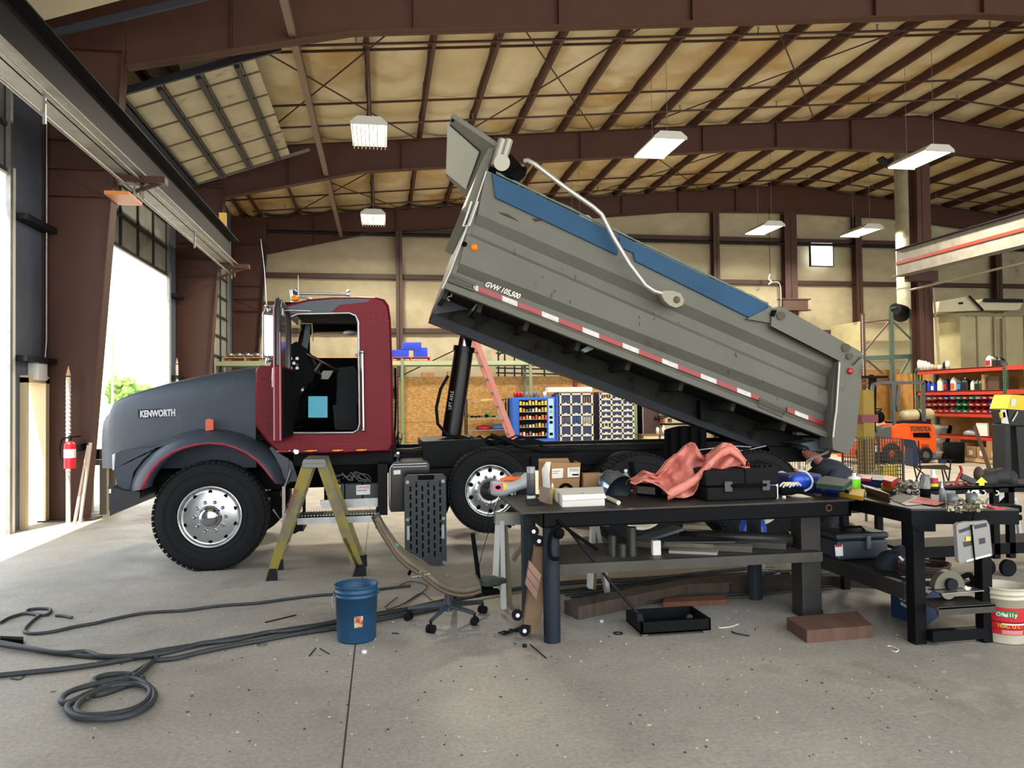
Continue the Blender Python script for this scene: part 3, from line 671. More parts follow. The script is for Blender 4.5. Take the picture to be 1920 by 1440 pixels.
# ---- fender
Of = [(238,922),(243,900),(252,880),(266,862),(285,844),(308,829),(335,817),(365,809),(392,806),(425,808),(455,814),(482,825),(505,842),(522,862),(534,885),(541,908)]
If = [(271,917),(276,903),(283,889),(293,876),(307,862),(325,850),(345,842),(368,836),(392,833),(418,835),(440,841),(460,850),(480,864),(495,880),(507,895),(516,906)]
fn = M(); rows = []
for (ox, oy), (ix, iy) in zip(Of, If):
    I_ = PY(ix, iy, 7.99); O_ = PY(ox, oy, 8.2); A = Vector((I_.x, 7.99, I_.z)); Bm = Vector((O_.x, 8.2, O_.z))
    rows.append([A + Vector((0,.25,0)) + (A-Bm)*-.0, A, A.lerp(Bm, .12)+Vector((0,-.02,0)), A.lerp(Bm,.45)+Vector((0,-.06,.0)), A.lerp(Bm,.8)+Vector((0,-.02,.0)), Bm + Vector((0,.03,0)), Bm + Vector((0,.35,.06)), Bm+Vector((0,.5,.07))])
fn.loft(rows, closed=False, cap=False); fo = fn.build('fender', PRIMER, truck)
fs = M(); 
rw = [[r_[1]+Vector((0,-.012,0)), r_[1].lerp(r_[3], .18)+Vector((0,-.026,0)), r_[1].lerp(r_[3], .34)+Vector((0,-.034,0))] for r_ in rows]
fs.loft(rw, closed=False, cap=False); fs.build('red_edge', REDSTR, fo, solid=.004)
# rear lower tail of fender and splash panel
sp = M(); sp.prism(pp([(516,906),(541,908),(541,860),(522,850),(515,835),(505,840),(530,880)], 8.16), (0,.02,0)); sp.build('splash_panel', PRIMER, fo)
M().add(pp([(517,906),(560,902),(548,866),(520,846)], 8.19), [(0,1,2,3)]).build('fender_flap', PRIMER, fo, solid=.02)
# headlight pod
hl = M(); hl.prism(pp([(216,852),(226,845),(300,838),(345,818),(300,833),(268,862),(250,885),(243,918),(231,917),(219,908),(214,880)], 8.14), (0, .45, 0)); hlp = hl.build('headlight_pod', PRIMER, truck, bevel=.02)
M().prism(pp([(210,853),(216,850),(217,880),(211,882)], 8.16), (0, .34, 0)).build('headlight', mat('headlight_glass', 'd8dcd8', .2), hlp)
far = M(); far.box(-2.62, -2.25, 10.0, 10.4, 1.0, 1.25); far.build('headlight_pod', PRIMER, truck, bevel=.03)
# marker on hood
M().prism(pp([(385,788),(390,785),(400,787),(400,806),(385,808)], 8.2), (0,.06,0)).build('hood_marker_light', mat('marker_orange', 'c04a22', .3), truck, bevel=.006)
# bumper and front frame
bp = M(); bp.prism(pp([(203,912),(232,920),(262,922),(262,935),(243,950),(222,958),(206,968)], 8.06), (0, 2.3, 0)); bp.build('bumper', mat('bumper_black', '23272c', .5, c2='191c20', scale=6), truck, bevel=.015)
M().prism(pp([(204,917),(208,917),(208,925),(204,925)], 8.05), (0,.02,0)).build('bumper_reflector', WHITEP, truck)
# grille
M().box(-2.66, -2.63, 8.75, 9.7, 1.05, 1.55).build('grille', CHROME, truck)
# engine bay darkness (solid block frame, axle, springs)
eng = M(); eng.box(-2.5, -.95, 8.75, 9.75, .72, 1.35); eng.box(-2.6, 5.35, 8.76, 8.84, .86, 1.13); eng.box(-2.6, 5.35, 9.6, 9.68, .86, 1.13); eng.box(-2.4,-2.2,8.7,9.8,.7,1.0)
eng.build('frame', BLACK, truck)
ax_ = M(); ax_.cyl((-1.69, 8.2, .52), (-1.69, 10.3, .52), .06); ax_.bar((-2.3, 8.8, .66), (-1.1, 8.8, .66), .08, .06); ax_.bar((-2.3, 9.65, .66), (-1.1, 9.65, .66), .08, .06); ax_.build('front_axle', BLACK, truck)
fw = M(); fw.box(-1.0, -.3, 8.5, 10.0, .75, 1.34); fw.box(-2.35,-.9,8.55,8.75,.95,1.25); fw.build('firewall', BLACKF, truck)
# under-cab: battery box, step, bracket
bb = M(); bb.box(PY(600,0,8.2).x, PY(708,0,8.2).x, 8.32, 8.8, .62, 1.3); bb.build('battery_bay', BLACKF, truck)
bx0, bx1 = PY(606,0,8.15).x, PY(706,0,8.15).x
b1 = M()
for k in range(3):
    w_ = (bx1-bx0)/3; b1.box(bx0+k*w_+.005, bx0+(k+1)*w_-.005, 8.15, 8.31, .63, .81)
bat = b1.build('battery', mat('battery_grey', '3b3d3e', .6), truck, bevel=.005)
for px in (612, 668):
    a = PY(px, 934-(px-612)*.04, 8.14); l = M(); q = pp([(px,910),(px+26,909),(px+26,927),(px,928)], 8.145); l.add(q, [(0,1,2,3)]); lo_ = l.build('battery_label', WHITEP, truck)
    text('DANGER', .034, PY(px+2, 916, 8.142), (1,0,0), (0,0,1), REDP, 'lettering', lo_, depth=.002, sx=.9)
    text('EXPLOSIVE', .02, PY(px+2, 921, 8.142), (1,0,0), (0,0,1), BLACKF, 'lettering', lo_, depth=.002)
bs = M(); bs.box(PY(598,0,8.12).x, PY(711,0,8.12).x, 8.1, 8.5, .575, .625); bs.bar(PY(600,943,8.1), PY(711,938,8.1), .03, .055); bs.build('battery_tray', ALU, truck)
cb = M()
rs_ = random.Random(5)
for k in range(11):
    x0 = rs_.uniform(585, 690); l = [(x0, 902-rs_.uniform(0,8)), (x0+8, 893-rs_.uniform(0,9)), (x0+22, 896+rs_.uniform(-6,6)), (x0+rs_.uniform(28,40), 900+rs_.uniform(-3,4))]
    cb.tube(pp(l, 8.16+rs_.uniform(0,.12)), .006, n=5)
cb.build('battery_cables', mat('cable_grey', '55585a', .5), truck)
bt_ = M(); bt_.tube(pp([(512,955),(533,985),(533,915),(540,895),(545,880)], 8.1), .012); bt_.bar(PY(532,912,8.08), PY(532,998,8.08), .02, .03); bt_.build('hanger_rod', GALV, truck)
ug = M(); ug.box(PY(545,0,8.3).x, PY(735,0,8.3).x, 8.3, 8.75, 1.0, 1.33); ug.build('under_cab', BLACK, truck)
sp_ = M(); a, b_ = PY(557,984,7.93), PY(706,977,7.93); sp_.box(a.x, b_.x, 7.93, 7.95, a.z, a.z+.075); sp_.box(a.x, b_.x, 7.93, 8.28, a.z+.065, a.z+.075)
for k in range(26):
    x = a.x + (b_.x-a.x)*(k+.5)/26; sp_.box(x-.006, x+.006, 7.97, 8.26, a.z+.075, a.z+.084)
sp_.build('cab_step', ALU, truck)
sb = M()
for px in (560, 700): x = PY(px, 0, 8.1).x; sb.box(x-.02, x+.02, 8.05, 8.4, .36, .42); sb.bar((x, 8.35, .4), (x, 8.35, .9), .05, .03)
sb.prism(pp([(538,1000),(548,985),(567,986),(567,993),(552,1001)], 8.0), (0,.3,0)); sb.build('step_bracket', BLACK, truck)
gst = M()
for px in (713, 722): gst.bar(PY(px,868,8.12), PY(px,962,8.12), .05, .3, up=(0,1,0))
gst.build('tank_bracket', BLACK, truck)
tk = M(); tk.prism(pp([(729,882),(734,870),(740,866),(800,864),(805,870),(806,958),(733,960),(729,950)], 8.08), (0,.62,0)); tko = tk.build('side_tank', mat('tank_black', '0c0f13', .22, spec=.4), truck, bevel=.03)
s_ = M()
s_.tube(pp([(731,955),(731,878),(737,871),(800,869)], 8.06), .008, n=6); s_.tube(pp([(736,876),(800,874)], 8.06), .007, n=6); s_.build('tank_trim', CHROME, tko)
M().add(pp([(738,882),(751,881),(751,889),(738,890)], 8.06), [(0,1,2,3)]).build('tank_label', WHITEP, tko)
M().lathe(PY(744,856,8.3), (0,0,1), [(0,.05),(.04,.05),(.045,.03),(.045,0),(.03,-.05)], 10, smooth=False).build('filler_cap', CHROME, tko)
dk = M(); dk.prism(pp([(793,828),(905,823),(920,842),(985,858),(985,880),(793,880)], 8.6), (0,1.2,0)); dk.prism(pp([(806,880),(850,878),(850,930),(838,962),(806,958)], 8.3), (0,.5,0))
dk.box(PY(985,0,8.7).x, 5.0, 8.7, 8.76, .9, 1.0); dk.build('hoist_mount', BLACK, truck)
rl = M(); rl.prism(pp([(735,846),(793,838),(1240,834),(1330,831),(1480,840),(1480,858),(1240,884),(735,880)], 8.75), (0,.05,0)); rl.prism(pp([(735,850),(1240,842),(1480,848),(1480,843),(1240,836),(735,843)][::-1], 8.70), (0,.16,0)); rl.build('frame_rail', mat('rail_black', '08090b', .5, c2='0e0f10', scale=4, spec=.12), truck)
cl = M()
rs_ = random.Random(9)
for k in range(22):
    x0 = rs_.uniform(800, 960); l = [(x0, 838+rs_.uniform(-14,6)), (x0+25, 826+rs_.uniform(-10,8)), (x0+55, 830+rs_.uniform(-4,14)), (x0+90, 838+rs_.uniform(-2,12))]
    cl.tube(pp(l, 8.7+rs_.uniform(0,.5)), rs_.choice((.01,.014,.02)), n=6)
cl.build('hydraulic_hoses', RUBBER, truck)
hz = M(); hz.tube([PY(840,705,9.0), PY(826,730,8.95), PY(818,765,8.9), PY(821,795,8.9), PY(838,815,8.9), PY(868,822,8.9), PY(905,826,8.8)], .019, n=8); hz.tube([PY(920,815,8.7), PY(950,825,8.7), PY(975,838,8.7), PY(1020,845,8.7), PY(1080,844,8.7)], .02, n=8); hz.build('hydraulic_hose', RUBBER, truck)
hs = M(); hs.tube(pp([(741,690),(742,760),(741,800),(738,838)], 8.9), .014, n=6)
for k in range(48): p = PY(738, 690+3.2*k, 8.9); hs.lathe(p, (0,0,1), [(.018,-.004),(.026,0),(.018,.004)], 8)
hs.build('coiled_air_line', BLACKF, truck)
rg = M(); 
for k in range(40):
    p = PY(738+rs_.uniform(-4,16), 842-rs_.uniform(0,24), 8.7+rs_.uniform(-.05,.1)); q = PY(738+rs_.uniform(-8,18), 842-rs_.uniform(0,34), 8.7+rs_.uniform(-.1,.1)); rg.cyl(p, q, .0035, n=4)
rg.build('frayed_hose_bundle', BLACKF, truck)
# ---- wheels
def wheel(c, r, w_, rr, style, name='wheel', lugs=10, detail=True):
    """wheel with axle along Y, outer face toward -Y at c.y"""
    c = Vector(c); t = M(); s = r/.54
    prof = [(rr, .01), (rr+.02, -.004), (rr+.07*s, -.012), (r-.09*s, -.006), (r-.03*s, .004), (r-.008, .022), (r, .05), (r, w_-.05), (r-.03*s, w_-.01), (r-.1*s, w_), (rr, w_-.01), (rr-.01, w_/2)]
    t.lathe(c, (0,1,0), prof, 64, closed=True)
    for q in (rr+.045*s, r-.10*s): t.lathe(c, (0,1,0), [(q-.004, -.009), (q, -.016), (q+.004, -.009)], 64)
    if detail:
        nb = 58
        for i in range(nb):
            a = 2*PI*i/nb; d = Vector((math.cos(a), 0, math.sin(a))); tg = Vector((-math.sin(a), 0, math.cos(a)))
            for yy in (.035, .12, .2):
                rot = Matrix((tg, Vector((0,1,0)), d)).transposed(); t.obox(c + d*(r+.001) + Vector((0, yy, 0)), (2*PI*r/nb*.78, .055, .016), rot)
    wo_ = t.build(name, TIRE, truck); rim = M(); met = style['m']
    rim.lathe(c, (0,1,0), style['prof'](rr), 48)
    ro = rim.build('rim', met, wo_)
    hm = M(); nh = 10
    for i in range(nh):
        a = 2*PI*(i+.5)/nh; p = c + Vector((math.cos(a), 0, math.sin(a)))*rr*style['hr'] + Vector((0, style['hy'], 0)); hm.cyl(p + Vector((0,-.004,0)), p + Vector((0,.02,0)), style['hs']*rr, n=14)
    hm.build('hand_hole_discs', BLACKF, wo_)  # solid black discs paint the dark inside the rim openings
    if lugs:
        for i in range(lugs):
            a = 2*PI*i/lugs; p = c + Vector((math.cos(a), 0, math.sin(a)))*rr*style['lr'] + Vector((0, style['ly'], 0))
            M().lathe(p, (0,-1,0), [(.019,0),(.019,.012),(.013,.02),(.013,.032),(.007,.04),(0,.042)], 8).build('lug_nut', CHROME, wo_)
    hb = M(); hb.lathe(c + Vector((0, style['ly'], 0)), (0,-1,0), style['hub'](rr), 32); hb.build('hub_cap', style.get('hm', CHROME), wo_)
    return wo_
STEER = dict(m=mat('polished_rim', 'b9bdc0', .22, .92), prof=lambda q: [(q, .012),(q-.006,-.006),(q-.02,-.002),(q-.03,.03),(q*.88,.035),(q*.80,.028),(q*.62,.018),(q*.36,.014),(q*.30,.014)], hr=.79, hy=.030, hs=.065, lr=.48, ly=.015, hub=lambda q: [(q*.37,0),(q*.36,.04),(q*.30,.075),(q*.20,.095),(0,.102)])
PUSH = dict(m=STEER['m'], prof=lambda q: [(q, .012),(q-.006,-.006),(q-.015,0),(q*.92,.03),(q*.84,.03),(q*.70,.03),(q*.62,.012),(q*.42,.010),(q*.34,.02)], hr=.78, hy=.028, hs=.082, lr=.54, ly=.012, hub=lambda q: [(q*.38,0),(q*.36,.03),(q*.22,.035),(q*.20,.07),(q*.10,.075),(0,.075)], hm=mat('hub_dark', '3b3b3b', .4, .6))
DRIVE = dict(m=mat('white_steel_rim', 'cfc8b4', .5), prof=lambda q: [(q,.012),(q-.006,-.006),(q-.02,.0),(q-.035,.09),(q*.84,.13),(q*.78,.19),(q*.62,.20),(q*.4,.19)], hr=.70, hy=.19, hs=.11, lr=.48, ly=.19, hub=lambda q: [(q*.36,0),(q*.34,.15),(q*.2,.18),(0,.18)], hm=BLACK)
wheel((-1.69, 8.06, .535), .54, .29, .31, STEER)
wf = wheel((-1.69, 10.1, .535), .54, .29, .31, STEER, lugs=0, detail=False)
wheel((1.135, 8.12, .70), .445, .25, .278, PUSH)
wheel((1.135, 10.05, .70), .445, .25, .278, PUSH, lugs=0, detail=False)
for x in (2.78, 4.14):
    wheel((x, 8.02, .53), .53, .27, .30, DRIVE, lugs=10); wheel((x, 8.33, .53), .53, .27, .30, DRIVE, lugs=0, detail=False); wheel((x, 10.1, .53), .53, .27, .30, DRIVE, lugs=0, detail=False)
dx_ = M(); dx_.cyl((2.78, 8.3, .53), (2.78, 10.2, .53), .09); dx_.cyl((4.14, 8.3, .53), (4.14, 10.2, .53), .09); dx_.box(2.2, 4.6, 8.9, 9.5, .45, .9); dx_.cyl((1.135, 8.3, .7),(1.135, 10.1, .7), .06); dx_.build('axles', BLACK, truck)
mf = M(); mf.add([(2.2,8.05,1.07),(2.45,8.05,1.14),(3.1,8.05,1.14),(3.3,8.05,1.07),(2.2,8.7,1.07),(2.45,8.7,1.14),(3.1,8.7,1.14),(3.3,8.7,1.07)], [(0,1,5,4),(1,2,6,5),(2,3,7,6)])
# ---- hoist
hy = M(); yb_ = 9.2
a, b_ = PY(846, 820, yb_), PY(870, 655, yb_); hy.cyl(a, b_, .118, .115, n=24); hy.cyl(b_-(b_-a).normalized()*.03, b_+(b_-a).normalized()*.03, .13, n=24); hy.build('hoist_cylinder', mat('hoist_black', '090a0c', .35, spec=.35), truck)
M().cyl(b_, PY(878, 600, yb_), .082, n=24).build('hoist_rod', CHROME, truck)
text('LIFT AXLE', .055, PY(846, 768, yb_-.125), (b_-a), Vector((-1,0,.1)), mat('chalk', 'a8a8a0', .8), 'lettering', truck, depth=.002, sx=.9)
# ---- body
body_root = None
def row(f, r, Y): return (PY(f[0], f[1], Y), PY(r[0], r[1], Y))
RW = [((912,319),(1617,661),8.02),((896,401),(1568,694),8.02),((889,417),(1559,708),8.10),((878,432),(1558,728),8.10),((875,440),(1557,736),8.03),((862,493),(1561,764),8.03),((858,508),(1555,779),8.11),((843,521),(1556,803),8.11),((838,530),(1560,815),8.0),((834,541),(1557,824),8.0),((834,541),(1557,824),8.2)]
sd_ = M(); NS = 1
rowsP = []
for f, r_, Y in RW[:-1]:
    rowsP.append((PY(f[0], f[1], 8.02), PY(r_[0], r_[1], 8.02), Y))
nF = 14; vs = []
for p, q, Y in rowsP:
    for i in range(nF+1): v = p.lerp(q, i/nF); vs.append(Vector((v.x, Y, v.z)))
sd_.add(vs, [(k*(nF+1)+i, (k+1)*(nF+1)+i, (k+1)*(nF+1)+i+1, k*(nF+1)+i+1) for k in range(len(rowsP)-1) for i in range(nF)], False)
vin = [Vector((v.x, 8.2, v.z)) for v in (vs[0], vs[nF], vs[-1], vs[-1-nF])]
sd_.add([vs[0], vs[nF], vin[1], vin[0]], [(0,1,2,3)]); sd_.add([vs[-1-nF], vs[-1], vin[2], vin[3]], [(0,1,2,3)])
fe = [vs[k*(nF+1)] for k in range(len(rowsP))]; sd_.add(fe + [Vector((v.x, 8.2, v.z)) for v in fe], [(i, i+1, len(fe)+i+1, len(fe)+i) for i in range(len(fe)-1)])
body = sd_.build('dump_body', GREYB, truck)
ft, fb = PY(912,319,8.02), PY(834,541,8.02); rt, rb_2 = PY(1617,661,8.02), PY(1557,824,8.02)
def ext(poly, Y0, Y1, mt, name, par=truck, bev=0): return M().prism([Vector((p.x, Y0, p.z)) for p in poly], (0, Y1-Y0, 0)).build(name, mt, par, bevel=bev)
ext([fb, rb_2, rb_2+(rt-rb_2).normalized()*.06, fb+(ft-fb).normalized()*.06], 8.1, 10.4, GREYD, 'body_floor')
u_ = (rb_2-fb).normalized()
ext([fb, fb+u_*.06, ft+u_*.06, ft], 8.06, 10.4, GREYB, 'headboard')
ext([fb, rb_2, rt, ft], 10.38, 10.45, GREYB, 'far_side_wall')
# shield over the cab
N1, N2 = PY(845,219,8.02), PY(928,274,8.02); dirs = (N1-N2).normalized(); pn = dirs.cross(Vector((0,1,0))).normalized()
N3 = Vector((N2.x, 10.45, N2.z)); F3 = PN(866, 392, N2, pn); fl = PN(836, 325, N2, pn)
sh = M(); poly = [N1, N2, Vector((N2.x, 10.3, N2.z)), PN(836,330,N2,pn)]
sh.prism(poly, (N1-N2).cross(Vector((0,1,0))).normalized()*.05 * (1 if (N1-N2).cross(Vector((0,1,0))).z > 0 else -1)); sho = sh.build('cab_shield', GREYB, truck)
dn = -pn if pn.z > 0 else pn
li = [PN(x, y, N2, pn) + dn*.012 for x, y in ((841,231),(900,283),(875,352),(838,322))]
M().prism(li, dn*.012).build('shield_panel', mat('pale_panel', 'aeb2a8', .55), sho)
M().cyl(PY(849,226,7.995), PY(849,226,8.03), .018, n=12).build('shield_hole', BLACKF, sho)
# gusset between shield and headboard (strip)
ext([N2, PY(918,275,8.02), PY(904,300,8.02), PY(874,385,8.02), PY(866,392,8.02), PY(882,402,8.02), PY(912,319,8.02), PY(924,292,8.02)], 8.06, 10.3, GREYB, 'shield_gusset')
# front vertical rib w/ white edge
lt = M(); lt.tube([PY(912,321,7.99), PY(893,378,7.99), PY(866,452,7.99), PY(843,512,7.99), PY(829,541,7.99)], .008, n=6); lt.build('front_edge_bead', mat('pale_edge', 'c2c6c0', .4), body)
lb_ = M(); lb_.tube(pp([(896,378),(880,423),(868,424),(874,408),(884,378)], 7.97), .012, n=6); lb_.build('front_bracket', mat('pale_edge', 'c2c6c0', .4), body)
# blue boards
M().prism(pp([(923,325),(1160,441),(1158,478),(929,370)], 7.99), (0,.05,0)).build('blue_top_board', BLUEB, body)
M().prism(pp([(1160,441),(1447,575),(1409,597),(1191,489),(1188,474),(1163,463)], 7.99), (0,.05,0)).build('blue_top_board', BLUEB, body)
# jagged top rubber of board
jg = M(); A_, B_ = PY(930,326,8.0), PY(1440,572,8.0); pr2 = random.Random(2); pl = []
for i in range(60): t = i/59; p = A_.lerp(B_, t); pl.append(p + Vector((0, 0, .012+pr2.uniform(0,.016))))
for i in range(59): jg.add([pl[i], pl[i+1], A_.lerp(B_, (i+1)/59), A_.lerp(B_, i/59)], [(0,1,2,3)])
jg.build('board_edge_liner', mat('worn_grey_green', '5d706a', .8), body, solid=.02)
# rear box at the top
M().prism(pp([(1447,590),(1455,577),(1462,573),(1617,661),(1612,700),(1600,686),(1567,676),(1446,613)], 7.94), (0,.1,0)).build('tailgate_link_box', GREYB, body, bevel=.008)
M().prism(pp([(1436,580),(1442,574),(1451,580),(1446,606),(1400,598)], 7.97), (0,.08,0)).build('rail_end_plate', GREYB, body)
M().prism(pp([(1449,582),(1457,581),(1452,594),(1446,592)], 7.93), (0,.03,0)).build('black_gap', BLACKF, body)
pv = M()
for px, py, r_ in ((1465,592,.045), (1587,652,.045), (1594,668,.035)): pv.cyl(PY(px,py,7.9), PY(px,py,7.96), r_, n=14)
pv.build('pivot_boss', mat('rusty_boss', '5b5140', .7), body)
ss = M(); ss.bar(PY(1446,613,7.93), PY(1597,690,7.93), .01, .012); ss.build('weld_seam', BLACKF, body)
# rear post
po = pp([(1572,677),(1600,686),(1617,668),(1613,735),(1605,820),(1600,835),(1589,852),(1562,843),(1560,818),(1566,775)], 7.9)
M().prism(po, (0, .25, 0)).build('rear_post', GREYB, body, bevel=.01)
M().tube([PY(1574,679,7.88), PY(1568,770,7.88), PY(1565,790,7.88), PY(1562,820,7.88)], .011, n=6).build('post_edge', mat('pale_edge', 'c2c6c0', .4), body)
M().prism([Vector((p.x, 7.95, p.z)) for p in pp([(1562,694),(1573,678),(1566,822),(1555,803),(1557,735)], 7.98)], (0,.12,0)).build('post_gusset', GREYB, body)
tl = M().lathe(PY(1593,696,7.9), (0,-1,0), [(.036,0),(.036,.02),(.02,.03),(0,.032)], 16); tl.build('tail_light', REDLENS, body)
M().lathe(PY(889,464,8.03), (0,-1,0), [(.038,0),(.038,.015),(.02,.035),(0,.04)], 16).build('side_marker_light', AMBER, body)
M().lathe(PY(871,458,8.03), (0,-1,0), [(.028,0),(.028,.01),(0,.012)], 14).build('rubber_plug', BLACKF, body)
ext([rb_2 + u_*.02, rt + u_*.0, rt+u_*.08, rb_2+u_*.2], 8.1, 10.35, GREYB, 'tailgate')
# reflective tape
tpn = pp([(888,533),(1556,795)], 8.085); tq = pp([(888,543),(1556,803)], 8.085)
segs = [(0,.012,'w'),(.012,.075,'r'),(.075,.115,'w'),(.115,.18,'r'),(.18,.225,'w'),(.225,.29,'r'),(.29,.335,'w'),(.335,.40,'r'),(.40,.445,'w'),(.445,.51,'r'),(.51,.555,'w'),(.555,.62,'r'),(.62,.665,'w'),(.665,.725,'r'),(.725,.765,'w'),(.765,.792,'r'),(.872,.895,'r'),(.895,.935,'w'),(.935,1,'r')]
TR = mat('tape_red', 'a01c24', .35, c2='8c1820', scale=20); TW = mat('tape_white', 'd6d4cc', .4, c2='b8b5ac', scale=20)
for a, b_, c_2 in segs:
    M().prism([tq[0].lerp(tq[1], a), tq[0].lerp(tq[1], b_), tpn[0].lerp(tpn[1], b_), tpn[0].lerp(tpn[1], a)], (0,.02,0)).build('reflective_tape', TR if c_2 == 'r' else TW, body)
text('GVW 105,500', .078, PY(908,536,8.085), PY(972,560,8.085)-PY(908,536,8.085), Vector((.37,0,.93)), mat('decal_white', 'd8d4c8', .5), 'lettering', body, depth=.006, sx=.86, bold=.0025, shear=.25)
# pockets in the lower rail
for l in ([(845,515),(892,534),(890,545),(842,527)], [(1424,748),(1472,769),(1467,781),(1421,761)]):
    q = pp(l, 8.0); fr_ = M().tube(q, .014, n=4, closed=True); fr_.build('pocket_frame', GREYB, body)
# tarp arm
ta = M(); ta.tube([PY(983,302,7.9), PY(990,301,7.88), PY(1003,308,7.85), PY(1060,352,7.85), PY(1112,388,7.85), PY(1128,402,7.85), PY(1150,445,7.85), PY(1180,495,7.85), PY(1210,535,7.85), PY(1226,546,7.85), PY(1240,550,7.87)], .026, n=10); ta.build('tarp_arm', mat('arm_alu', 'b5b5ac', .35, .6), body)
hb_ = M(); hb_.prism(pp([(1238,549),(1244,545),(1262,545),(1276,550),(1283,562),(1280,572),(1268,577),(1256,573),(1246,564)], 7.86), (0,.09,0)); hbo = hb_.build('tarp_arm_hub', mat('hub_cream', '8f8c78', .6), body, bevel=.012)
M().lathe(PY(1269,562,7.86), (0,-1,0), [(.04,0),(.035,.012),(.022,.012),(.018,.022),(0,.022)], 16).build('hub_bolt', mat('rusty_boss', '5b5140', .7), hbo)
# tarp housing and motor at the front top
th = M(); th.prism(pp([(915,318),(935,283),(960,290),(968,300),(985,318),(972,345),(948,332)], 8.05), (0, .25, 0)); th.build('tarp_housing', BLACKF, body, bevel=.01)
mt_ = M(); a, b_ = PY(933,312,8.0), PY(948,262,8.0)
for dx in (-.035, .035): mt_.cyl(a+Vector((dx,0,0)), b_+Vector((dx,0,0)), .045, n=14)
mt_.cyl(PY(941,305,7.9), PY(941,305,8.1), .085, n=20); mt_.build('tarp_motor', mat('cast_alu', '96948a', .45, .5), body)
M().prism(pp([(955,330),(975,312),(990,313),(985,330),(972,340)], 8.0), (0,.1,0)).build('tarp_bracket', BLACKF, body)
M().prism(pp([(986,306),(993,301),(996,310),(990,316)], 7.92), (0,.1,0)).build('rusty_joint', mat('rust', '5a2f20', .8), body)
# rust patches
rp = M()
for l in ([(933,397),(952,401),(975,416),(945,404)], [(997,409),(1012,411),(1016,414),(1003,416)]): rp.add(pp(l, 8.015), [(0,1,2,3)])
rp.build('paint_chip', mat('rust_dark', '3c2a22', .8), body)
sc2 = M()
rr = random.Random(21)
for k in range(16):
    x = rr.uniform(950, 1500); yl = 430 + (x-897)*.45 + rr.uniform(0, 70); p = PY(x, yl, 8.01); sc2.bar(p, p + Vector((rr.uniform(-.01,.01), 0, -rr.uniform(.01,.06))), .005, .004)
sc2.build('scratches', BLACKF, body)
# under structure
ls = PY(829,546,8.6); 
sill = pp([(830,545),(812,590),(1010,668),(1200,742),(1440,838),(1500,852),(1556,828)], 8.75)
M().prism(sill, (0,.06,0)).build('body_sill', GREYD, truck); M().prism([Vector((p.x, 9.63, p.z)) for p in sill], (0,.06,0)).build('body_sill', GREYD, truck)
fl_ = M(); fl_.prism(pp([(812,588),(808,603),(1000,682),(1200,757),(1440,848),(1442,838),(1200,742),(1010,668)], 8.70), (0,.16,0)); fl_.build('sill_flange', mat('sill_blue_grey', '2c343c', .6, spec=.3, c2='151719', scale=1.2), truck)
cmx = M()
for t in (.0, .085, .2, .33, .46, .6, .74, .88):
    p = fb.lerp(rb_2, t) ; q = p + Vector((-.37,0,-.93))*.0
    nv = (fb-ft).normalized(); w1_ = u_*.05
    cmx.prism([Vector((p.x, 8.12, p.z)), Vector(((p+w1_).x, 8.12, (p+w1_).z)), Vector(((p+w1_+nv*.09).x, 8.12, (p+w1_+nv*.09).z)), Vector(((p+nv*.09).x, 8.12, (p+nv*.09).z))], (0, 2.2, 0))
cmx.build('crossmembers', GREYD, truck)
# front end plate / gussets
M().prism(pp([(829,542),(893,560),(886,578),(812,590)], 8.72), (0,.02,0)).build('end_plate', mat('sill_lit', '3a4048', .6), truck)
gs = M(); gs.prism(pp([(898,561),(901,563),(888,583),(885,581)], 8.2), (0,.5,0)); gs.build('gusset', GREYB, truck)
hk = M(); hk.tube(pp([(848,545),(846,556),(840,556),(838,561),(843,564)], 8.2), .013, n=6); hk.build('tie_hook', GALV, truck)
# rear under parts
ru = M(); ru.prism(pp([(1494,810),(1530,812),(1530,817),(1494,816)], 8.3), (0,.1,0)); ru.prism(pp([(1500,832),(1546,824),(1549,838),(1546,846),(1519,845),(1516,838)], 8.25), (0,.4,0)); ru.build('rear_bracket', mat('bracket_grey', '5d6a70', .5), truck)
rx = M(); rx.prism(pp([(1440,838),(1562,840),(1556,858),(1500,866),(1450,858)], 8.5), (0,1.4,0)); rx.build('rear_hinge', BLACK, truck)
rw_ = M(); rr = random.Random(4)
for k in range(9):
    l = [(1562+rr.uniform(-3,3), 838), (1550+rr.uniform(-6,4), 850), (1530+rr.uniform(-8,8), 856), (1514+rr.uniform(-6,6), 862+rr.uniform(0,10)), (1510+rr.uniform(-6,3), 880+rr.uniform(0,6))]
    rw_.tube(pp(l[:3+k % 3], 8.0+rr.uniform(0,.1)), .006, n=5)
rw_.build('tail_wiring', mat('dull_wire', '807a6a', .6), truck)
M().prism(pp([(1513,878),(1519,874),(1523,876),(1514,884)], 7.98), (0,.01,0)).build('wire_tag', mat('cream_tag', 'cfc294', .7), truck)
mg = M(); mg.grid(lambda u, v: PY(1246+78*u, 806+60*v+6*math.sin(u*9)*0 - 8*math.sin(PI*u), 8.25+.03*math.sin(u*26)), 24, 6); mg.build('mud_flap_cover', BLACKF, truck, solid=.01)
dg_ = M(); dg_.tube(pp([(1408,838),(1370,836),(1300,845)], 8.2), .008, n=6); dg_.tube(pp([(1436,836),(1400,844),(1330,850)], 8.2), .008, n=6); dg_.build('rear_rods', ALU, truck)
for px in (1330, ): M().prism(pp([(px-18,750),(px+14,756),(px+12,790),(px-16,786)], 8.6), (0,.1,0)).build('sill_bracket', BLACK, truck)
M().prism(pp([(1090,656),(1102,649),(1117,648),(1112,655),(1098,661)], 8.12), (0,.1,0)).build('rail_tab', mat('bracket_grey', '5d6a70', .5), truck)
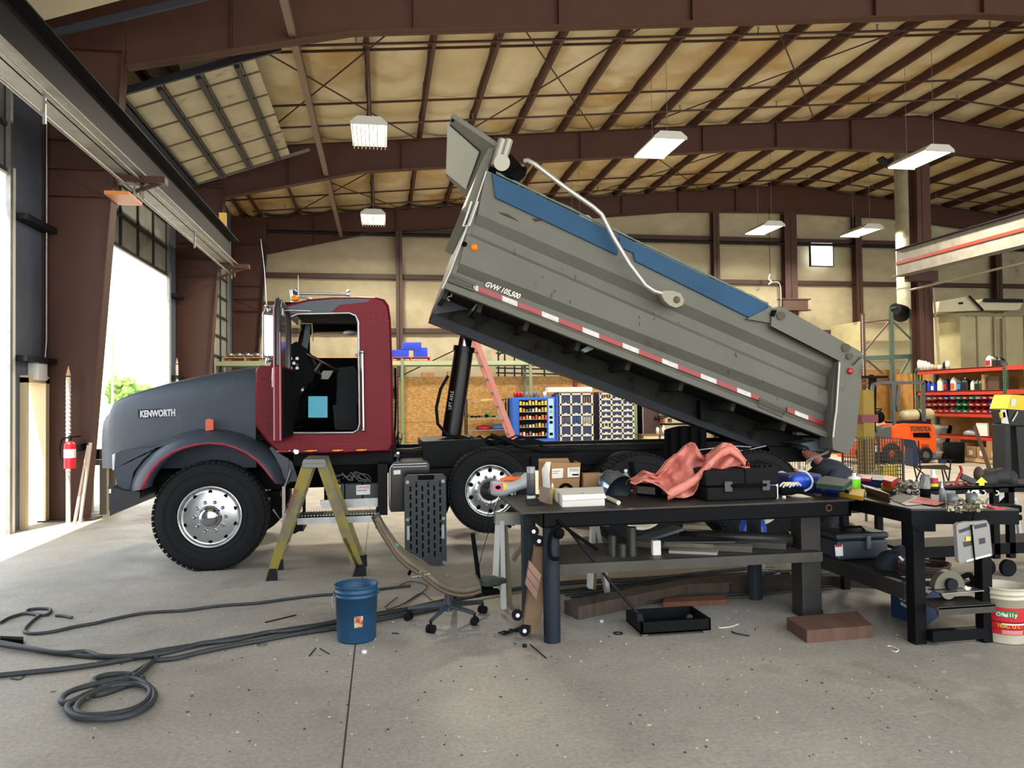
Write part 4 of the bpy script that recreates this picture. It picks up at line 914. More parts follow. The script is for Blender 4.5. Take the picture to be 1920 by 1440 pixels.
# ================================================================ FOREGROUND
def cat_(pts, n=6):
    P_ = [Vector(p) for p in pts]; out = []
    for i in range(len(P_)-1):
        p0 = P_[max(i-1,0)]; p1 = P_[i]; p2 = P_[i+1]; p3 = P_[min(i+2, len(P_)-1)]
        for k in range(n):
            t = k/n; out.append(.5*((2*p1)+(-p0+p2)*t+(2*p0-5*p1+4*p2-p3)*t*t+(-p0+3*p1-3*p2+p3)*t**3))
    out.append(P_[-1]); return out
def base(px, py, z): return PZ(px, py, z)
def zat(b, px, py): return PY(px, py, b.y).z
def wpx(b, px, n): return abs(PY(px+n, 700, b.y).x - PY(px, 700, b.y).x)
TZ = .905
WT = mat('bench_steel', '403b36', .55, .1, spec=.3, c2='2b2825', scale=3, c3='5c4e40', s3=4, t3=.62, w3=.1)
LEGB = mat('leg_blue_grey', '212b33', .55, 0, spec=.25, c2='182027', scale=4)
bench = thing('welding_table', (2.15, 5.55, 0), 'long heavy steel welding table with round left legs, cluttered with tools', 'table')
bl, br_ = (.91, 5.08), (3.40, 5.13); dpt = .95
top = M(); top.prism([(bl[0], bl[1], .892), (br_[0], br_[1], .892), (br_[0]+.02, br_[1]+dpt, .892), (bl[0], bl[1]+dpt, .892)], (0,0,.013)); top.build('table_top', WT, bench)
ap = M(); ap.box(1.07, 3.36, 5.12, 5.14, .79, .892); ap.box(1.07, 3.36, 5.12, 5.17, .785, .795); ap.box(1.07, 3.36, 5.96, 5.98, .79, .892)
ap.box(1.06, 1.08, 5.12, 5.98, .79, .892); ap.box(3.34, 3.36, 5.12, 5.98, .79, .892); ap.build('apron', mat('apron_black', '08090b', .6, spec=.1), bench)
M().lathe((3.18, 5.12, .85), (0,-1,0), [(.022,0),(.028,.004),(.022,.006),(.016,.003)], 16, closed=True).build('apron_ring', mat('rust', '5a2f20', .8), bench)
M().cyl((1.14, 5.19, 0), (1.14, 5.19, .79), .058, n=24).build('leg', LEGB, bench); M().cyl((1.12, 5.92, 0), (1.12, 5.92, .79), .058, n=24).build('leg', LEGB, bench)
M().box(3.09, 3.25, 5.34, 5.5, 0, .8).build('leg', mat('leg_dark', '33312f', .5, .3, c2='242322', scale=6), bench, bevel=.01); M().cyl((3.02, 5.95, 0), (3.02, 5.95, .79), .058, n=24).build('leg', LEGB, bench)
shf = M(); shf.box(1.2, 3.2, 5.25, 5.95, .50, .51); shf.box(1.2, 3.2, 5.24, 5.26, .44, .51); shf.box(1.2, 3.2, 5.93, 5.95, .44, .51); shf.build('lower_shelf', mat('shelf_steel', '4a463f', .5, .3, c2='35322d', scale=5), bench)
# items on the shelf
SZ = .51
def shelfcyl(px, pyb, pyt, rpx, lab, mt, nm='pipe_offcut'):
    b = base(px, pyb, SZ); r = wpx(b, px, rpx); z = zat(b, px, pyt)
    m = M(); m.cyl(b, b+Vector((0,0,z-SZ)), r, n=20, cap=False); m.cyl(b, b+Vector((0,0,z-SZ)), r*.8, n=20, cap=False); m.lathe(b+Vector((0,0,z-SZ)), (0,0,1), [(r*.8,0),(r,0)], 20, smooth=False); return tag(m.build(nm, mt), lab, 'pipe offcut', 'pipe offcuts on the lower shelf')
PIPE = mat('pipe_steel', '3a3a38', .45, .5)
shelfcyl(1149, 1043, 1004, 7, 'short dark steel pipe stub standing leftmost on the lower shelf', PIPE)
shelfcyl(1167, 1044, 1020, 7, 'lowest dark pipe stub between two taller ones on the shelf', PIPE)
shelfcyl(1185, 1042, 988, 8.5, 'tallest dark pipe stub standing on the lower shelf', PIPE)
b = base(1232, 1041, SZ); M_ = M().box(b.x-.03, b.x+.03, b.y, b.y+.04, SZ, zat(b, 1232, 1014)); tag(M_.build('small_carton', PAPER), 'small white carton standing on the lower shelf', 'box')
q = [base(x, y, SZ) for x, y in ((1254,1037),(1345,1041),(1348,1030),(1255,1024))]; tag(M().prism(q, (0,0,.018)).build('steel_plate', mat('pale_plate', '8f8b82', .5)), 'pale flat steel plate lying lowest on the shelf', 'plate')
q = [base(x, y, SZ) + Vector((0,0,.022)) for x, y in ((1245,1030),(1338,1034),(1340,1020),(1295,1012),(1252,1015))]; tag(M().prism(q, (0,0,.03)).build('steel_plate', mat('oily_plate', '4b463c', .5, c2='6a604f', scale=9)), 'oily brown steel plate stacked on the pale plate', 'plate')
def channel(p, q, w_, lab, mt=PIPE):
    m = M(); p = Vector(p); q = Vector(q); m.bar(p, q, w_, .006); d = (q-p).normalized(); x = d.cross(Vector((0,0,1))).normalized()
    for s in (-1, 1): m.bar(p + x*s*w_/2 + Vector((0,0,.02)), q + x*s*w_/2 + Vector((0,0,.02)), .006, .045)
    return tag(m.build('steel_channel', mt), lab, 'steel offcut', 'steel offcuts on the lower shelf')
S1 = SZ + .006
channel((1.95, 5.75, S1), (2.7, 5.35, S1), .09, 'rusty steel channel lying slanted leftmost on the lower shelf', mat('rusty_channel', '4b4136', .6))
channel((2.25, 5.85, S1), (3.0, 5.4, S1), .1, 'dark steel channel with its open end to the right on the shelf')
tag(M().lathe((2.35, 5.88, S1+.05), Vector((.62,-.35,.0)), [(.045,0),(.045,.85),(.037,.85),(.037,0)], 20, closed=True).build('steel_tube', PIPE), 'thick dark round tube lying slanted over the shelf', 'tube', 'steel offcuts on the lower shelf')
tag(M().bar((2.1, 5.6, S1+.055), (2.62, 5.5, S1+.055), .12, .012).build('steel_bracket', PIPE), 'flat dark bracket lying on the rusty channel', 'bracket', 'steel offcuts on the lower shelf')
tag(M().bar((2.0, 5.85, S1+.02), (2.35, 5.9, S1+.1), .16, .02).build('steel_bracket', mat('blue_grey_steel', '5c6a75', .4, .4)), 'blue grey steel piece behind the offcuts on the shelf', 'bracket')
# ---- on the table
def can(px, pyb, pyt, rpx, prof, mats, z=TZ, name='can', lab='', cat='can', parts=()):
    b = base(px, pyb, z); r = wpx(b, px, rpx); h = zat(b, px, pyt) - z
    root = thing(name, b, lab, cat)
    for nm, pr, mt in parts: M().lathe(b, (0,0,1), [(r*a, h*c_) for a, c_ in pr], 24).build(nm, mt, root)
    return root
can(996, 936, 875, 8, None, None, name='spray_can', lab='tall grey and black spray can at the left end of the table', cat='spray can', parts=(('body', [(0,0),(1,0),(1,.80),(.96,.82)], mat('can_label', '3b3c3c', .4, c2='575a5a', scale=30)), ('cap', [(.98,.81),(.98,.99),(.9,1),(0,1)], mat('can_cap', '8b8d8d', .35)), ('base_band', [(1.01,.02),(1.01,.12)], WHITEP)))
# plastic bag / jug with label and orange glove
b = base(950, 928, TZ); jg = thing('plastic_jug', b, 'squashed clear plastic jug with pink label overhanging the table end', 'jug')
m = M(); P0, P1 = PY(922, 915, b.y), PY(986, 900, b.y-.02); rings = []
for i in range(13):
    t = i/12; c = P0.lerp(P1, t) + Vector((0,0,-.03*math.sin(PI*t))); hh = .052 + .01*math.sin(7*t); ww = .09
    rings.append([c + Vector((0, math.cos(a)*ww, max(-hh, min(hh, math.sin(a)*hh*1.25)))) for a in [2*PI*k/16 for k in range(16)]])
m.loft(rings); m.build('body', mat('frosted_plastic', 'b9bfc0', .35, trans=.25), jg)
ly_ = b.y - .093
M().prism(pp([(926,908),(943,907),(944,920),(927,921)], ly_), (0,-.002,0)).build('pink_label', mat('pink_label', 'd05c78', .5), jg); M().prism(pp([(943,907),(951,907),(951,919),(944,920)], ly_), (0,-.002,0)).build('yellow_label', mat('yellow_label', 'd6d020', .5), jg)
M().sph(PY(934,914,ly_-.003), .022, 14, sc_=(1,.1,.7)).build('label_oval', BLACKF, jg)
gv = M(); rsx = random.Random(6)
c0 = PY(938, 901, b.y)
gv.tube(cat_([c0, c0+Vector((.05,0,.012)), c0+Vector((.1,.01,.008)), c0+Vector((.16,.0,.015))]), .017); gv.tube(cat_([c0+Vector((.03,.03,.0)), c0+Vector((.09,.04,.02)), c0+Vector((.15,.05,.012))]), .016)
tag(gv.build('work_glove', mat('glove_orange', 'e0622a', .7)), 'orange and dark work glove lying on the plastic jug', 'glove')
gb = M(); gb.sph(PY(972, 892, b.y+.06), .05, 12, sc_=(1.3,1,.6)); tag(gb.build('work_glove', mat('glove_dark', '3a3a3a', .8, c2='5a5a58', scale=20)), 'crumpled dark grey glove lying behind the orange one', 'glove')
# plates
q = [base(x, y, TZ) for x, y in ((984,939),(991,949),(1020,947),(1006,937))]; tag(M().prism(q, (0,0,.012)).build('metal_plate', DARKST), 'small flat grey metal plate on the table beside the spray can', 'plate')
b = base(1022, 946, TZ); tag(M().prism([PY(1011,912,b.y+.09), PY(1031,917,b.y), PY(1031,946,b.y), PY(1011,940,b.y+.09)], (.02,0,0)).build('wooden_block', mat('stained_block', '8a7564', .7, c2='6d5a4c', scale=9)), 'stained square wooden block standing on edge beside the cardboard box', 'block')
for k in range(3):
    b_ = base(1009+k*3, 936-k, TZ); tag(M().tube([b_+Vector((.01*k,.01,.004)), b_+Vector((.05,.015*k,.006)), b_+Vector((.075,-.01,.004))], .004, n=5).build('loose_fitting', CHROME), ['small shiny fitting lying left of two others before the wooden block','small shiny fitting lying between two others before the wooden block','small shiny fitting lying right of two others before the wooden block'][k], 'fitting', 'shiny fittings before the wooden block')
# cardboard box
b = base(1050, 926, TZ); cbx = thing('cardboard_box', b, 'open brown cardboard box with white labels and a black ring print', 'box')
yb0 = b.y; M().prism(pp([(1032,868),(1091,868),(1088,922),(1032,924)], yb0), (0,.012,0)).build('front_panel', CARD, cbx); M().prism(pp([(1010,860),(1065,859),(1068,866),(1068,915),(1012,918)], yb0+.22), (0,.01,0)).build('back_panel', CARD, cbx)
M().prism([PY(1012,866,yb0+.2), PY(1033,868,yb0), PY(1032,922,yb0), PY(1012,918,yb0+.2)], (-.01,0,0)).build('side_panel', CARD, cbx)
M().prism([PY(1091,868,yb0), PY(1091,868,yb0)+Vector((0,.22,0)), PY(1088,922,yb0)+Vector((0,.22,0)), PY(1088,922,yb0)], (-.01,0,0)).build('side_panel', CARD, cbx)
M().add([PY(1016,880,yb0+.02), PY(1024,866,yb0-.01), PY(1033,866,yb0-.02), PY(1030,890,yb0-.03), PY(1032,918,yb0-.02), PY(1018,914,yb0)], [(0,1,2,3,4,5)]).build('white_flap', PAPER, cbx, solid=.004)
for l in ([(1035,879),(1056,878),(1055,896),(1035,897)], [(1064,877),(1087,876),(1086,894),(1064,895)]): M().prism(pp(l, yb0-.001), (0,-.002,0)).build('shipping_label', PAPER, cbx)
bar_ = M(); 
for k in range(9): bar_.bar(PY(1068+k*2, 878, yb0-.004), PY(1068+k*2, 884, yb0-.004), .002+.001*(k % 3), .002)
bar_.bar(PY(1073,890,yb0-.004), PY(1085,890,yb0-.004), .002, .012); bar_.bar(PY(1037,884,yb0-.004), PY(1050,883,yb0-.004), .002, .003); bar_.bar(PY(1037,888,yb0-.004), PY(1047,887,yb0-.004), .002, .003); bar_.build('label_print', BLACKF, cbx)
c = PY(1061, 920, yb0-.003); ar = M(); n = 16
ar.add([c + Vector((math.cos(PI*i/n)*r_, 0, math.sin(PI*i/n)*r_*.95)) for r_ in (.036, .064) for i in range(n+1)], [(i, i+1, n+2+i, n+1+i) for i in range(n)]); ar.build('ring_print', BLACKF, cbx)
M().bar(PY(1032,897,yb0-.002), PY(1090,896,yb0-.002), .001, .004).build('box_seam', mat('seam_brown', '6b4f30', .8), cbx)
b = base(1110, 925, TZ); tag(M().box(b.x-.07, b.x+.09, b.y+.0, b.y+.1, TZ, zat(b,1110,888)).build('cardboard_box', CARD), 'low closed cardboard box behind the face shield', 'box', )
b2_ = base(1110, 927, TZ); ml = M()
for k in range(4): ml.box(b2_.x-.06, b2_.x+.06, b2_.y, b2_.y+.08, TZ+.016*k, TZ+.016*k+.010)
tag(ml.build('filter_stack', mat('filter_grey', '75736c', .6)), 'small stack of grey strips between cardboard box and face shield', 'stack')
can(1036, 937, 906, 5, None, None, name='dropper_bottle', lab='small yellow oil bottle with pointed cap beside the cardboard box', cat='bottle', parts=(('body', [(0,0),(1,0),(1,.68),(.5,.78)], mat('oil_yellow', 'b8a020', .25)), ('cap', [(.5,.76),(.45,.85),(.2,1),(0,1)], WHITEP)))
# white box
b = base(1055, 951, TZ); wb2 = thing('white_carton', b, 'flat white carton with a closed lid at the table front', 'box')
q = [base(x, y, TZ) for x, y in ((1054,951),(1134,948),(1131,933),(1040,937))]; h = zat(base(1054,951,TZ), 1054, 930) - TZ
M().prism(q, (0,0,h)).build('carton_body', mat('carton_white', 'cfcac0', .7), wb2, bevel=.003)
l0 = [p + Vector((0,0,h+.004)) for p in q]; lf = PY(1056,939,q[0].y-.01); rf = PY(1137,934,q[1].y-.01)
M().add([l0[3], l0[2], l0[1], l0[0], lf, rf+Vector((.0,0,0))], [(0,1,2,3),(3,2,5,4)][:2]).build('lid', mat('carton_lid', 'ddd9ce', .7), wb2, solid=.004)
M().box(q[0].x+.16, q[0].x+.17, q[0].y+.06, q[0].y+.07, TZ+h, TZ+h+.008).build('lid_mark', BLACKF, wb2)
# face shield
b = base(1150, 932, TZ); fs_ = thing('face_shield', b, 'curved metallic face shield resting on the table', 'face shield')
m = M(); cc = PY(1150, 912, b.y+.05); ax = Vector((.35, -.75, -.38)).normalized(); m.lathe(cc - ax*.10, ax, [(.05,-.02),(.09,0),(.115,.05),(.125,.12),(.13,.17)], 32); m.build('visor', mat('visor_chrome', '9a9da2', .18, .9, c2='6e86b0', scale=5), fs_)
M().lathe(cc - ax*.10, ax, [(.122,.165),(.06,.10),(0,.09)], 32).build('inner_pad', mat('dark_blue_pad', '16232e', .5), fs_)
tag(M().tube([base(1138,938,TZ)+Vector((0,0,.02)), base(1160,947,TZ)+Vector((0,0,.016))], .016, n=10).build('grip_bar', mat('handle_cream', 'cfc9b4', .4)), 'pale plastic handle lying in front of the face shield', 'handle')
can(1174, 926, 880, 8, None, None, name='soda_bottle', lab='clear bottle with red label behind the face shield', cat='bottle', parts=(('body', [(0,0),(1,0),(1,.3),(.95,.32)], mat('cola_orange', 'c86820', .15, trans=.3)), ('label', [(1.02,.3),(1.02,.55)], REDP), ('shoulder', [(1,.55),(.9,.7),(.35,.85),(.3,.92)], mat('clear_plastic', 'cfd4d4', .1, trans=.7)), ('cap', [(.38,.9),(.38,1),(0,1)], WHITEP)))
tag(M().bar(PY(1189,905,6.0), PY(1183,866,6.0), .05, .03).build('black_tool_handle', BLACKF), 'black upright tool handle behind the clear bottle', 'tool')
# black box under cloth
b = base(1194, 928, TZ); kb = thing('small_case', b, 'small black box with grey label under the pink cloth edge', 'box')
q = [base(x, y, TZ) for x, y in ((1194,928),(1237,932),(1243,921),(1200,918))]; M().prism(q, (0,0,zat(q[0],1194,905)-TZ)).build('box_body', BLACKF, kb, bevel=.004); M().add([q[0].lerp(q[1],.02)+Vector((0,-.003,.015)), q[0].lerp(q[1],.8)+Vector((0,-.003,.015)), q[0].lerp(q[1],.8)+Vector((0,-.003,.07)), q[0].lerp(q[1],.02)+Vector((0,-.003,.07))], [(0,1,2,3)]).build('box_label', mat('label_grey', '77756f', .5), kb)
# pink cloth : ridges over front profile
m = M()
topl = [(1183,899),(1196,893),(1208,882),(1220,886),(1232,890),(1242,880),(1252,864),(1266,852),(1272,850),(1288,834),(1296,829),(1303,831),(1310,843),(1318,856),(1332,850),(1345,838),(1358,830),(1372,832),(1384,842),(1393,855),(1404,868),(1408,874)]
botl = [(1181,905),(1192,908),(1204,903),(1222,905),(1236,912),(1246,921),(1252,926),(1260,931),(1268,933),(1280,934),(1290,932),(1300,928),(1308,915),(1312,898),(1322,888),(1340,884),(1355,880),(1368,876),(1380,874),(1392,876),(1400,878),(1406,877)]
NT = 84
def prof(l, u):
    x = l[0][0] + (l[-1][0]-l[0][0])*u
    for a, b_ in zip(l, l[1:]):
        if a[0] <= x <= b_[0]: return (x, a[1]+(b_[1]-a[1])*(x-a[0])/(b_[0]-a[0]))
    return l[-1]
def clo(u, v):
    a = prof(topl, u); c_ = prof(botl, u); x = a[0]*(1-v)+c_[0]*v; y = a[1]*(1-v)+c_[1]*v
    yw = 5.62 - .30*v*v + .05*math.sin(u*19+v*4) + .035*math.sin(u*43-v*9) + .025*math.sin(v*17+u*25)
    if u > .62: yw = 5.50 - .10*v + .04*math.sin(u*30+v*7)
    return PY(x, y, yw)
m.grid(clo, NT, 24)
m.grid(lambda u, v: (lambda p: Vector((p.x, p.y + .02 + v*(.16+.04*math.sin(u*30)), p.z - v*v*(p.z-TZ-.01)*.9)))(clo(u, 0)), NT, 6)
tag(m.build('cloth', mat('pink_cloth', 'd98a7e', .9, c2='c46e5c', scale=7, c3='8a4a42', s3=9, t3=.6, w3=.1, bump=.5, bscale=40), solid=.004), 'crumpled dirty pink cloth heaped on the table', 'cloth')
m = M()
def loop_(u, v):
    t = u; c = [(1252,922),(1280,908),(1306,892),(1330,866),(1350,846),(1368,838),(1385,850),(1398,866)]
    k = t*(len(c)-1); i = min(int(k), len(c)-2); f = k-i; x = c[i][0]+(c[i+1][0]-c[i][0])*f; y = c[i][1]+(c[i+1][1]-c[i][1])*f
    return PY(x, y + (v-.2)*22*(1-.3*t), 5.30 + .1*t - .03*math.sin(PI*v))
m.grid(loop_, 30, 5); tag(m.build('cloth_fold', MC['pink_cloth'], bpy.data.objects['cloth'], solid=.004))
tag(bpy.data.objects['cloth_fold'])
# tool case
b = base(1325, 941, TZ); tcs = thing('tool_case', b, 'large black plastic tool case lying flat in the middle of the table', 'tool case')
x0, x1 = PY(1307,0,b.y).x, PY(1443,0,b.y).x; zt_ = zat(b, 1380, 881); zm = zat(b, 1380, 911); CS = mat('case_black', '0f0f0f', .7, c2='141414', scale=10, spec=.12)
M().box(x0+.01, x1-.01, b.y, b.y+.33, TZ, zm-.006).build('case_body', CS, tcs, bevel=.015); M().box(x0, x1, b.y-.004, b.y+.335, zm, zt_).build('case_lid', CS, tcs, bevel=.015)
mid = M(); mid.box(x0+.3, x0+.31, b.y-.008, b.y+.3, zm+.01, zt_+.001); mid.build('lid_groove', BLACKF, tcs)
hn = M(); zc = zm+.004; hn.tube([(x0+.19, b.y-.01, zc), (x0+.2, b.y-.035, zc), (x1-.12, b.y-.035, zc), (x1-.11, b.y-.01, zc)], .01); hn.build('handle', BLACKF, tcs)
for xx in (x0+.17, x1-.11): M().box(xx-.03, xx+.03, b.y-.018, b.y, zm-.04, zm+.035).build('latch', mat('latch_grey', '3a3a3a', .5), tcs, bevel=.004)
for k in range(4):
    p0 = PY(1400+k*10, 878, b.y+.15); tag(M().tube(cat_([p0+Vector((-.05,0,.006+.002*k)), p0+Vector((-.01,.03*k,.05)), p0+Vector((.05,-.02,.03)), p0+Vector((.07,.03,.008))]), .006, n=6).build('cable_loop', RUBBER), ['black cable loop lying leftmost on the tool case','black cable loop lying second on the tool case','black cable loop lying third on the tool case','black cable loop lying rightmost on the tool case'][k], 'cable', 'cable loops on the tool case')
# white/blue can
b = base(1451, 936, TZ); wc = thing('cleaner_can', b, 'white and blue cleaner pack standing right of the tool case', 'can')
M().box(b.x-.038, b.x+.038, b.y, b.y+.07, TZ, zat(b,1451,884)).build('pack_body', WHITEP, wc, bevel=.006)
M().sph(PY(1448,909,b.y), .034, 16, sc_=(.8,.06,1)).build('blue_badge', mat('badge_blue', '2362b0', .4), wc); M().box(b.x-.03, b.x+.025, b.y-.002, b.y, TZ+.01, TZ+.06).build('blue_print', mat('badge_blue', '2362b0', .4), wc); M().box(b.x-.03, b.x+.02, b.y-.002, b.y, zat(b,1451,892), zat(b,1451,888)).build('dark_print', BLACKF, wc)
b = base(1468, 915, TZ); pb = M(); pb.sph(PY(1463,891,b.y), .06, 14, sc_=(1.2,.8,.55)); o_ = pb.build('plastic_bag', mat('bag_white', 'd0cfc8', .4, alpha=.85)); tx = bpy.data.textures.new('cr', 'CLOUDS'); tx.noise_scale = .05; md = o_.modifiers.new('d', 'DISPLACE'); md.texture = tx; md.strength = .05; tag(o_, 'crumpled clear plastic bag on top of the blue packages', 'bag')
BLU2 = mat('bright_blue', '1546b4', .3); NAVY = mat('navy_plastic', '182458', .45)
b = base(1480, 925, TZ); tag(M().box(PY(1460,0,b.y).x, PY(1524,0,b.y).x, b.y, b.y+.2, TZ, zat(b,1490,890)).build('blue_case', NAVY, bevel=.02), 'navy blue package behind the blue dish', 'package')
tag(M().sph(PY(1501,902,5.42), .085, 20, sc_=(1.0,.5,.75)).build('blue_dish', BLU2), 'bright blue rounded plastic dish with clear hose around it', 'dish')
tag(M().tube(cat_([PY(1497,882,5.38), PY(1512,886,5.36), PY(1523,900,5.34), PY(1520,914,5.33), PY(1508,921,5.33)]), .008, n=8).build('clear_hose', mat('hose_clear', 'b9bec8', .2)), 'curved clear hose around the blue dish', 'hose')
tag(M().cyl(PY(1462,921,5.33), PY(1504,921,5.33), .028, n=16).build('black_cylinder', BLACKF), 'black cylinder lying in front of the blue package', 'cylinder')
rg_ = M(); 
for k in range(5): rg_.tube(cat_([PY(1462+k*6,912+2*(k % 2),5.3), PY(1470+k*6,905,5.31), PY(1478+k*6,911,5.3)]), .007, n=6)
tag(rg_.build('rag_strips', mat('rag_white', 'c9c2ae', .8)), 'white and tan rag strips lying before the blue dish', 'rag')
m = M(); a, b_ = base(1477,932,TZ)+Vector((0,0,.015)), base(1521,935,TZ)+Vector((0,0,.012)); m.tube([a, a.lerp(b_,.12), a.lerp(b_,.2), a.lerp(b_,.6), b_], lambda t: [.008,.009,.016,.016,.002][int(round(t*4))], n=12); tag(m.build('glue_tube', mat('tube_cream', 'd8c8b4', .5)), 'cream squeeze tube lying at the front right of the table', 'tube')
b = base(1470, 935, TZ); tag(M().lathe(b, (0,0,1), [(0,0),(.014,0),(.014,.02),(0,.022)], 14).build('plastic_plug', WHITEP), 'small white cap left of the cream squeeze tube', 'cap')
b = base(1533, 931, TZ); tag(M().lathe(b, (0,0,1), [(.015,0),(.028,0),(.028,.022),(.015,.022)], 20, closed=True).build('tape_roll', mat('tape_dark', '3a3326', .6)), 'dark tape roll lying right of the squeeze tube', 'tape roll')
# blue crates at right back
def slab(l, zb, h, mt, nm, lab, cat, grp=None, bev=.004):
    q = [base(x, y, zb) for x, y in l]; return tag(M().prism(q, (0,0,h)).build(nm, mt, bevel=bev), lab, cat, grp)
b = thing('parts_tray', base(1550, 920, TZ), 'long blue parts tray with a grey and blue front at the table right end', 'tray')
q = [base(x, y, TZ) for x, y in ((1523,923),(1573,932),(1600,918),(1548,908))]; M().prism(q, (0,0,.075)).build('tray_body', NAVY, b, bevel=.005)
f = lambda t, z: q[0].lerp(q[1], t) + Vector((.0,-.004,z)); M().add([f(.35,.03), f(.5,.03), f(.5,.07), f(.35,.07)], [(0,1,2,3)]).build('grey_label', mat('label_grey', '77756f', .5), b); M().add([f(.52,.028), f(.97,.028), f(.97,.072), f(.52,.072)], [(0,1,2,3)]).build('blue_front', BLU2, b)
slab(((1530,915),(1582,921),(1598,908),(1540,902)), TZ+.09, .035, mat('dark_green_lid', '1d3a30', .5), 'tray_lid', 'dark green lid resting behind the long blue tray', 'lid')
slab(((1573,925),(1592,934),(1597,926),(1580,918)), TZ, .055, mat('slate_plastic', '31404a', .5), 'plastic_bin', 'slate plastic bin at the right end of the welding table', 'bin')
can(1602, 920, 887, 10, None, None, z=TZ, name='green_bottle', lab='white bottle with bright green label on the yellow bin', cat='bottle', parts=(('body', [(0,0),(1,0),(1,.75),(.6,.84)], WHITEP), ('green_label', [(1.03,.08),(1.03,.68)], mat('lime', '6fd022', .4)), ('spray_head', [(.35,.82),(.3,1),(0,1)], WHITEP)))
# ---- second table
t2 = thing('steel_cart_table', (3.75, 5.3, 0), 'black steel side table with sloping shelf rail at the right', 'table')
BK = mat('table_black', '08090c', .6, 0, spec=.12, c2='0e0f11', scale=6, bump=.05)
q = [Vector(v) for v in ((3.47,4.62,.80),(4.12,4.44,.80),(4.14,6.25,.80),(3.47,6.25,.80))]
M().prism([p+Vector((0,0,.09)) for p in q], (0,0,.012)).build('table_top', mat('top_dark', '2c2d2e', .5, .3, c2='3a3b3b', scale=5), t2); M().prism(q, (0,0,.09)).build('apron', BK, t2)
M().prism([Vector((3.47,4.62,.8)), Vector((3.52,4.61,.75)), Vector((3.62,4.585,.75)), Vector((3.62,4.585,.8))], (0,.05,0)).build('gusset', BK, t2)
for x, y, w_ in ((3.52,4.66,.085), (3.98,4.6,.075), (3.92,6.08,.06), (3.52,6.0,.06)): M().box(x-w_/2, x+w_/2, y-w_/2, y+w_/2, 0, .8).build('leg', BK, t2, bevel=.004)
sh2 = M(); sh2.box(3.46, 3.5, 4.7, 6.2, .28, .39); sh2.box(3.48, 4.0, 4.7, 6.2, .36, .375); sh2.box(3.96, 4.0, 4.7, 6.2, .3, .38); sh2.build('lower_shelf', mat('shelf_brownblack', '28282a', .5, .3, c2='343230', scale=4), t2)
stp = M(); stp.box(3.55, 3.98, 4.5, 4.72, .26, .275); stp.box(3.56, 3.98, 4.50, 4.52, .22, .27); stp.build('front_step', mat('shelf_steel', '4a463f', .5), t2); M().box(3.56, 3.98, 4.56, 4.62, .03, .1).build('foot_rail', BK, t2)
TZ2 = .905
# right clamp bits
tag(M().obox(Vector((4.16,4.62,.88)), (.2,.12,.05)).obox(Vector((4.2,4.62,.82)), (.14,.1,.04)).build('bench_clamp', BLACKF, bevel=.01), 'black clamp jaws sticking out of the side table right end', 'clamp')
cb_ = [PZ(1622,914,TZ2+.0), PZ(1665,934,TZ2), PZ(1668,946,TZ2), PZ(1628,944,TZ2)]
m = M().prism([PY(1622,913,5.35), PY(1666,926,4.95), PY(1669,946,4.93), PY(1627,937,5.33)], (.012,.01,0)); tag(m.build('clipboard', mat('brown_board', '3a1f1c', .5)), 'dark brown clipboard standing tilted on the side table', 'clipboard')
tag(M().prism([PY(1617,908,5.5), PY(1640,914,5.4), PY(1668,926,5.2), PY(1660,930,5.2), PY(1630,921,5.4)], (0,.02,.0)).build('crumpled_paper', PAPER), 'crumpled white paper behind the brown clipboard', 'paper')
def sheet(l, mt, nm, lab, dz): return slab(l, TZ2+dz, .002, mt, nm, lab, 'paper', None, 0)
sheet(((1672,938),(1700,948),(1745,944),(1712,929)), mat('white_sheet', 'c4bfb0', .7), 'paper_sheet', 'white paper sheet lying on the side table under the pink one', .001)
sheet(((1703,941),(1755,948),(1777,941),(1724,932)), mat('pink_sheet', 'cf7a76', .7), 'paper_sheet', 'pink paper sheet lying on the side table', .005)
sheet(((1668,934),(1690,944),(1715,932),(1688,924)), mat('grey_sheet', '75736c', .7), 'paper_sheet', 'grey sheet lying left of the pink paper', .003)
GL2 = mat('jar_glass', 'b6c0c0', .08, trans=.75)
can(1735, 930, 890, 8, None, None, name='glass_jar', lab='tall clear jar with dark base standing behind the pink paper', cat='jar', parts=(('body', [(1,.35),(1,.85),(.8,.9),(.8,1),(0,1)], GL2), ('dark_base', [(0,0),(1.02,0),(1.02,.34),(0,.34)], BLACKF)))
can(1750, 914, 880, 7, None, None, z=.814, name='red_label_bottle', lab='white bottle with red and yellow label behind the tall jar', cat='bottle', parts=(('body', [(0,0),(1,0),(1,.2),(1,.55),(.5,.7)], WHITEP), ('red_label', [(1.04,.22),(1.04,.55)], REDP), ('yellow_label', [(1.05,.02),(1.05,.22)], mat('yellow_label', 'd6a020', .5)), ('cap', [(.5,.68),(.45,1),(0,1)], WHITEP)))
can(1767, 943, 903, 5, None, None, name='glue_bottle', lab='small grey bottle with pointed nozzle on the side table', cat='bottle', parts=(('body', [(0,0),(1,0),(1,.6),(.5,.7)], mat('bottle_grey', '6d7478', .4)), ('nozzle', [(.45,.68),(.12,1),(0,1)], WHITEP)))
can(1786, 950, 926, 9, None, None, name='glass_jar', lab='short clear glass jar left in front of the bolt pile', cat='jar', parts=(('body', [(0,0),(.85,0),(1,1),(.95,1),(.8,.05)], GL2),))
can(1822, 949, 925, 9, None, None, name='glass_jar', lab='short clear glass jar right behind the bolt pile', cat='jar', parts=(('body', [(0,0),(.85,0),(1,1),(.95,1),(.8,.05)], GL2),))
bt = M(); rsx = random.Random(8)
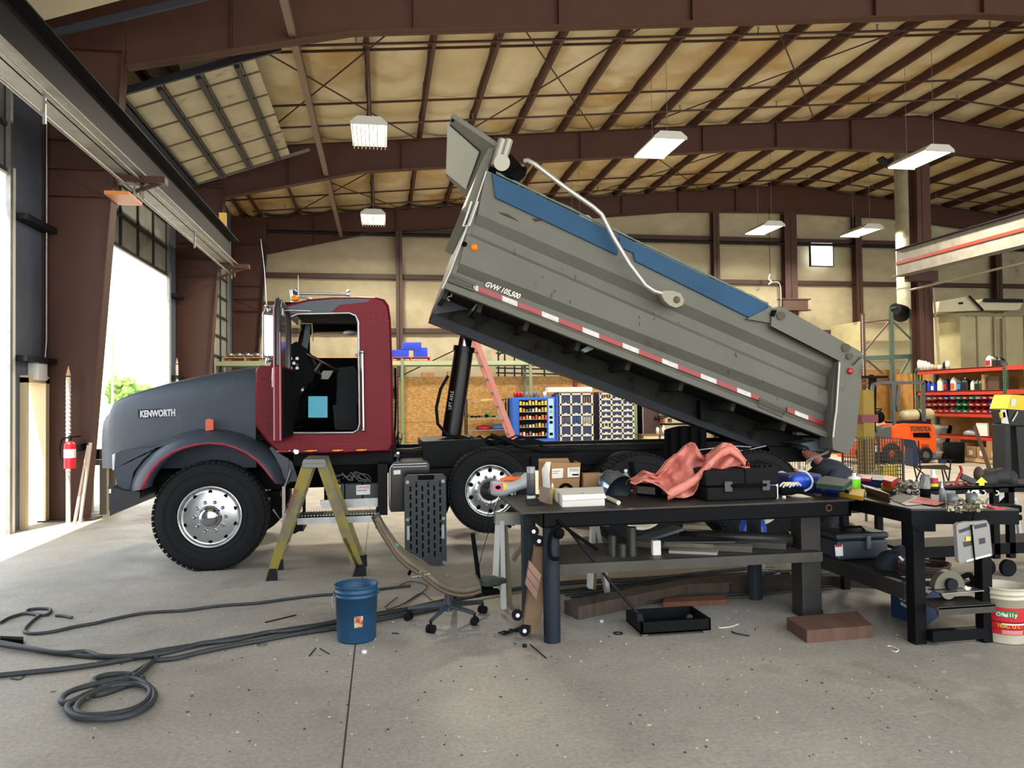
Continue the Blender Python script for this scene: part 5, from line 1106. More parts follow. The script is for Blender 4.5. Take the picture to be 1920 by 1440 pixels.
for k in range(120):
    p = PZ(rsx.uniform(1778,1842), rsx.uniform(944,962), TZ2) + Vector((0,0,.008+rsx.uniform(0,.03))); d = Vector((rsx.uniform(-1,1), rsx.uniform(-1,1), rsx.uniform(-.4,.4))).normalized(); bt.cyl(p, p+d*.035, .006, n=6); bt.cyl(p, p+d*.007, .011, n=6)
tag(bt.build('bolt_pile', mat('bolt_metal', 'b9b39c', .3, .8, c2='6f6a5c', scale=30)), 'heap of loose shiny bolts on the side table', 'bolts', kind='stuff')
bt = M()
for k in range(80):
    p = PZ(rsx.uniform(1680,1722), rsx.uniform(912,926), TZ2) + Vector((0,0,.008+rsx.uniform(0,.05))); d = Vector((rsx.uniform(-1,1), rsx.uniform(-1,1), rsx.uniform(-.4,.4))).normalized(); bt.cyl(p, p+d*.04, .009, n=6); bt.cyl(p, p+d*.012, .018, n=6)
tag(bt.build('fitting_pile', mat('fitting_metal', 'a8a298', .35, .7, c2='5a564e', scale=20)), 'heap of grey pipe fittings behind the papers', 'fittings', kind='stuff')
wr_ = M()
for k in range(5): p = PZ(1836+k*7, 950+k*3, TZ2)+Vector((0,0,.01+.004*k)); wr_.bar(p, p+Vector((.07,.03*(k % 2)-.01,0)), .02, .01); wr_.cyl(p, p+Vector((0,0,.012)), .018)
tag(wr_.build('red_pliers', mat('red_handle', 'a02a30', .5)), 'small heap of red handled tools beside the bolt pile', 'pliers')
# bins behind on the side table
slab(((1563,929),(1618,939),(1622,925),(1580,918)), TZ2+.001, .03, mat('bin_yellow', 'c89a18', .5), 'plastic_bin', 'yellow plastic bin under the green labelled bottle', 'bin')
slab(((1655,912),(1672,917),(1684,908),(1660,903)), TZ2+.045, .055, REDP, 'plastic_bin', 'red plastic bin stacked on the second yellow bin', 'bin'); slab(((1652,918),(1680,924),(1690,914),(1662,908)), TZ2+.0, .042, MC['bin_yellow'], 'plastic_bin', 'yellow plastic bin under the red bin', 'bin')
slab(((1600,908),(1655,912),(1660,902),(1610,899)), TZ2, .05, NAVY, 'plastic_bin', 'navy plastic bin behind the clipboard', 'bin')
slab(((1610,901),(1632,903),(1636,897),(1616,896)), TZ2+.052, .02, REDP, 'plastic_tray', 'small red tray on the navy bin', 'tray')
# hanging blister case
bc = thing('blister_pack', PY(1825, 1055, 4.38), 'clear plastic tool pack hanging from the side table front', 'tool pack')
yh = 4.36; BP = mat('blister', '8d8b86', .25, alpha=.8)
M().prism(pp([(1793,985),(1800,980),(1850,976),(1855,984),(1861,1042),(1800,1056),(1797,1050)], yh), (0,.03,0)).build('shell', BP, bc, bevel=.006)
M().prism(pp([(1790,984),(1850,975),(1850,981),(1792,992)], yh+.035), (0,.02,0)).build('back_shell', mat('blister_edge', '6a6a70', .3), bc)
pr_ = M(); pr_.add(pp([(1798,994),(1822,986),(1823,992),(1799,1000)], yh-.003), [(0,1,2,3)]); pr_.add(pp([(1827,985),(1850,980),(1851,987),(1828,992)], yh-.003), [(0,1,2,3)]); pr_.add(pp([(1806,1017),(1823,1012),(1824,1022),(1808,1026)], yh-.003), [(0,1,2,3)]); pr_.add(pp([(1836,1010),(1847,1008),(1848,1018),(1837,1021)], yh-.003), [(0,1,2,3)]); pr_.build('dark_print', mat('print_dark', '221e2e', .5), bc)
M().add(pp([(1811,1006),(1820,1006),(1820,1014),(1811,1015)], yh-.005), [(0,1,2,3)]).build('yellow_sticker', mat('yellow_label2', 'd8b630', .5), bc)
M().add(pp([(1812,1050),(1858,1038),(1858,1042),(1812,1054)], yh-.005), [(0,1,2,3)]).build('white_strip', WHITEP, bc)
M().bar(PY(1821,984,yh-.008), PY(1828,1056,yh-.008), .012, .004).build('strap', BLACKF, bc); M().tube([PY(1824,985,yh), PY(1824,975,yh+.05), PY(1826,962,4.5)], .005).build('hang_cord', BLACKF, bc)
# pelican style case on the lower shelf of table 2
b = Vector((3.62, 6.02, .38)); pc = thing('equipment_case', b, 'dark grey hard equipment case with latches on the side table shelf', 'case')
PCM = mat('case_slate', '2d3740', .45, c2='242c33', scale=5)
bodyq = [Vector((3.40,5.62,.0)), Vector((3.72,5.50,0)), Vector((3.84,5.85,0)), Vector((3.52,5.97,0))]
cx0, cx1, cy = PY(1548,0,5.45).x, PY(1643,0,5.45).x, 5.45; zc0, zc1 = .392, PY(1600,1000,5.45).z
M().box(cx0, cx1, cy, cy+.28, zc0, zc0+(zc1-zc0)*.72).build('case_body', PCM, pc, bevel=.02); M().box(cx0-.006, cx1+.006, cy-.006, cy+.286, zc0+(zc1-zc0)*.74, zc1).build('case_lid', PCM, pc, bevel=.02)
for px in (1602, ): xx = PY(px+6,0,cy).x; M().box(xx-.035, xx+.0, cy-.02, cy, zc0+.08, zc1-.02).build('latch', mat('latch_slate', '4a5a66', .4), pc, bevel=.004)
M().add(pp([(1565,1022),(1580,1021),(1581,1042),(1567,1043)], cy-.01), [(0,1,2,3)]).build('warning_label', WHITEP, pc); M().add(pp([(1566,1022),(1579,1021),(1579,1025),(1566,1026)], cy-.012), [(0,1,2,3)]).build('label_red', REDP, pc)
M().tube([(cx0+.1,cy+.1,zc1), (cx0+.13,cy+.1,zc1+.03), (cx0+.27,cy+.1,zc1+.03), (cx0+.3,cy+.1,zc1)], .01).build('handle', BLACKF, pc)
bg_ = M(); bg_.sph(PY(1678,1062,5.2), .17, 20, sc_=(.95,.7,.7)); bg_.sph(PY(1688,1044,5.25), .09, 14, sc_=(1,.8,.9)); bg_.sph(PY(1700,1068,5.15), .10, 14, sc_=(1.2,1,.5)); o_ = bg_.build('tool_bag', mat('bag_black', '191b1f', .8, c2='1f2b3a', scale=4)); md = o_.modifiers.new('d', 'DISPLACE'); md.texture = tx; md.strength = .06; tag(o_, 'black slumped tool bag on the side table shelf', 'bag')
M().add(pp([(1684,1044),(1688,1042),(1696,1050),(1692,1052)], 5.02), [(0,1,2,3)]).build('bag_tag', WHITEP, o_)
# circular saw
sw = thing('circular_saw', (3.8, 4.6, .275), 'grey circular saw resting on the front step of the side table', 'saw')
c = PY(1781, 1103, 4.62); m = M(); n = 20
m.prism([c + Vector((math.cos(PI*i/n)*.115, 0, math.sin(PI*i/n)*.115)) for i in range(n+1)], (0,.05,0)); m.build('upper_guard', mat('saw_grey', '6a6858', .5, .4), sw, bevel=.01)
M().prism([c + Vector((-math.cos(PI*i/n)*.06+.0, .01, -.015-math.sin(PI*i/n)*.062)) for i in range(n+1)], (0,.03,0)).build('lower_guard', mat('saw_light', '8f8a7c', .4, .5), sw)
M().cyl(c+Vector((0,.0,.03)), c+Vector((0,-.03,.03)), .04).build('motor_hub', DARKST, sw)
M().bar(PY(1752,1109,4.6), PY(1830,1103,4.6), .14, .006).build('base_plate', ALU, sw); M().tube(cat_([PY(1800,1085,4.65), PY(1818,1078,4.65), PY(1826,1095,4.65), PY(1815,1103,4.65)]), .018).build('handle', BLACKF, sw)
hs_ = M(); rsx = random.Random(3)
for k in range(4): z0 = .395+.02*k; cxx, cyy = 3.8+.02*rsx.uniform(-1,1), 4.95; hs_.tube([(cxx+.17*math.cos(t), cyy+.16*math.sin(t), z0+.006*math.sin(3*t+k)) for t in [2*PI*i/24 for i in range(24)]], .010, n=6, closed=True)
tag(hs_.build('coiled_cord', mat('cord_brownred', '43302c', .7)), 'dark cord coiled on the side table shelf behind the saw', 'cord')
b = base(1718, 1170, 0); bb2 = thing('battery_box', b, 'dark blue box with white emblem standing under the side table', 'box')
q = [PZ(1670,1155,0), PZ(1735,1176,0), PZ(1768,1150,0), PZ(1700,1135,0)]; hgt = PY(1670,1100,q[0].y).z
M().prism(q, (0,0,hgt)).build('box_body', mat('box_blue', '14325c', .5), bb2, bevel=.01)
fx = lambda u, v: q[0].lerp(q[1], u) + Vector((0,-.006, hgt*v)); M().add([fx(.25,.68), fx(.72,.52), fx(.74,.62), fx(.45,.80), fx(.28,.82)], [(0,1,2,3,4)]).build('emblem', WHITEP, bb2); M().add([fx(.28,.5), fx(.8,.34), fx(.8,.42), fx(.3,.6)], [(0,1,2,3)]).build('emblem_bar', WHITEP, bb2)
tq_ = (q[1]-q[0]); text('Vactor', .055, fx(.3,.66)+Vector((0,-.006,0)), tq_ + Vector((0,0,-.1)), (0,0,1), mat('box_blue2', '0c1a30', .5), 'lettering', bb2, depth=.002, sx=.9)
# ---- back cart
ct = thing('tool_cart', (5.6, 6.4, 0), 'black wheeled steel cart with stickers on its rail at the right edge', 'cart')
zc = .80; x0, x1, y0, y1 = 4.55, 6.6, 6.2, 6.75
M().box(x0, x1, y0, y0+.03, zc-.04, zc+.03).build('front_rail', BK, ct); M().box(x0, x1, y0, y1, zc+.0, zc+.012).build('cart_top', BK, ct)
M().box(x0+.1, x1, y0+.02, y1, .24, .27).build('lower_shelf', BK, ct); M().box(x0+.1, x1, y0, y0+.03, .2, .30).build('lower_rail', BK, ct)
for x in (4.62, 5.52, 5.68, 6.5): M().box(x-.03, x+.03, y0, y0+.05, .16, zc).build('leg', BK, ct)
for x in (4.7, 6.5): M().box(x-.03, x+.03, y1-.05, y1, .16, zc).build('leg', BK, ct)
M().bar((5.7, y0+.05, .72), (5.2, y0+.1, .28), .03, .03).build('diagonal_brace', BK, ct)
for x, y in ((5.45,6.25),(5.62,6.2),(4.7,6.3),(5.3,6.7),(6.4,6.3)):
    w_ = M(); w_.cyl((x,y-.02,.075), (x,y+.02,.075), .075, n=20); w_.build('caster', RUBBER, ct)
st = M(); st.cyl(PY(1843,924,y0-.003), PY(1843,924,y0), .028, n=6, smooth=False); st.build('hex_sticker', WHITEP, ct); M().cyl(PY(1868,924,y0-.003), PY(1868,924,y0), .025, n=20).build('round_sticker', WHITEP, ct)
M().cyl(PY(1868,924,y0-.005), PY(1868,924,y0), .014, n=20).build('sticker_centre', BLACKF, ct); M().cyl(PY(1843,924,y0-.005), PY(1843,924,y0), .016, n=14).build('sticker_centre', BLACKF, ct)
text('ACR', .07, PY(1812, 930, y0-.003), (1,0,0), (0,0,1), WHITEP, 'lettering', ct, depth=.003, bold=.004)
sb_ = M(); sb_.add(pp([(1773,919),(1792,920),(1791,929),(1773,927)], y0-.002), [(0,1,2,3)]); sb_.build('square_sticker', mat('label_grey', '77756f', .5), ct)
zt2 = zc+.014
bgx = M(); bgx.sph(PY(1870,896,6.5), .17, 20, sc_=(1.15,.7,.55)); bgx.sph(PY(1848,900,6.4), .12, 16, sc_=(.9,.7,.7)); bgx.sph(PY(1890,900,6.45), .10, 16, sc_=(.8,.8,.9)); o_ = bgx.build('leather_bag', mat('leather_dark', '2a2622', .75, c2='1d2228', scale=5)); md = o_.modifiers.new('d', 'DISPLACE'); md.texture = tx; md.strength = .07; tag(o_, 'dark leather bag and gloves heaped on the back cart', 'bag')
tag(M().sph(PY(1835,890,6.4), .06, 14, sc_=(.7,.8,1.3)).build('work_glove', mat('glove_brown', '4a3830', .8)), 'brown work glove standing left of the leather bag', 'glove')
tag(M().tube(cat_([PY(1800,873,6.35), PY(1803,884,6.35), PY(1796,898,6.35), PY(1790,912,6.35)]), .012, n=8).build('red_hose', REDP), 'curved red air hose end sticking up on the back cart', 'hose')
tag(M().bar(PY(1800,892,6.35), PY(1826,904,6.35), .05, .05).build('air_tool', mat('tool_grey', '3f4044', .4, .4)), 'grey pistol air tool lying on the back cart', 'tool')
for k in range(4): p = PY(1775+k*14, 911, 6.3); tag(M().bar(Vector((p.x,6.3,zt2+.012)), Vector((p.x+.1,6.38+.03*k,zt2+.012)), .03, .02).build('red_tool', REDP), 'red handled tool lying on the back cart, %s from left' % ['first','second','third','fourth'][k], 'tool', 'red tools on the back cart')
ya = M(); p = PY(1841, 903, 6.2); ya.prism([p+Vector(v) for v in ((-.06,0,-.01),(0,0,.04),(.06,0,-.01),(.025,0,-.01),(.025,0,-.05),(-.025,0,-.05),(-.025,0,-.01))], (0,.01,0)); tag(ya.build('arrow_sign', mat('arrow_yellow', 'e8dc20', .4)), 'small yellow up arrow standing on the back cart rail', 'sign')
pbx = M(); pbx.cyl(PY(1856,878,9.5), PY(1834,808,9.8), .03, .025, n=8); pbx_o = pbx
tag(M().cyl(Vector((PY(1862,893,6.6).x, 6.6, .83)), PY(1828,800,7.2), .022, .018, n=8).build('pry_bar', mat('wood_handle_brown', '5a3a2a', .6)), 'long brown wooden handle leaning behind the leather bag', 'handle')
# white stool behind cart
stl = thing('step_stool', PZ(1880,1045,0)+Vector((0,.4,0)), 'white folding step stool seen behind the back cart', 'stool'); WM = mat('white_metal', 'b8c2c6', .35, .3); ys = 7.3
for l in (((1855,935),(1838,975)), ((1903,938),(1918,1045)), ((1858,932),(1905,936)), ((1862,942),(1903,944)), ((1888,1010),(1920,1050))): M().bar(PY(l[0][0],l[0][1],ys), PY(l[1][0],l[1][1],ys), .035, .03).build('stool_rail', WM, stl)
tag(M().bar(PY(1848,975,7.4), PY(1838,1040,7.4), .08, .05).build('wooden_post', WOODL), 'tan wooden post seen behind the hanging tool pack', 'post')
# ---- buckets
def bucket(c, r, h, mt, lab, extra):
    c = Vector(c); bk = thing('bucket', c, lab, 'bucket'); n = 48
    M().lathe(c, (0,0,1), [(0,.004),(r*.86,.004),(r*.87,0),(r*.90,.01),(r*.97,h*.80),(r*1.0,h*.80),(r*1.0,h*.82),(r*.975,h*.83),(r*.98,h*.88),(r*1.01,h*.88),(r*1.01,h*.90),(r*.985,h*.905),(r*.99,h*.975),(r*1.02,h*.98),(r*1.02,h),(r*.965,h),(r*.94,h*.8),(r*.84,.02),(0,.02)], n).build('shell', mt, bk)
    extra(bk, c, r, h); return bk
def ex_blue(bk, c, r, h):
    m = M(); m.tube([c+Vector((-r*1.0,-.02,h*.84)), c+Vector((-r*1.1,-.05,h*.78)), c+Vector((-r*1.08,-.06,h*.66)), c+Vector((-r*.98,-.07,h*.62))], .004); m.build('bail', GALV, bk)
    m = M(); m.add([c + Vector((math.sin(a)*rr, -math.cos(a)*rr, z)) for a in (-.08,.06,.2,.34) for z, rr in ((h*.30, r*.925+.002),(h*.50, r*.945+.002))], [(0,2,3,1),(2,4,5,3),(4,6,7,5)]); m.build('sticker', mat('old_sticker', 'c9b88c', .7, c2='a03a28', scale=18, contrast=.15, c3='4d6a38', s3=30, t3=.62, w3=.03), bk)
    for s in (-1, 1): M().cyl(c+Vector((s*r*.98,0,h*.84)), c+Vector((s*r*1.05,0,h*.84)), .015).build('bail_ear', MC['bucket_blue'], bk)
p = PZ(665, 1203, 0)
bucket((-.185, 5.53, 0), .149, .385, mat('bucket_blue', '174a6e', .5, c2='123a58', scale=5), 'blue plastic bucket with a small sticker on the bare floor', ex_blue)
def ex_red(bk, c, r, h):
    a0, a1 = -1.3, 1.3
    def ring(z0, z1, mt, nm, a0=-1.6, a1=1.6, e=.002):
        m = M(); n = 24; m.grid(lambda u, v: c + Vector((math.sin(a0+(a1-a0)*u)*(r*(.9+.07*(z0+(z1-z0)*v)/.8)+e), -math.cos(a0+(a1-a0)*u)*(r*(.9+.07*(z0+(z1-z0)*v)/.8)+e), h*(z0+(z1-z0)*v))), n, 2); return m.build(nm, mt, bk)
    ring(.18, .66, mat('label_red2', 'b81a22', .45), 'red_band'); ring(.40, .41, BLACKF, 'band_line', e=.004); ring(.28, .285, BLACKF, 'band_line', e=.004)
    def arc_text(s, z, size, a_start, mt, nm, da):
        for i, chh in enumerate(s):
            a = a_start + da*i
            if chh == ' ': continue
            rr = r*(.9+.07*z/.8)+.006
            text(chh, size, c + Vector((math.sin(a)*rr, -math.cos(a)*rr, h*z)), (math.cos(a), math.sin(a), 0), (0,0,1), mt, nm, bk, depth=.002, bold=.001)
    ring(.50, .60, mat('sign_green', '1e7a3a', .4), 'name_panel', -1.05, -.15, .004)
    arc_text("O'Reilly", .51, .036, -1.02, WHITEP, 'lettering', .105)
    ring(.36, .385, WHITEP, 'white_line', -.8, .2, .004); arc_text('TRAC OIL', .31, .03, -1.0, mat('gold_print', 'd8a030', .5), 'lettering', .12)
    for k in range(4): ring(.20+.018*k, .206+.018*k, WHITEP, 'small_print', -.8, .1+.05*(k % 2), .004)
    m = M(); m.tube([c+Vector((-r*1.0,-.02,h*.84)), c+Vector((-r*1.08,-.05,h*.7)), c+Vector((-r*1.08,-.06,h*.6))], .003); m.build('bail', GALV, bk)
p = PZ(1912, 1210, 0)
bucket((p.x, p.y+.13, 0), .148, .37, mat('bucket_white', 'c9c3ad', .5, c2='b5ad95', scale=6), "white bucket with red oil label at the right edge", ex_red)
# ---- step ladder
ld_ = thing('step_ladder', (-.62, 7.5, 0), 'yellow fibreglass step ladder standing open under the cab', 'ladder')
YL = mat('ladder_yellow', '85771c', .55, c2='6f6722', scale=4, c3='5f594d', s3=3, t3=.46, w3=.15)
yl = 7.5; A1_ = [(499,1080),(516,1080),(590,868),(567,868)]; A2_ = [(592,868),(612,868),(685,1072),(665,1076)]
for Y_ in (7.5, 7.95):
    dz_ = 0
    for l in (A1_, A2_):
        q = [Vector((p.x, Y_, max(p.z, .02))) for p in pp(l, 7.5)]; m = M().prism(q, (0,.02,0)); m.build('side_rail', YL, ld_)
        e = M().prism([q[0]+Vector((0,-.02,0)), q[0].lerp(q[1],.12)+Vector((0,-.02,0)), q[3].lerp(q[2],.12)+Vector((0,-.02,0)) if l is A1_ else q[2]+Vector((0,-.02,0)), q[3]+Vector((0,-.02,0))], (0,.02,0))
    for x_, y_, x2, y2 in ((499,1090,519,1080), (662,1076,686,1068)):
        a, b_ = PY(x_, y_, 7.5), PY(x2, y2, 7.5); M().prism([Vector((a.x-.004,Y_-.01,0)), Vector((b_.x+.004,Y_-.01,0)), Vector((b_.x,Y_-.01,.11)), Vector((a.x+.03,Y_-.01,.11))], (0,.045,0)).build('rubber_foot', DARKST, ld_)
tq = pp([(567,868),(612,868),(609,861),(570,861)], 7.5); M().prism([Vector((p.x, 7.46, p.z)) for p in tq], (0,.55,0)).build('top_cap', mat('cap_grey', '6f706c', .5), ld_)
M().prism([Vector((p.x, 7.47, p.z)) for p in pp([(567,868),(612,868),(610,876),(569,876)], 7.5)], (0,.01,0)).build('top_bracket', MC['cap_grey'], ld_)
for t in (.28, .52, .76):
    a = PY(580-73*t, 868+212*t, 7.5); M().box(a.x-.05, a.x+.05, 7.52, 7.95, a.z-.01, a.z+.012).build('tread', ALU, ld_)
for t in (.4, .8):
    a = PY(602+73*t, 868+206*t, 7.5); M().box(a.x-.012, a.x+.012, 7.52, 7.95, a.z-.01, a.z+.01).build('cross_bar', ALU, ld_)
text('REDLINE', .06, PY(540, 965, 7.49), PY(560,915,7.49)-PY(540,965,7.49), Vector((-.9,0,.35)), mat('marker_red', '7a2a20', .7), 'lettering', ld_, depth=.002, sx=1.1)
text('DAVIDSON LADDERS', .034, PY(644, 1010, 7.49), PY(668,1062,7.49)-PY(644,1010,7.49), Vector((.9,0,.4)), BLACKF, 'lettering', ld_, depth=.002, bold=.001, sx=.95)
# ---- creeper board
cr_ = thing('creeper', (.42, 7.85, 0), 'black slotted plastic creeper standing on end before the truck', 'creeper'); yc = 7.78; CRM = mat('creeper_plastic', '2b3034', .55, c2='23282b', scale=5)
x0, x1 = PY(750,0,yc).x, PY(827,0,yc).x; zt_, zb_ = PY(790,890,yc).z, .0
M().prism([(x0+.03,yc,0.01),(x1-.03,yc,.01),(x1,yc,.05),(x1,yc,zt_-.03),(x1-.03,yc,zt_),(x0+.03,yc,zt_),(x0,yc,zt_-.03),(x0,yc,.05)], (0,.04,0)).build('board', CRM, cr_, bevel=.008)
M().box((x0+x1)/2-.07, (x0+x1)/2+.09, yc-.02, yc, zt_-.05, zt_-.005).build('head_block', BLACKF, cr_, bevel=.006)
for c_ in range(6):
    sl = M()
    xx = x0+.06+(x1-x0-.12)*c_/5
    for k in range(9):
        zz = .1 + k*.082 + (.04 if c_ % 2 else 0)
        sl.box(xx-.009, xx+.009, yc-.004, yc+.001, zz, zz+.055)
    sl.build('slot_row', BLACKF, cr_)
M().box(x0+.045, x1-.045, yc-.006, yc+.001, zt_-.09, zt_-.082).build('upper_ridge', CRM, cr_)
for x, z in ((x0+.03,.04),(x1-.03,.04),(x0+.03,zt_-.07),(x1-.03,zt_-.07),(x0+.03,zt_*.52),(x1-.03,zt_*.52)): M().cyl((x,yc-.02,z), (x,yc,z), .018, n=12).build('caster_cap', GALV, cr_)
for x in (x0+.035, x1-.035): M().box(x-.013, x+.013, yc-.008, yc, zt_*.30, zt_*.45).build('grip_slot', mat('pale_slot', '9aa0a2', .5), cr_)
# ---- deformed rolling chair
ch = thing('office_chair', (.48, 5.72, 0), 'worn rolling chair with a curved reclined seat and five star base', 'chair')
cx, cyy = .475, 5.75; CHM = mat('chair_base_grey', '3c4650', .4, c2='2b333a', scale=5)
for (px, py) in ((766,1163),(808,1187),(890,1172),(905,1150),(850,1128)):
    e = PZ(px, py, 0); hub = Vector((cx, cyy, .14)); d = (e-Vector((cx,cyy,0))); e2 = Vector((e.x, e.y, .085))
    M().loft([[hub+Vector((0,0,.03)), hub+d.cross(Vector((0,0,1))).normalized()*.03, hub-Vector((0,0,.02)), hub-d.cross(Vector((0,0,1))).normalized()*.03], [e2+Vector((0,0,.02)), e2+d.cross(Vector((0,0,1))).normalized()*.018, e2-Vector((0,0,.015)), e2-d.cross(Vector((0,0,1))).normalized()*.018]], smooth=False).build('base_arm', CHM, ch, bevel=.004)
    cst = M(); s_ = d.cross(Vector((0,0,1))).normalized(); cst.cyl(Vector((e.x,e.y,.03))-s_*.028, Vector((e.x,e.y,.03))-s_*.006, .03, n=16); cst.cyl(Vector((e.x,e.y,.03))+s_*.006, Vector((e.x,e.y,.03))+s_*.028, .03, n=16); cst.cyl((e.x,e.y,.03),(e.x,e.y,.09), .01); cst.build('caster', RUBBER, ch)
ctop = Vector((cx, cyy, .36)); M().cyl((cx,cyy,.10), (cx,cyy,.24), .032, .026).cyl((cx,cyy,.24), ctop, .016).build('gas_post', CHM, ch)
path = [(706,967),(715,985),(728,1005),(745,1030),(762,1045),(790,1062),(815,1082),(835,1093),(860,1098),(880,1096),(898,1090)]
wseat = lambda t: .10+.12*min(1, t*1.6)
def seatf(u, v):
    k = u*(len(path)-1); i = min(int(k), len(path)-2); f = k-i; x = path[i][0]+(path[i+1][0]-path[i][0])*f; y = path[i][1]+(path[i+1][1]-path[i][1])*f
    w_ = .07 + .14*min(1, u*1.7); p = PY(x, y, 5.62); yy = (v-.3)*2*w_
    return Vector((p.x + .03*yy*0, 5.62+yy, p.z + .015*math.cos((v-.5)*PI) - .03*abs(v-.5)))
st1 = M(); st1.grid(seatf, 34, 10); st1.build('seat_shell', mat('seat_worn', '6f6454', .8, c2='4b443a', scale=6), ch, solid=.035)
ed = M(); ed.tube([seatf(i/34, 0)+Vector((0,-.01,-.025)) for i in range(35)], .014, n=6); ed.build('shell_edge', mat('edge_tan', '544632', .7), ch)
hdp = M(); hdp.tube([PY(704,966,5.62), PY(712,985,5.62), PY(722,1003,5.62), PY(733,1022,5.62)], lambda t: .035-.01*t, n=10); hdp.build('neck_bar', mat('bar_dark', '2f2c28', .6), ch)
M().tube([PY(735,1022,5.6), PY(744,1028,5.58)], .03).build('green_tape', mat('tape_green', '5d9a80', .5), ch)
pad = M(); pad.sph(PY(918,1090,5.7), .12, 16, sc_=(1.1,1,.22)); pad.sph(PY(890,1092,5.68), .075, 12, sc_=(1,1.2,.4)); o_ = pad.build('torn_pad', mat('torn_black', '1c2423', .8, c2='2b3a36', scale=14), ch); md = o_.modifiers.new('d','DISPLACE'); md.texture = tx; md.strength = .04
M().tube([PY(898,1090,5.7), PY(893,1050,5.72), PY(886,1000,5.75)], .017, n=10).build('lever_post', BLACKF, ch)
und = M(); und.bar(PY(845,1103,5.68), PY(925,1106,5.68), .08, .03); und.bar(PY(855,1112,5.66), PY(880,1112,5.66), .03, .05); und.bar(PY(905,1112,5.7), PY(935,1108,5.7), .12, .02); und.tube(cat_([PY(880,1110,5.6), PY(898,1118,5.6), PY(905,1105,5.6)]), .008); und.bar(PY(775,1060,5.62),PY(766,1078,5.62),.02,.02); und.build('mechanism', BLACKF, ch)
kn = M(); p = PY(788,1080,5.5); kn.tube([p+Vector((-.06,0,-.004)), p+Vector((.07,0,.01))], .006); kn.sph(p, .018, 8); kn.sph(p+Vector((0,0,.03)), .012, 8); kn.build('tension_knob', GALV, ch)
tube_w = M()
for k in range(4):
    l = [(716,985),(712+k*3,1010),(720+k,1030)]
tube_w = None
# ---- hoses on the floor
def fl(l, z=.012): return cat_([PZ(x, y, z) for x, y in l], 8)
HOSE = mat('hose_dark', '262a2c', .6, c2='32373a', scale=10)
def hose(l, r, lab, z=None, mt=HOSE, grp=None, nm='hose', cat='hose'): return tag(M().tube(fl(l, r if z is None else z), r, n=8).build(nm, mt), lab, cat, grp)
hose([(0,1168),(18,1158),(50,1150),(85,1153),(95,1143),(80,1141),(55,1143),(50,1149),(72,1154),(62,1163),(48,1177),(47,1185),(65,1188),(100,1184),(140,1175),(180,1168),(210,1161),(260,1151),(300,1147),(340,1145),(380,1140),(420,1135),(480,1131),(540,1123),(600,1116),(660,1112),(720,1104),(770,1098)], .012, 'thin dark hose with a small loop running farthest across the floor')
hose([(105,1154),(120,1155),(135,1158)], .012, 'short pale ended hose tip beside the small hose loop')
hose([(-40,1198),(10,1206),(60,1216),(110,1224),(170,1231),(220,1231),(260,1228),(300,1220),(350,1212),(420,1200),(480,1190),(540,1180),(620,1168),(700,1152),(770,1140),(860,1120),(960,1105),(1060,1092),(1180,1086),(1280,1080),(1400,1076),(1480,1072)], .016, 'thick dark cable nearest the top of the twisted cable run')
hose([(-40,1202),(20,1212),(80,1220),(120,1224),(160,1222),(190,1230),(250,1231),(300,1226),(340,1217),(380,1206),(440,1200),(500,1186),(560,1180),(640,1163),(700,1154),(800,1136),(900,1116),(1000,1100),(1100,1092),(1200,1088),(1300,1076),(1400,1066)], .016, 'thick dark cable twisted under its neighbour in the cable run', z=.03)
hose([(-40,1270),(0,1266),(60,1260),(120,1254),(180,1246),(240,1236),(275,1230),(292,1229),(294,1236),(280,1244),(262,1256),(245,1266),(225,1276),(200,1288),(180,1298),(176,1303),(195,1300),(225,1290),(262,1276),(266,1271),(240,1264),(205,1265),(180,1272),(176,1280),(190,1286),(215,1288)], .017, 'dark hose running along the floor into the coil')
hose([(292,1238),(330,1234),(380,1222),(440,1210),(480,1203),(560,1188),(640,1176),(720,1160),(800,1145),(860,1132)], .016, 'dark hose leaving the coil towards the blue bucket')
hose([(285,1240),(262,1262),(240,1274),(200,1290),(170,1303),(150,1316),(143,1332),(160,1340),(195,1340),(235,1334),(268,1320),(282,1300),(276,1288),(250,1282),(205,1288),(165,1300),(128,1318),(115,1314),(122,1302),(150,1290),(200,1278),(235,1272),(262,1276),(280,1288),(290,1302),(280,1322),(240,1342),(190,1348),(145,1344),(126,1330),(134,1318),(165,1308)], .017, 'dark hose coiled in wide loops in the left foreground', z=.03)
rr = random.Random(12)
for k in range(9):
    y0 = 1068+k*5; hose([(1040+10*k, y0+40-k), (1180, y0+26), (1290, y0+16+rr.uniform(-3,3)), (1400, y0+8+rr.uniform(-4,4)), (1490, y0+rr.uniform(-3,3)), (1560, y0-4)], .010, 'dark cable in the bundle on the floor under the table, number %s back' % ['one','two','three','four','five','six','seven','eight','nine'][k], grp='cables under the table', z=.012+.004*(k % 3), nm='cable', cat='cable')
hose([(1400,1068),(1425,1062),(1455,1064),(1462,1074),(1440,1080),(1418,1074),(1430,1066),(1470,1070),(1490,1080)], .010, 'pale grey cord looped on the floor behind the round leg', mt=mat('cord_pale', '8f9290', .5))
for k, l in enumerate(([(745,1100),(770,1090),(800,1098),(790,1112),(765,1128),(730,1142),(725,1136),(745,1120)], [(760,1130),(790,1112),(808,1124),(830,1138),(815,1142)], [(735,1142),(755,1152),(770,1146),(800,1132),(838,1140)])):
    hose(l, .004, 'thin dark wire tangle on the floor %s the rolling chair' % ['farthest behind', 'just behind', 'left of'][k], z=.008, nm='wire', cat='wire')
q = [PZ(x, y, 0) for x, y in ((0,1204),(44,1208),(44,1202),(0,1200))]; tag(M().prism(q, (0,0,.03)).build('steel_block', BLACKF), 'flat black metal piece on the floor at the left edge', 'metal piece')
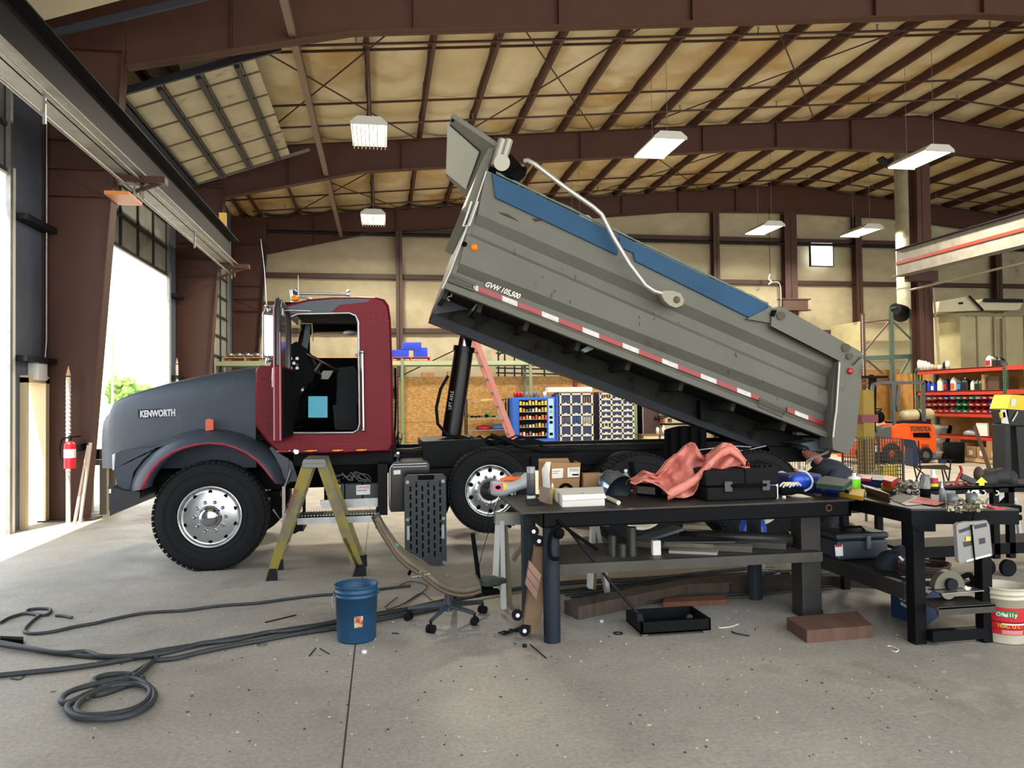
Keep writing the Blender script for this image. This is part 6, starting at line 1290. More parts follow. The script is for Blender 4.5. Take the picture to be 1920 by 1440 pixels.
hose([(20,1272),(36,1274),(45,1268),(38,1265)], .004, 'small bent wire on the floor left foreground', nm='wire', cat='wire')
# ---- floor debris, each piece its own
WASH = mat('washer_metal', '8b8780', .4, .7); k_ = 0
def washer(px, py, r, lab, mt=WASH): b = PZ(px, py, 0); tag(M().lathe(b, (0,0,1), [(r*.55,.001),(r,.001),(r,.005),(r*.55,.005)], 20, closed=True).build('washer', mt), lab, 'washer')
washer(491, 1210, .035, 'steel ring lying on the floor near the cable run'); washer(99, 1297, .016, 'small washer on the floor left of the coil'); washer(1159, 1188, .035, 'dark ring on the floor left of the black dolly', DARKST)
def stick(a, b_, r, lab, mt=DARKST): tag(M().cyl(PZ(a[0],a[1],r), PZ(b_[0],b_[1],r), r, n=6).build('metal_rod', mt), lab, 'rod')
stick((497,1167), (555,1153), .005, 'thin dark rod on the floor left of the blue bucket'); stick((580,1230), (592,1215), .004, 'short dark rod before the blue bucket leaning left'); stick((600,1216), (617,1226), .004, 'short dark rod before the blue bucket leaning right')
stick((994,1208), (1024,1234), .004, 'thin straight rod on the floor left of the near table leg'); stick((735,1187), (748,1188), .004, 'tiny dark stub right of the blue bucket')
def blob(px, py, r, lab, mt=WHITEP, nm='plastic_plug', cat='cap'): b = PZ(px, py, 0); tag(M().lathe(b, (0,0,1), [(0,0),(r,0),(r,r*1.1),(0,r*1.2)], 12).build(nm, mt), lab, cat)
blob(683, 1225, .018, 'white cap on the floor before the blue bucket'); blob(1128, 1167, .016, 'pale blue cap on the floor under the table', mat('cap_pale', 'a9c0c0', .5)); blob(984, 1213, .016, 'dark nut on the floor left of the near table leg', DARKST, 'nut', 'nut'); blob(926, 1193, .012, 'small steel nut on the floor below the rolling chair', WASH, 'nut', 'nut'); blob(1612, 1158, .015, 'white nut on the floor behind the wooden beam block', WHITEP, 'nut', 'nut'); blob(1538, 1150, .02, 'dark knob on the floor beside the square table leg', DARKST, 'nut', 'nut')
hose([(1344,1172),(1350,1177),(1370,1175),(1385,1170)], .004, 'white plastic tie on the floor right of the black dolly', mt=WHITEP, nm='cable_tie', cat='cable tie'); hose([(1664,1211),(1672,1212),(1684,1218),(1680,1222),(1672,1220)], .004, 'white curl of plastic on the floor before the side table', mt=WHITEP, nm='cable_tie', cat='cable tie'); hose([(1372,1184),(1382,1188),(1405,1192)], .006, 'dark bent strip on the floor right of the dolly', nm='wire', cat='wire')
crumbs = M(); rr = random.Random(31)
for k in range(420):
    px, py = rr.uniform(150, 1800), 1130 + 290*rr.random()**1.3; b = PZ(px, py, 0); s = rr.uniform(.002, .007); crumbs.obox(b+Vector((0,0,s*.4)), (s*rr.uniform(1,3), s, s*.8), Matrix.Rotation(rr.uniform(0,3), 3, 'Z'), mi=int(rr.random() > .55))
tag(crumbs.build('floor_debris', [mat('crumb_dark', '3b3630', .8), mat('crumb_pale', 'b9b4a6', .8)]), 'scattered tiny metal crumbs and chips on the concrete floor', 'debris', kind='stuff')
# ---- timbers
def beam(l, h, mt, lab, nm='timber'): q = [PZ(x, y, 0) for x, y in l]; return tag(M().prism(q, (0,0,h)).build(nm, mt, bevel=.006), lab, 'timber')
OLDW = mat('old_timber', '57493d', .85, c2='3e342b', scale=4, stretch=(8,1,1)); 
beam(((1085,1163),(1290,1118),(1400,1113),(1380,1098),(1280,1108),(1058,1150)), .10, OLDW, 'long dark old timber lying under the welding table')
beam(((1370,1116),(1560,1100),(1640,1104),(1640,1092),(1380,1098)), .09, mat('dark_timber', '322a25', .85), 'dark timber continuing right behind the round table leg')
beam(((1243,1139),(1362,1134),(1362,1124),(1245,1130)), .04, mat('red_wood', '7a4c34', .8, c2='5f3a28', scale=4, stretch=(6,1,1)), 'short reddish board lying under the welding table')
beam(((1513,1206),(1637,1196),(1607,1168),(1475,1180)), .085, mat('block_brown', '6a4a3a', .8, c2='4c362b', scale=3, stretch=(6,1,1)), 'thick brown wooden block on the floor before the table', 'wooden_block')
# ---- black dolly with handle
dl = thing('parts_dolly', PZ(1265, 1195, 0)+Vector((0,.1,0)), 'low black steel tray on casters with a long slanted handle', 'dolly')
a, b_ = PY(1203,1190,5.14), PY(1333,1187,5.14); D0 = 5.14; ZB, ZT = a.z, PY(1260,1164,5.14).z
M().box(a.x, b_.x, D0, D0+.012, ZB, ZT).build('front_panel', BK, dl); M().box(a.x, b_.x, D0+.33, D0+.342, ZB, ZT).build('back_panel', BK, dl); M().box(a.x, a.x+.012, D0, D0+.34, ZB, ZT).build('side_panel', BK, dl); M().box(b_.x-.012, b_.x, D0, D0+.34, ZB, ZT).build('side_panel', BK, dl); M().box(a.x, b_.x, D0, D0+.34, ZB, ZB+.01).build('tray_floor', BK, dl)
for x in (a.x+.03, b_.x-.03):
    for y in (D0+.03, D0+.3):
        c = M(); c.cyl((x,y-.012,.027), (x,y+.012,.027), .027, n=16); c.bar((x,y,.03),(x,y,ZB+.002), .02, .03); c.build('caster', mat('caster_dull', '6d6a62', .5, .4), dl)
M().tube([PY(1200,1155,D0+.1), PY(1150,1098,D0+.12), PY(1100,1035,D0+.15), PY(1060,985,D0+.1), PY(1052,975,D0+.0)], .011, n=8).build('handle', DARKST, dl)
M().bar(PY(1198,1150,D0+.05), PY(1206,1190,D0+.05), .02, .04).build('handle_bracket', DARKST, dl)
# ---- wooden dolly leaning on left legs
wd_ = thing('wooden_dolly', PZ(1000,1190,0), 'small wooden furniture dolly standing on end against the left table legs', 'dolly')
for x0_, y0_, x1_, y1_ in ((988,1170,1012,1010), (1001,1186,1022,1040)): M().bar(PY(x0_,y0_,5.22), PY(x1_,y1_,5.24), .06, .05, up=(0,1,0)).build('rail', mat('dolly_wood', '6e563c', .8, c2='54402c', scale=6), wd_)
for t in (0, .33, .66):
    p = pp([(993,1051),(1015,1078),(1005,1126),(985,1098)], 5.10); u0 = p[0].lerp(p[3], t); u1 = p[1].lerp(p[2], t); v0 = p[0].lerp(p[3], t+.3); v1 = p[1].lerp(p[2], t+.3); M().prism([u0, u1, v1, v0], (0,.03,0)).build('slat', mat('slat_brown', '8a6a5a', .7, c2='6e5246', scale=5), wd_)
for x_, y_ in ((970,1153),(983,1182),(1010,1014),(1000,996)):
    p = PY(x_, y_, 5.2); M().cyl(p+Vector((0,-.012,0)), p+Vector((0,.012,0)), .038, n=18).build('caster', RUBBER, wd_); M().cyl(p+Vector((0,-.016,0)), p+Vector((0,.016,0)), .014, n=10).build('caster_hub', WHITEP, wd_)
ch2 = M()
for k in range(12): p = PZ(940+k*5, 1186-k*1.2+3*(k % 2), .012); ch2.tube([p+Vector((.022*math.cos(t),.012*math.sin(t),.004*math.sin(2*t+k))) for t in [2*PI*i/10 for i in range(10)]], .005, n=5, closed=True)
tag(ch2.build('chain', DARKST), 'short rusty chain on the floor beside the wooden dolly', 'chain')
hp_ = M(); hp_.tube(cat_([PY(1052,983,5.12), PY(1036,995,5.1), PY(1030,1020,5.1), PY(1033,1045,5.1), PY(1048,1048,5.1)]), .014); hp_.tube(cat_([PY(1045,975,5.1), PY(1075,1000,5.12), PY(1120,1030,5.2)]), .012); hp_.sph(PY(1048,1000,5.1), .04, 10); tag(hp_.build('grinder_cord', BLACKF), 'black power tool and cord hanging at the near left table leg', 'cord')
# ---- saw horses
def sawhorse(lab, base_px, legs, beamp, Y0, g):
    r = thing('sawhorse', PZ(base_px[0], base_px[1], 0), lab, 'sawhorse', )
    for a, b_, c in legs: M().bar(PY(a[0],a[1],Y0+c), PY(b_[0],b_[1],Y0+c), .075, .035).build('leg', [mat('sawhorse_wood', '6d675c', .8, c2='8a7a5a', scale=4), mat('sawhorse_white', 'c5c8c4', .6)][g if c < .02 else 0], r)
    M().bar(PY(beamp[0][0],beamp[0][1],Y0), PY(beamp[1][0],beamp[1][1],Y0), .09, .09).build('top_beam', GALV, r)
    return r
sawhorse('grey steel sawhorse at the left end of the welding table', (950,1143), [((946,978),(956,1142),.03), ((934,975),(928,1100),.0), ((940,975),(944,1140),-.02), ((985,1010),(962,1050),.15)], ((928,972),(980,972)), 6.12, 1)
sawhorse('white sawhorse seen between the table legs', (1120,1110), [((1112,985),(1106,1102),.0), ((1118,985),(1140,1118),.0), ((1112,1050),(1112,1104),.1), ((1130,1060),(1138,1116),.1)], ((1095,975),(1140,975)), 6.3, 1)
wires = M(); wires.tube(cat_([PY(942,915,6.0), PY(930,950,6.0), PY(915,1000,5.9), PY(903,1040,5.8), PY(896,1075,5.75)]), .003, n=5); wires.tube(cat_([PY(925,928,6.05), PY(915,965,6.0), PY(908,1000,6.0)]), .003, n=5); tag(wires.build('hanging_wire', DARKST), 'thin wire drooping from the table corner to the rolling chair', 'wire')
# blue pail behind
can(1413, 1062, 969, 22, None, None, z=0, name='blue_lid_pail', lab='white pail with blue lid seen behind the table legs', cat='pail', parts=(('body', [(0,0),(.9,0),(1,.6)], WHITEP), ('lid', [(1.02,.58),(1.04,.8),(.8,1),(0,1)], BLU2)))
# ---- kneeling person
pr = thing('person', (5.3, 8.0, 0), 'person in a grey shirt and dark trousers kneeling bent forward behind the table', 'person')
def skin(name, verts, edges, radii, mt, root=0, sub=2):
    me = bpy.data.meshes.new(name); o0 = org(pr); me.from_pydata([Vector(v)-o0 for v in verts], edges, []); ob = bpy.data.objects.new(name, me); col.objects.link(ob); ob.parent = pr
    md = ob.modifiers.new('skin', 'SKIN'); lay = me.skin_vertices[0].data
    for i, r_ in enumerate(radii): lay[i].radius = (r_, r_) if not isinstance(r_, tuple) else r_; lay[i].use_root = (i == root)
    md.use_smooth_shade = True; s = ob.modifiers.new('s', 'SUBSURF'); s.levels = sub; s.render_levels = sub; me.materials.append(mt); return ob
SKINM = mat('skin', 'a5685a', .5); YP = 8.35
pel = (5.50, YP+.1, .38); ch_ = (5.36, YP+.05, .62); shd = (5.20, YP+.03, .78); nk = (5.06, YP+.02, .93); hd_ = (5.0, YP+.02, 1.0)
V = [pel, ch_, shd, nk, hd_, (5.22,YP-.16,.74), (5.04,YP-.2,.6), (4.86,YP-.12,.72), (5.24,YP+.22,.74), (5.06,YP+.26,.6), (4.88,YP+.16,.74), (5.30,YP-.06,.36), (5.10,YP-.1,.10), (5.52,YP-.06,.08), (5.32,YP+.24,.36), (5.12,YP+.26,.1), (5.54,YP+.24,.08)]
E_ = [(0,1),(1,2),(2,3),(3,4),(2,5),(5,6),(6,7),(2,8),(8,9),(9,10),(0,11),(11,12),(12,13),(0,14),(14,15),(15,16)]
RR = [.10,.09,.08,.055,.07,.065,.045,.032,.065,.045,.032,.095,.065,.05,.095,.065,.05]
skin('body', V, E_, RR, SKINM)
SHM = mat('shirt_grey', '3c424a', .85, spec=.2, c2='30363e', scale=4)
rg2 = []
for (x_, z_, rd, rw, an) in ((5.56,.30,.13,.17,80),(5.53,.42,.155,.185,70),(5.46,.56,.17,.20,58),(5.36,.68,.175,.215,50),(5.24,.775,.16,.225,40),(5.14,.835,.12,.19,36),(5.07,.88,.075,.10,36)):
    d_ = Vector((-math.cos(R(an)), 0, math.sin(R(an)))); n_ = Vector((math.sin(R(an)), 0, math.cos(R(an))))
    rg2.append([Vector((x_, YP+.05, z_)) + n_*rd*math.cos(t) + Vector((0,1,0))*rw*math.sin(t) for t in [2*PI*i/20 for i in range(20)]])
sm3 = M(); sm3.loft(rg2); sm3.build('shirt', SHM, pr)
for s_ in (-1, 1): sl_ = M(); sl_.tube(cat_([(5.22, YP+.05+s_*.13, .77), (5.16, YP+.05+s_*.22, .72), (5.05, YP+.04+s_*.25, .62)]), lambda t: .085-.025*t, n=12); sl_.build('sleeve', SHM, pr)
skin('trousers', [pel, (5.30,YP-.06,.36), (5.10,YP-.1,.11), (5.48,YP-.06,.09), (5.32,YP+.24,.36), (5.12,YP+.26,.11), (5.50,YP+.24,.09)], [(0,1),(1,2),(2,3),(0,4),(4,5),(5,6)], [.17,.115,.085,.065,.115,.085,.065], mat('trouser_dark', '22252b', .85))
hm = M(); hc = Vector((4.98, YP+.02, 1.02)); hm.sph(hc, .098, 20, sc_=(1.0,.82,1.12)); hm.sph(hc+Vector((-.095,0,-.01)), .016, 8); hm.sph(hc+Vector((.0,-.082,.0)), .022, 8, sc_=(.6,.4,1)); hm.sph(hc+Vector((.0,.082,.0)), .022, 8, sc_=(.6,.4,1)); hm.build('head', SKINM, pr)
ey = M()
for s in (-1, 1): ey.sph(hc+Vector((-.085,s*.03,.015)), .011, 8)
ey.build('eyes', BLACKF, pr); M().tube([hc+Vector((-.092,-.025,-.05)), hc+Vector((-.098,0,-.052)), hc+Vector((-.092,.025,-.05))], .005).build('mouth', mat('lips', '8a4a44', .5), pr)
hr = M(); hr.sph(hc+Vector((.018,0,.03)), .1, 20, sc_=(.98,.86,1.0)); hr.build('short_hair', mat('hair_dark', '2a211c', .9), pr)
for s, hpnt in ((-1, Vector((4.86,YP-.12,.72))), (1, Vector((4.88,YP+.16,.74)))):
    hd2 = M(); hd2.sph(hpnt, .042, 12, sc_=(1.1,.55,.9))
    for f in range(4): b0 = hpnt+Vector((-.03,-.0,.028-.018*f)); hd2.tube([b0, b0+Vector((-.035,-.01*s,.004)), b0+Vector((-.05,-.012*s,-.014))], .008, n=6)
    b0 = hpnt+Vector((-.005,0,.035)); hd2.tube([b0, b0+Vector((-.015,-.01,.022)), b0+Vector((-.034,-.012,.03))], .009, n=6); hd2.build('hand', SKINM, pr)
for yy in (YP-.06, YP+.24): 
    bo = M(); bo.sph((5.59,yy,.07), .06, 14, sc_=(1.6,.8,1.0)); bo.box(5.52,5.69,yy-.04,yy+.04,.015,.04); bo.build('boot', mat('boot_tan', '8a6a45', .8), pr)
# ================================================================ BACKGROUND OF THE SHOP
def node_osb():
    m = bpy.data.materials.new('strand_board'); m.use_nodes = True; nt = m.node_tree; N = nt.nodes; L = nt.links; b = N['Principled BSDF']
    tc = N.new('ShaderNodeTexCoord'); mp = N.new('ShaderNodeMapping'); mp.inputs['Scale'].default_value = (1, 1, 2.2); v = N.new('ShaderNodeTexVoronoi'); v.inputs['Scale'].default_value = 14; v.inputs['Randomness'].default_value = 1
    L.new(tc.outputs['Object'], mp.inputs[0]); nz = N.new('ShaderNodeTexNoise'); nz.inputs['Scale'].default_value = 8
    L.new(mp.outputs[0], v.inputs['Vector']); r = N.new('ShaderNodeValToRGB'); r.color_ramp.elements[0].color = lin('a97c3e'); r.color_ramp.elements[1].color = lin('e0b472'); L.new(v.outputs['Color'], r.inputs[0])
    L.new(r.outputs[0], b.inputs['Base Color']); b.inputs['Roughness'].default_value = .75; return m
OSB = node_osb()
ow = M(); ow.box(PY(741,0,25.2).x, 9.6, 25.2, 25.23, 0, 2.47); owo = tag(ow.build('wall_partition', OSB), kind='structure')
for z in (1.0, .35): M().box(PY(741,0,25.2).x, 9.6, 25.19, 25.2, z, z+.008).build('panel_joint', mat('joint_dark', '7a5a34', .8), owo)
ow2 = M(); ow2.box(12.9, 15.2, 20.6, 20.63, 0, 2.45); ow2.box(14.95, 14.98, 8, 20.6, 0, 2.3); ow2o = tag(ow2.build('wall_divider', mat('dark_strand_board', '8a6430', .8, c2='a87d42', scale=5, stretch=(1,1,2))), kind='structure')
# ---- long pallet rack behind the truck
GRB = mat('rack_green', '8ea58e', .55, c2='a8ab7e', scale=2)
rk = thing('pallet_rack', (0, 24.3, 0), 'long pale green pallet rack behind the truck cab', 'rack')
def zt24(px, py): return PY(px, py, 24).z
zr = zt24(760, 678)
for a, b_ in ((395, 588), (588, 748), (748, 985), (987, 1180)):
    for y in (24.0, 25.0): M().box(PY(a,0,24).x+.03, PY(b_,0,24).x-.03, y, y+.05, zr-.11, zr+.02).build('beam', GRB, rk)
for a in (395, 588, 748, 986, 1180):
    for y in (24.0, 25.0): M().box(PY(a,0,24).x-.04, PY(a,0,24).x+.04, y-.03, y+.05, 0, zr+.1).build('upright', mat('upright_green', '6f8468', .55), rk)
for a in (395, 748): x = PY(a,0,24).x; M().bar((x,24,.4),(x,25,1.6),.03,.03).bar((x,25,1.6),(x,24,2.7),.03,.03).build('brace', GRB, rk)
db = M()
x0r, x1r = PY(395,0,24).x, PY(1180,0,24).x
db.box(x0r, x1r, 24.05, 25.0, zr+.0, zr+.02); db.build('rack_deck', WOODL, rk)
zd = zr+.022
def pallet(x, y, z, w_, d_, mt, lab, grp='pallets on the green rack'):
    m = M()
    for k in range(6): m.box(x-w_/2, x+w_/2, y+d_*(k/6), y+d_*(k/6)+d_*.12, z+.11, z+.13)
    for k in range(3): yy = x-w_/2+.0+(w_-.04)*k/2; m.box(yy, yy+.04, y, y+d_, z+.02, z+.11)
    m.box(x-w_/2, x+w_/2, y, y+.1, z, z+.02); m.box(x-w_/2, x+w_/2, y+d_-.1, y+d_, z, z+.02)
    return tag(m.build('pallet', mt), lab, 'pallet', grp)
pal = mat('pallet_wood', 'c9a070', .8, c2='a57f52', scale=5)
pallet(PY(640,0,24).x, 24.1, zd, 1.5, .8, pal, 'pale wooden pallet on the rack seen through the cab window')
pallet(PY(455,0,24).x, 24.1, zd, 1.3, .8, pal, 'pale wooden pallet on the rack above the hood')
pallet(PY(765,0,24).x, 24.1, zd, 1.2, .8, mat('pallet_red', 'b0483a', .6), 'red pallet on the rack right of the cab')
BC = mat('crate_blue', '1c3fd0', .45)
for i, (px, py, w_, h_) in enumerate(((748,665,.62,.22),(772,654,.6,.22),(789,656,.42,.30))):
    p = PY(px, py+9, 24.25); z0 = zd+.131 + (.24 if i == 1 else 0); m = M(); m.box(p.x-w_/2, p.x+w_/2, 24.2+.02*i, 24.7, z0, z0+h_)
    for k in range(4): m.box(p.x-w_/2+.02, p.x+w_/2-.02, 24.19, 24.2, z0+.04+.05*k, z0+.05+.05*k)
    tag(m.build('crate', BC), ['lower left blue crate on the red pallet', 'upper blue crate stacked on the red pallet', 'right taller blue crate on the red pallet'][i], 'crate', 'blue crates on the red pallet')
for i, (px, py) in enumerate(((430,668),(446,664),(462,668),(480,666),(500,673),(672,673))):
    p = PY(px, py, 24.3); m = M(); m.sph((p.x,24.4,zd+.131+.08), .09, 10, sc_=(1.2,1,.8)); m.bar((p.x-.1,24.4,zd+.17),(p.x+.2,24.45,zd+.23),.06,.05); tag(m.build('metal_part', GALV), 'loose grey machine part on the rack, %s from left' % ['first','second','third','fourth','fifth','sixth'][i], 'machine part', 'machine parts on the rack')
for i, (px0, px1, py0) in enumerate(((784,808,699),(832,848,696),(1128,1150,690))):
    a, b_ = PY(px0,0,25.6), PY(px1,0,25.6); tag(M().box(a.x, b_.x, 25.5, 26.0, 0, PY(px0,py0,25.6).z).build('carton', CARD), ['brown carton peeking over the strand board left of the hoist', 'brown carton peeking over the strand board beside the hoist', 'brown carton peeking over the strand board under the raised body'][i], 'box')
tag(M().cyl(PY(745,708,25.8), PY(856,655,25.8), .02, n=6).build('leaning_rod', BLACKF), 'thin dark rod leaning above the strand board partition', 'rod')
# dark scaffold-like rack tops
sk = thing('wire_rack', (5, 26, 0), 'dark metal rack frame standing behind the strand board partition', 'rack')
for px in (934, 946, 964, 978, 1020, 1065): M().bar(PY(px,645,25.9), Vector((PY(px,645,25.9).x,25.9,0)), .05, .05).build('post', DARKST, sk)
for y in (662, 690, 699): M().bar(PY(930,y,25.9), PY(1100,y+4,25.9), .04, .05).build('rail', DARKST, sk)
M().bar(PY(934,668,25.9), PY(946,655,25.9), .04, .04).build('brace', DARKST, sk)
# ---- big A-frame ladder
RL = mat('ladder_red', 'b5574c', .5, c2='8f7a78', scale=2.5)
la = thing('tall_step_ladder', (3, 21, 0), 'tall red fibreglass step ladder standing behind the hoist', 'ladder')
apex = PY(885, 618, 20.6); az = apex.z
for Y_, wv in ((20.6, 1), (21.3, 1)):
    f1 = PY(974, 850, 20.6); f2 = PY(822, 850, 20.6)
    d1_ = (f1-apex); d2_ = (f2-apex); t1 = apex.z/(-d1_.z); t2 = apex.z/(-d2_.z)
    for d_, t_ in ((d1_, t1), (d2_, t2)):
        e = apex + d_*t_; M().bar(Vector((apex.x, Y_, apex.z)), Vector((e.x, Y_, 0.0)), .06, .13, up=(1,0,0)).build('side_rail', RL, la)
for k in range(9):
    t = (k+.5)/9.5; p = apex + d1_*t1*t; M().box(p.x-.04, p.x+.04, 20.6, 21.3, p.z-.015, p.z+.015).build('rung', ALU, la)
# ---- wire shelving
ws = thing('wire_shelving', (4.6, 24, 0), 'grey metal shelving with parts standing left of the blue vending machine', 'shelf'); Ys = 23.6
xa, xb = PY(867,0,Ys).x, PY(944,0,Ys).x
for x in (xa, xb):
    for y in (Ys, Ys+.5): M().box(x-.02, x+.02, y-.02, y+.02, 0, PY(870,748,Ys).z).build('post', DARKST, ws)
SHZ = [PY(900,752,Ys).z, PY(900,783,Ys).z, PY(900,806,Ys).z, .2]
for z in SHZ: M().box(xa, xb, Ys-.01, Ys+.5, z-.02, z).build('shelf', GALV, ws)
rr = random.Random(17)
for i in range(11):
    x = xa + (xb-xa)*(i+.6)/11.5; c_ = rr.choice((DARKST, GALV, BLACKF, mat('dull_green', '4f6a50', .6))); tag(M().box(x-.04, x+.04, Ys+.1, Ys+.3, SHZ[1]+.0, SHZ[1]+rr.uniform(.04,.12)).build('small_part', c_), 'small part on the middle wire shelf, %s from left' % ['first','second','third','fourth','fifth','sixth','seventh','eighth','ninth','tenth','eleventh'][i], 'part', 'parts on the wire shelving')
def bottle(x, y, z, r, h, mt, cap, lab, name='bottle', cat='bottle', grp=None):
    b = thing(name, (x,y,z), lab, cat, grp); M().lathe((x,y,z), (0,0,1), [(0,0),(r,0),(r,h*.68),(r*.5,h*.82),(r*.4,h*.84)], 12).build('body', mt, b); M().lathe((x,y,z), (0,0,1), [(r*.45,h*.82),(r*.42,h),(0,h)], 10).build('cap', cap, b); return b
bottle(PY(906,0,Ys+.2).x, Ys+.2, SHZ[1], .06, .2, mat('green_b', '3fae4a', .4), WHITEP, 'green bottle on the middle wire shelf')
tag(M().bar((xa+.45,Ys+.1,SHZ[0]+.03),(xb-.35,Ys+.12,SHZ[0]+.05),.2,.05).build('yellow_level', mat('yellow_tool', 'd8b020', .5)), 'long yellow tool lying on the top wire shelf', 'tool')
tag(M().bar((xb-.6,Ys+.1,SHZ[0]+.03),(xb-.1,Ys+.2,SHZ[0]+.03),.06,.04).build('dark_tool', DARKST), 'dark bar lying right on the top wire shelf', 'tool')
m = M(); m.sph((xa+.55,Ys+.2,SHZ[2]+.05), .2, 12, sc_=(1.3,.8,.45)); tag(m.build('red_bundle', REDP), 'red bundle on the lower wire shelf', 'bundle'); m = M(); m.sph((xa+1.05,Ys+.2,SHZ[2]+.06), .22, 12, sc_=(1.3,.8,.5)); tag(m.build('blue_bundle', mat('bundle_blue', '3c5f8a', .6)), 'blue grey bundle on the lower wire shelf', 'bundle')
# ---- vending machine and lockers
Yv = 23.0
def bx(px0, px1, Y, z0, z1, d_): a, b_ = PY(px0,0,Y).x, PY(px1,0,Y).x; return M().box(a, b_, Y, Y+d_, z0, z1)
VB = mat('vending_blue', '0f5cc4', .45)
vm = thing('vending_machine', (PY(990,0,Yv).x, Yv+.4, 0), 'bright blue vending machine stocked with shop supplies', 'vending machine'); zt_ = PY(990,745,Yv).z
bx(952,1031,Yv,.0,zt_,.8).build('cabinet', VB, vm, bevel=.01)
z0, z1 = PY(990,823,Yv).z, PY(990,750,Yv).z
w_ = M(); a, b_ = PY(964,0,Yv).x, PY(1015,0,Yv).x; w_.box(a, b_, Yv-.012, Yv-.002, z0, z1); w_.build('display_recess', BLACKF, vm)
VC = [mat('vy', 'd8b840', .5), mat('vw', 'd0cdc0', .5), mat('vr', 'b03028', .5), mat('vb', '35609a', .5), mat('vo', 'c87a30', .5), mat('vg', '6a6a62', .5)]
for k, py in enumerate((759, 772, 786, 801, 817)):
    z = PY(990,py,Yv).z; M().box(a, b_, Yv-.07, Yv-.012, z-.015, z).build('tray', GALV, vm)
    for q in range(9):
        x = a+.04+(b_-a-.08)*q/8; h = rr.uniform(.07,.13); mt_ = VC[0] if k == 0 else rr.choice(VC)
        tag(M().box(x-.03, x+.03, Yv-.06, Yv-.02, z, z+h).build('packet', mt_), 'small packet in tray row %s of the blue vending machine, %s from left' % (['top','second','middle','fourth','lowest'][k], ['first','second','third','fourth','fifth','sixth','seventh','eighth','ninth'][q]), 'packet', 'packets in the vending machine')
bx(1018,1028,Yv-.02,PY(990,822,Yv).z,PY(990,748,Yv).z,.02).build('control_panel', mat('panel_pale', '9fc4e8', .4), vm)
for k, py in enumerate((763, 772, 783, 792, 814)): bx(1020,1026,Yv-.03,PY(990,py+3,Yv).z,PY(990,py-2,Yv).z,.01).build('panel_button', BLACKF if k != 1 else GALV, vm)
def locker(px0, px1, pyt, rows, cols, lab, fill):
    r = thing('glass_locker', (PY((px0+px1)/2,0,Yv).x, Yv+.4, 0), lab, 'locker'); zt_ = PY((px0+px1)/2, pyt, Yv).z; a, b_ = PY(px0,0,Yv).x, PY(px1,0,Yv).x; zb_ = .25
    LB = mat('locker_dark_blue', '0d2450', .5); M().box(a, b_, Yv, Yv+.7, 0, zt_).build('cabinet', LB, r)
    f = M(); 
    for c_ in range(cols+1): x = a+.04+(b_-a-.08)*c_/cols; f.box(x-.028, x+.028, Yv-.05, Yv, zb_, zt_-.03)
    for k in range(rows+1): z = zb_+(zt_-.05-zb_)*k/rows; f.box(a, b_, Yv-.05, Yv, z-.028, z+.028)
    f.build('door_grid', mat('locker_grey', 'b9bab2', .5), r)
    for c_ in range(cols):
        for k in range(rows):
            x = a+.04+(b_-a-.08)*(c_+.5)/cols; z = zb_+(zt_-.05-zb_)*(k+.0)/rows+.03; M().box(x-.05, x+.03, Yv-.055, Yv-.045, z+.0, z+.025).build('cell_label', WHITEP, r)
            n_ = fill(k, c_)
            for q in range(n_[0]):
                xx = x-.12+.24*(q+.5)/n_[0]; tag(M().lathe((xx, Yv-.03, z), (0,0,1), [(0,0),(.018,0),(.018,n_[1]*.8),(.008,n_[1]),(0,n_[1])], 8).build('supply', n_[2]), '%s stacked in a cell of the %s' % (n_[3], lab.split(' standing')[0]), 'supply item', n_[3]+' in the '+('left' if px0 < 1060 else 'right')+' locker')
    return r
def f1(k, c_):
    if k == 4: return [(3,.10,VC[5],'grey items'),(0,0,None,''),(3,.2,mat('amberb', 'a86a40', .4),'amber bottles')][c_]
    if k == 2: return (4,.24,[mat('greyb', '6a7080', .4), VC[3], VC[1]][c_],['grey bottles','blue bottles','white bottles'][c_])
    return (0,0,None,'')
locker(1038, 1101, 736, 5, 3, 'glass door locker with large cells standing beside the vending machine', f1)
def f2(k, c_):
    if k == 3 and c_ == 0: return (2,.14,mat('lime2', 'c8d820', .4),'lime bottles')
    if k == 8: return [(3,.12,VC[4],'orange items'),(0,0,None,''),(3,.14,VC[5],'dark items')][c_]
    return (1,.07,VC[1],'white packs') if (k+c_) % 2 else (0,0,None,'')
locker(1112, 1177, 735, 9, 3, 'glass door locker with many small cells standing right', f2)
# top board on locker, red cups
tag(bx(1019,1100,Yv+.05,PY(1040,735,Yv).z+.0,PY(1040,726,Yv).z,.5).build('flat_board', WHITEP), 'white flat panel lying on top of the left glass locker', 'panel')
tag(bx(1032,1037,Yv+.02,0,PY(1030,738,Yv).z-.02,.6).build('blue_side_cabinet', mat('side_blue', '2444a0', .5)), 'narrow blue cabinet between the vending machine and left locker', 'cabinet')
for i, (px, c_, n_) in enumerate(((957,REDP,'red cup'),(963,REDP,'red cup'),(969,REDP,'red cup'),(978,GL2,'clear jar'),(986,GL2,'clear jar'),(993,mat('brown_jar', '6a5440', .5),'brown jar'),(1000,GL2,'clear jar'),(1012,WHITEP,'white bottle'))):
    p = PY(px,0,Yv+.2); z = PY(990,745,Yv).z; tag(M().lathe((p.x,Yv+.2,z), (0,0,1), [(0,0),(.05,0),(.055,.16),(.04,.17),(0,.17)], 12).build(n_.replace(' ','_'), c_), '%s on top of the vending machine, %s from left' % (n_, ['first','second','third','fourth','fifth','sixth','seventh','eighth'][i]), 'cup' if i < 3 else 'jar', 'cups and jars on the vending machine')
# green side wall extinguisher at top
fe_ = M().cyl(PY(1079,728,25.15), PY(1078,708,25.15), .07, n=12); tag(fe_.build('wall_extinguisher', REDP), 'small red and white extinguisher on the strand board above the lockers', 'extinguisher')
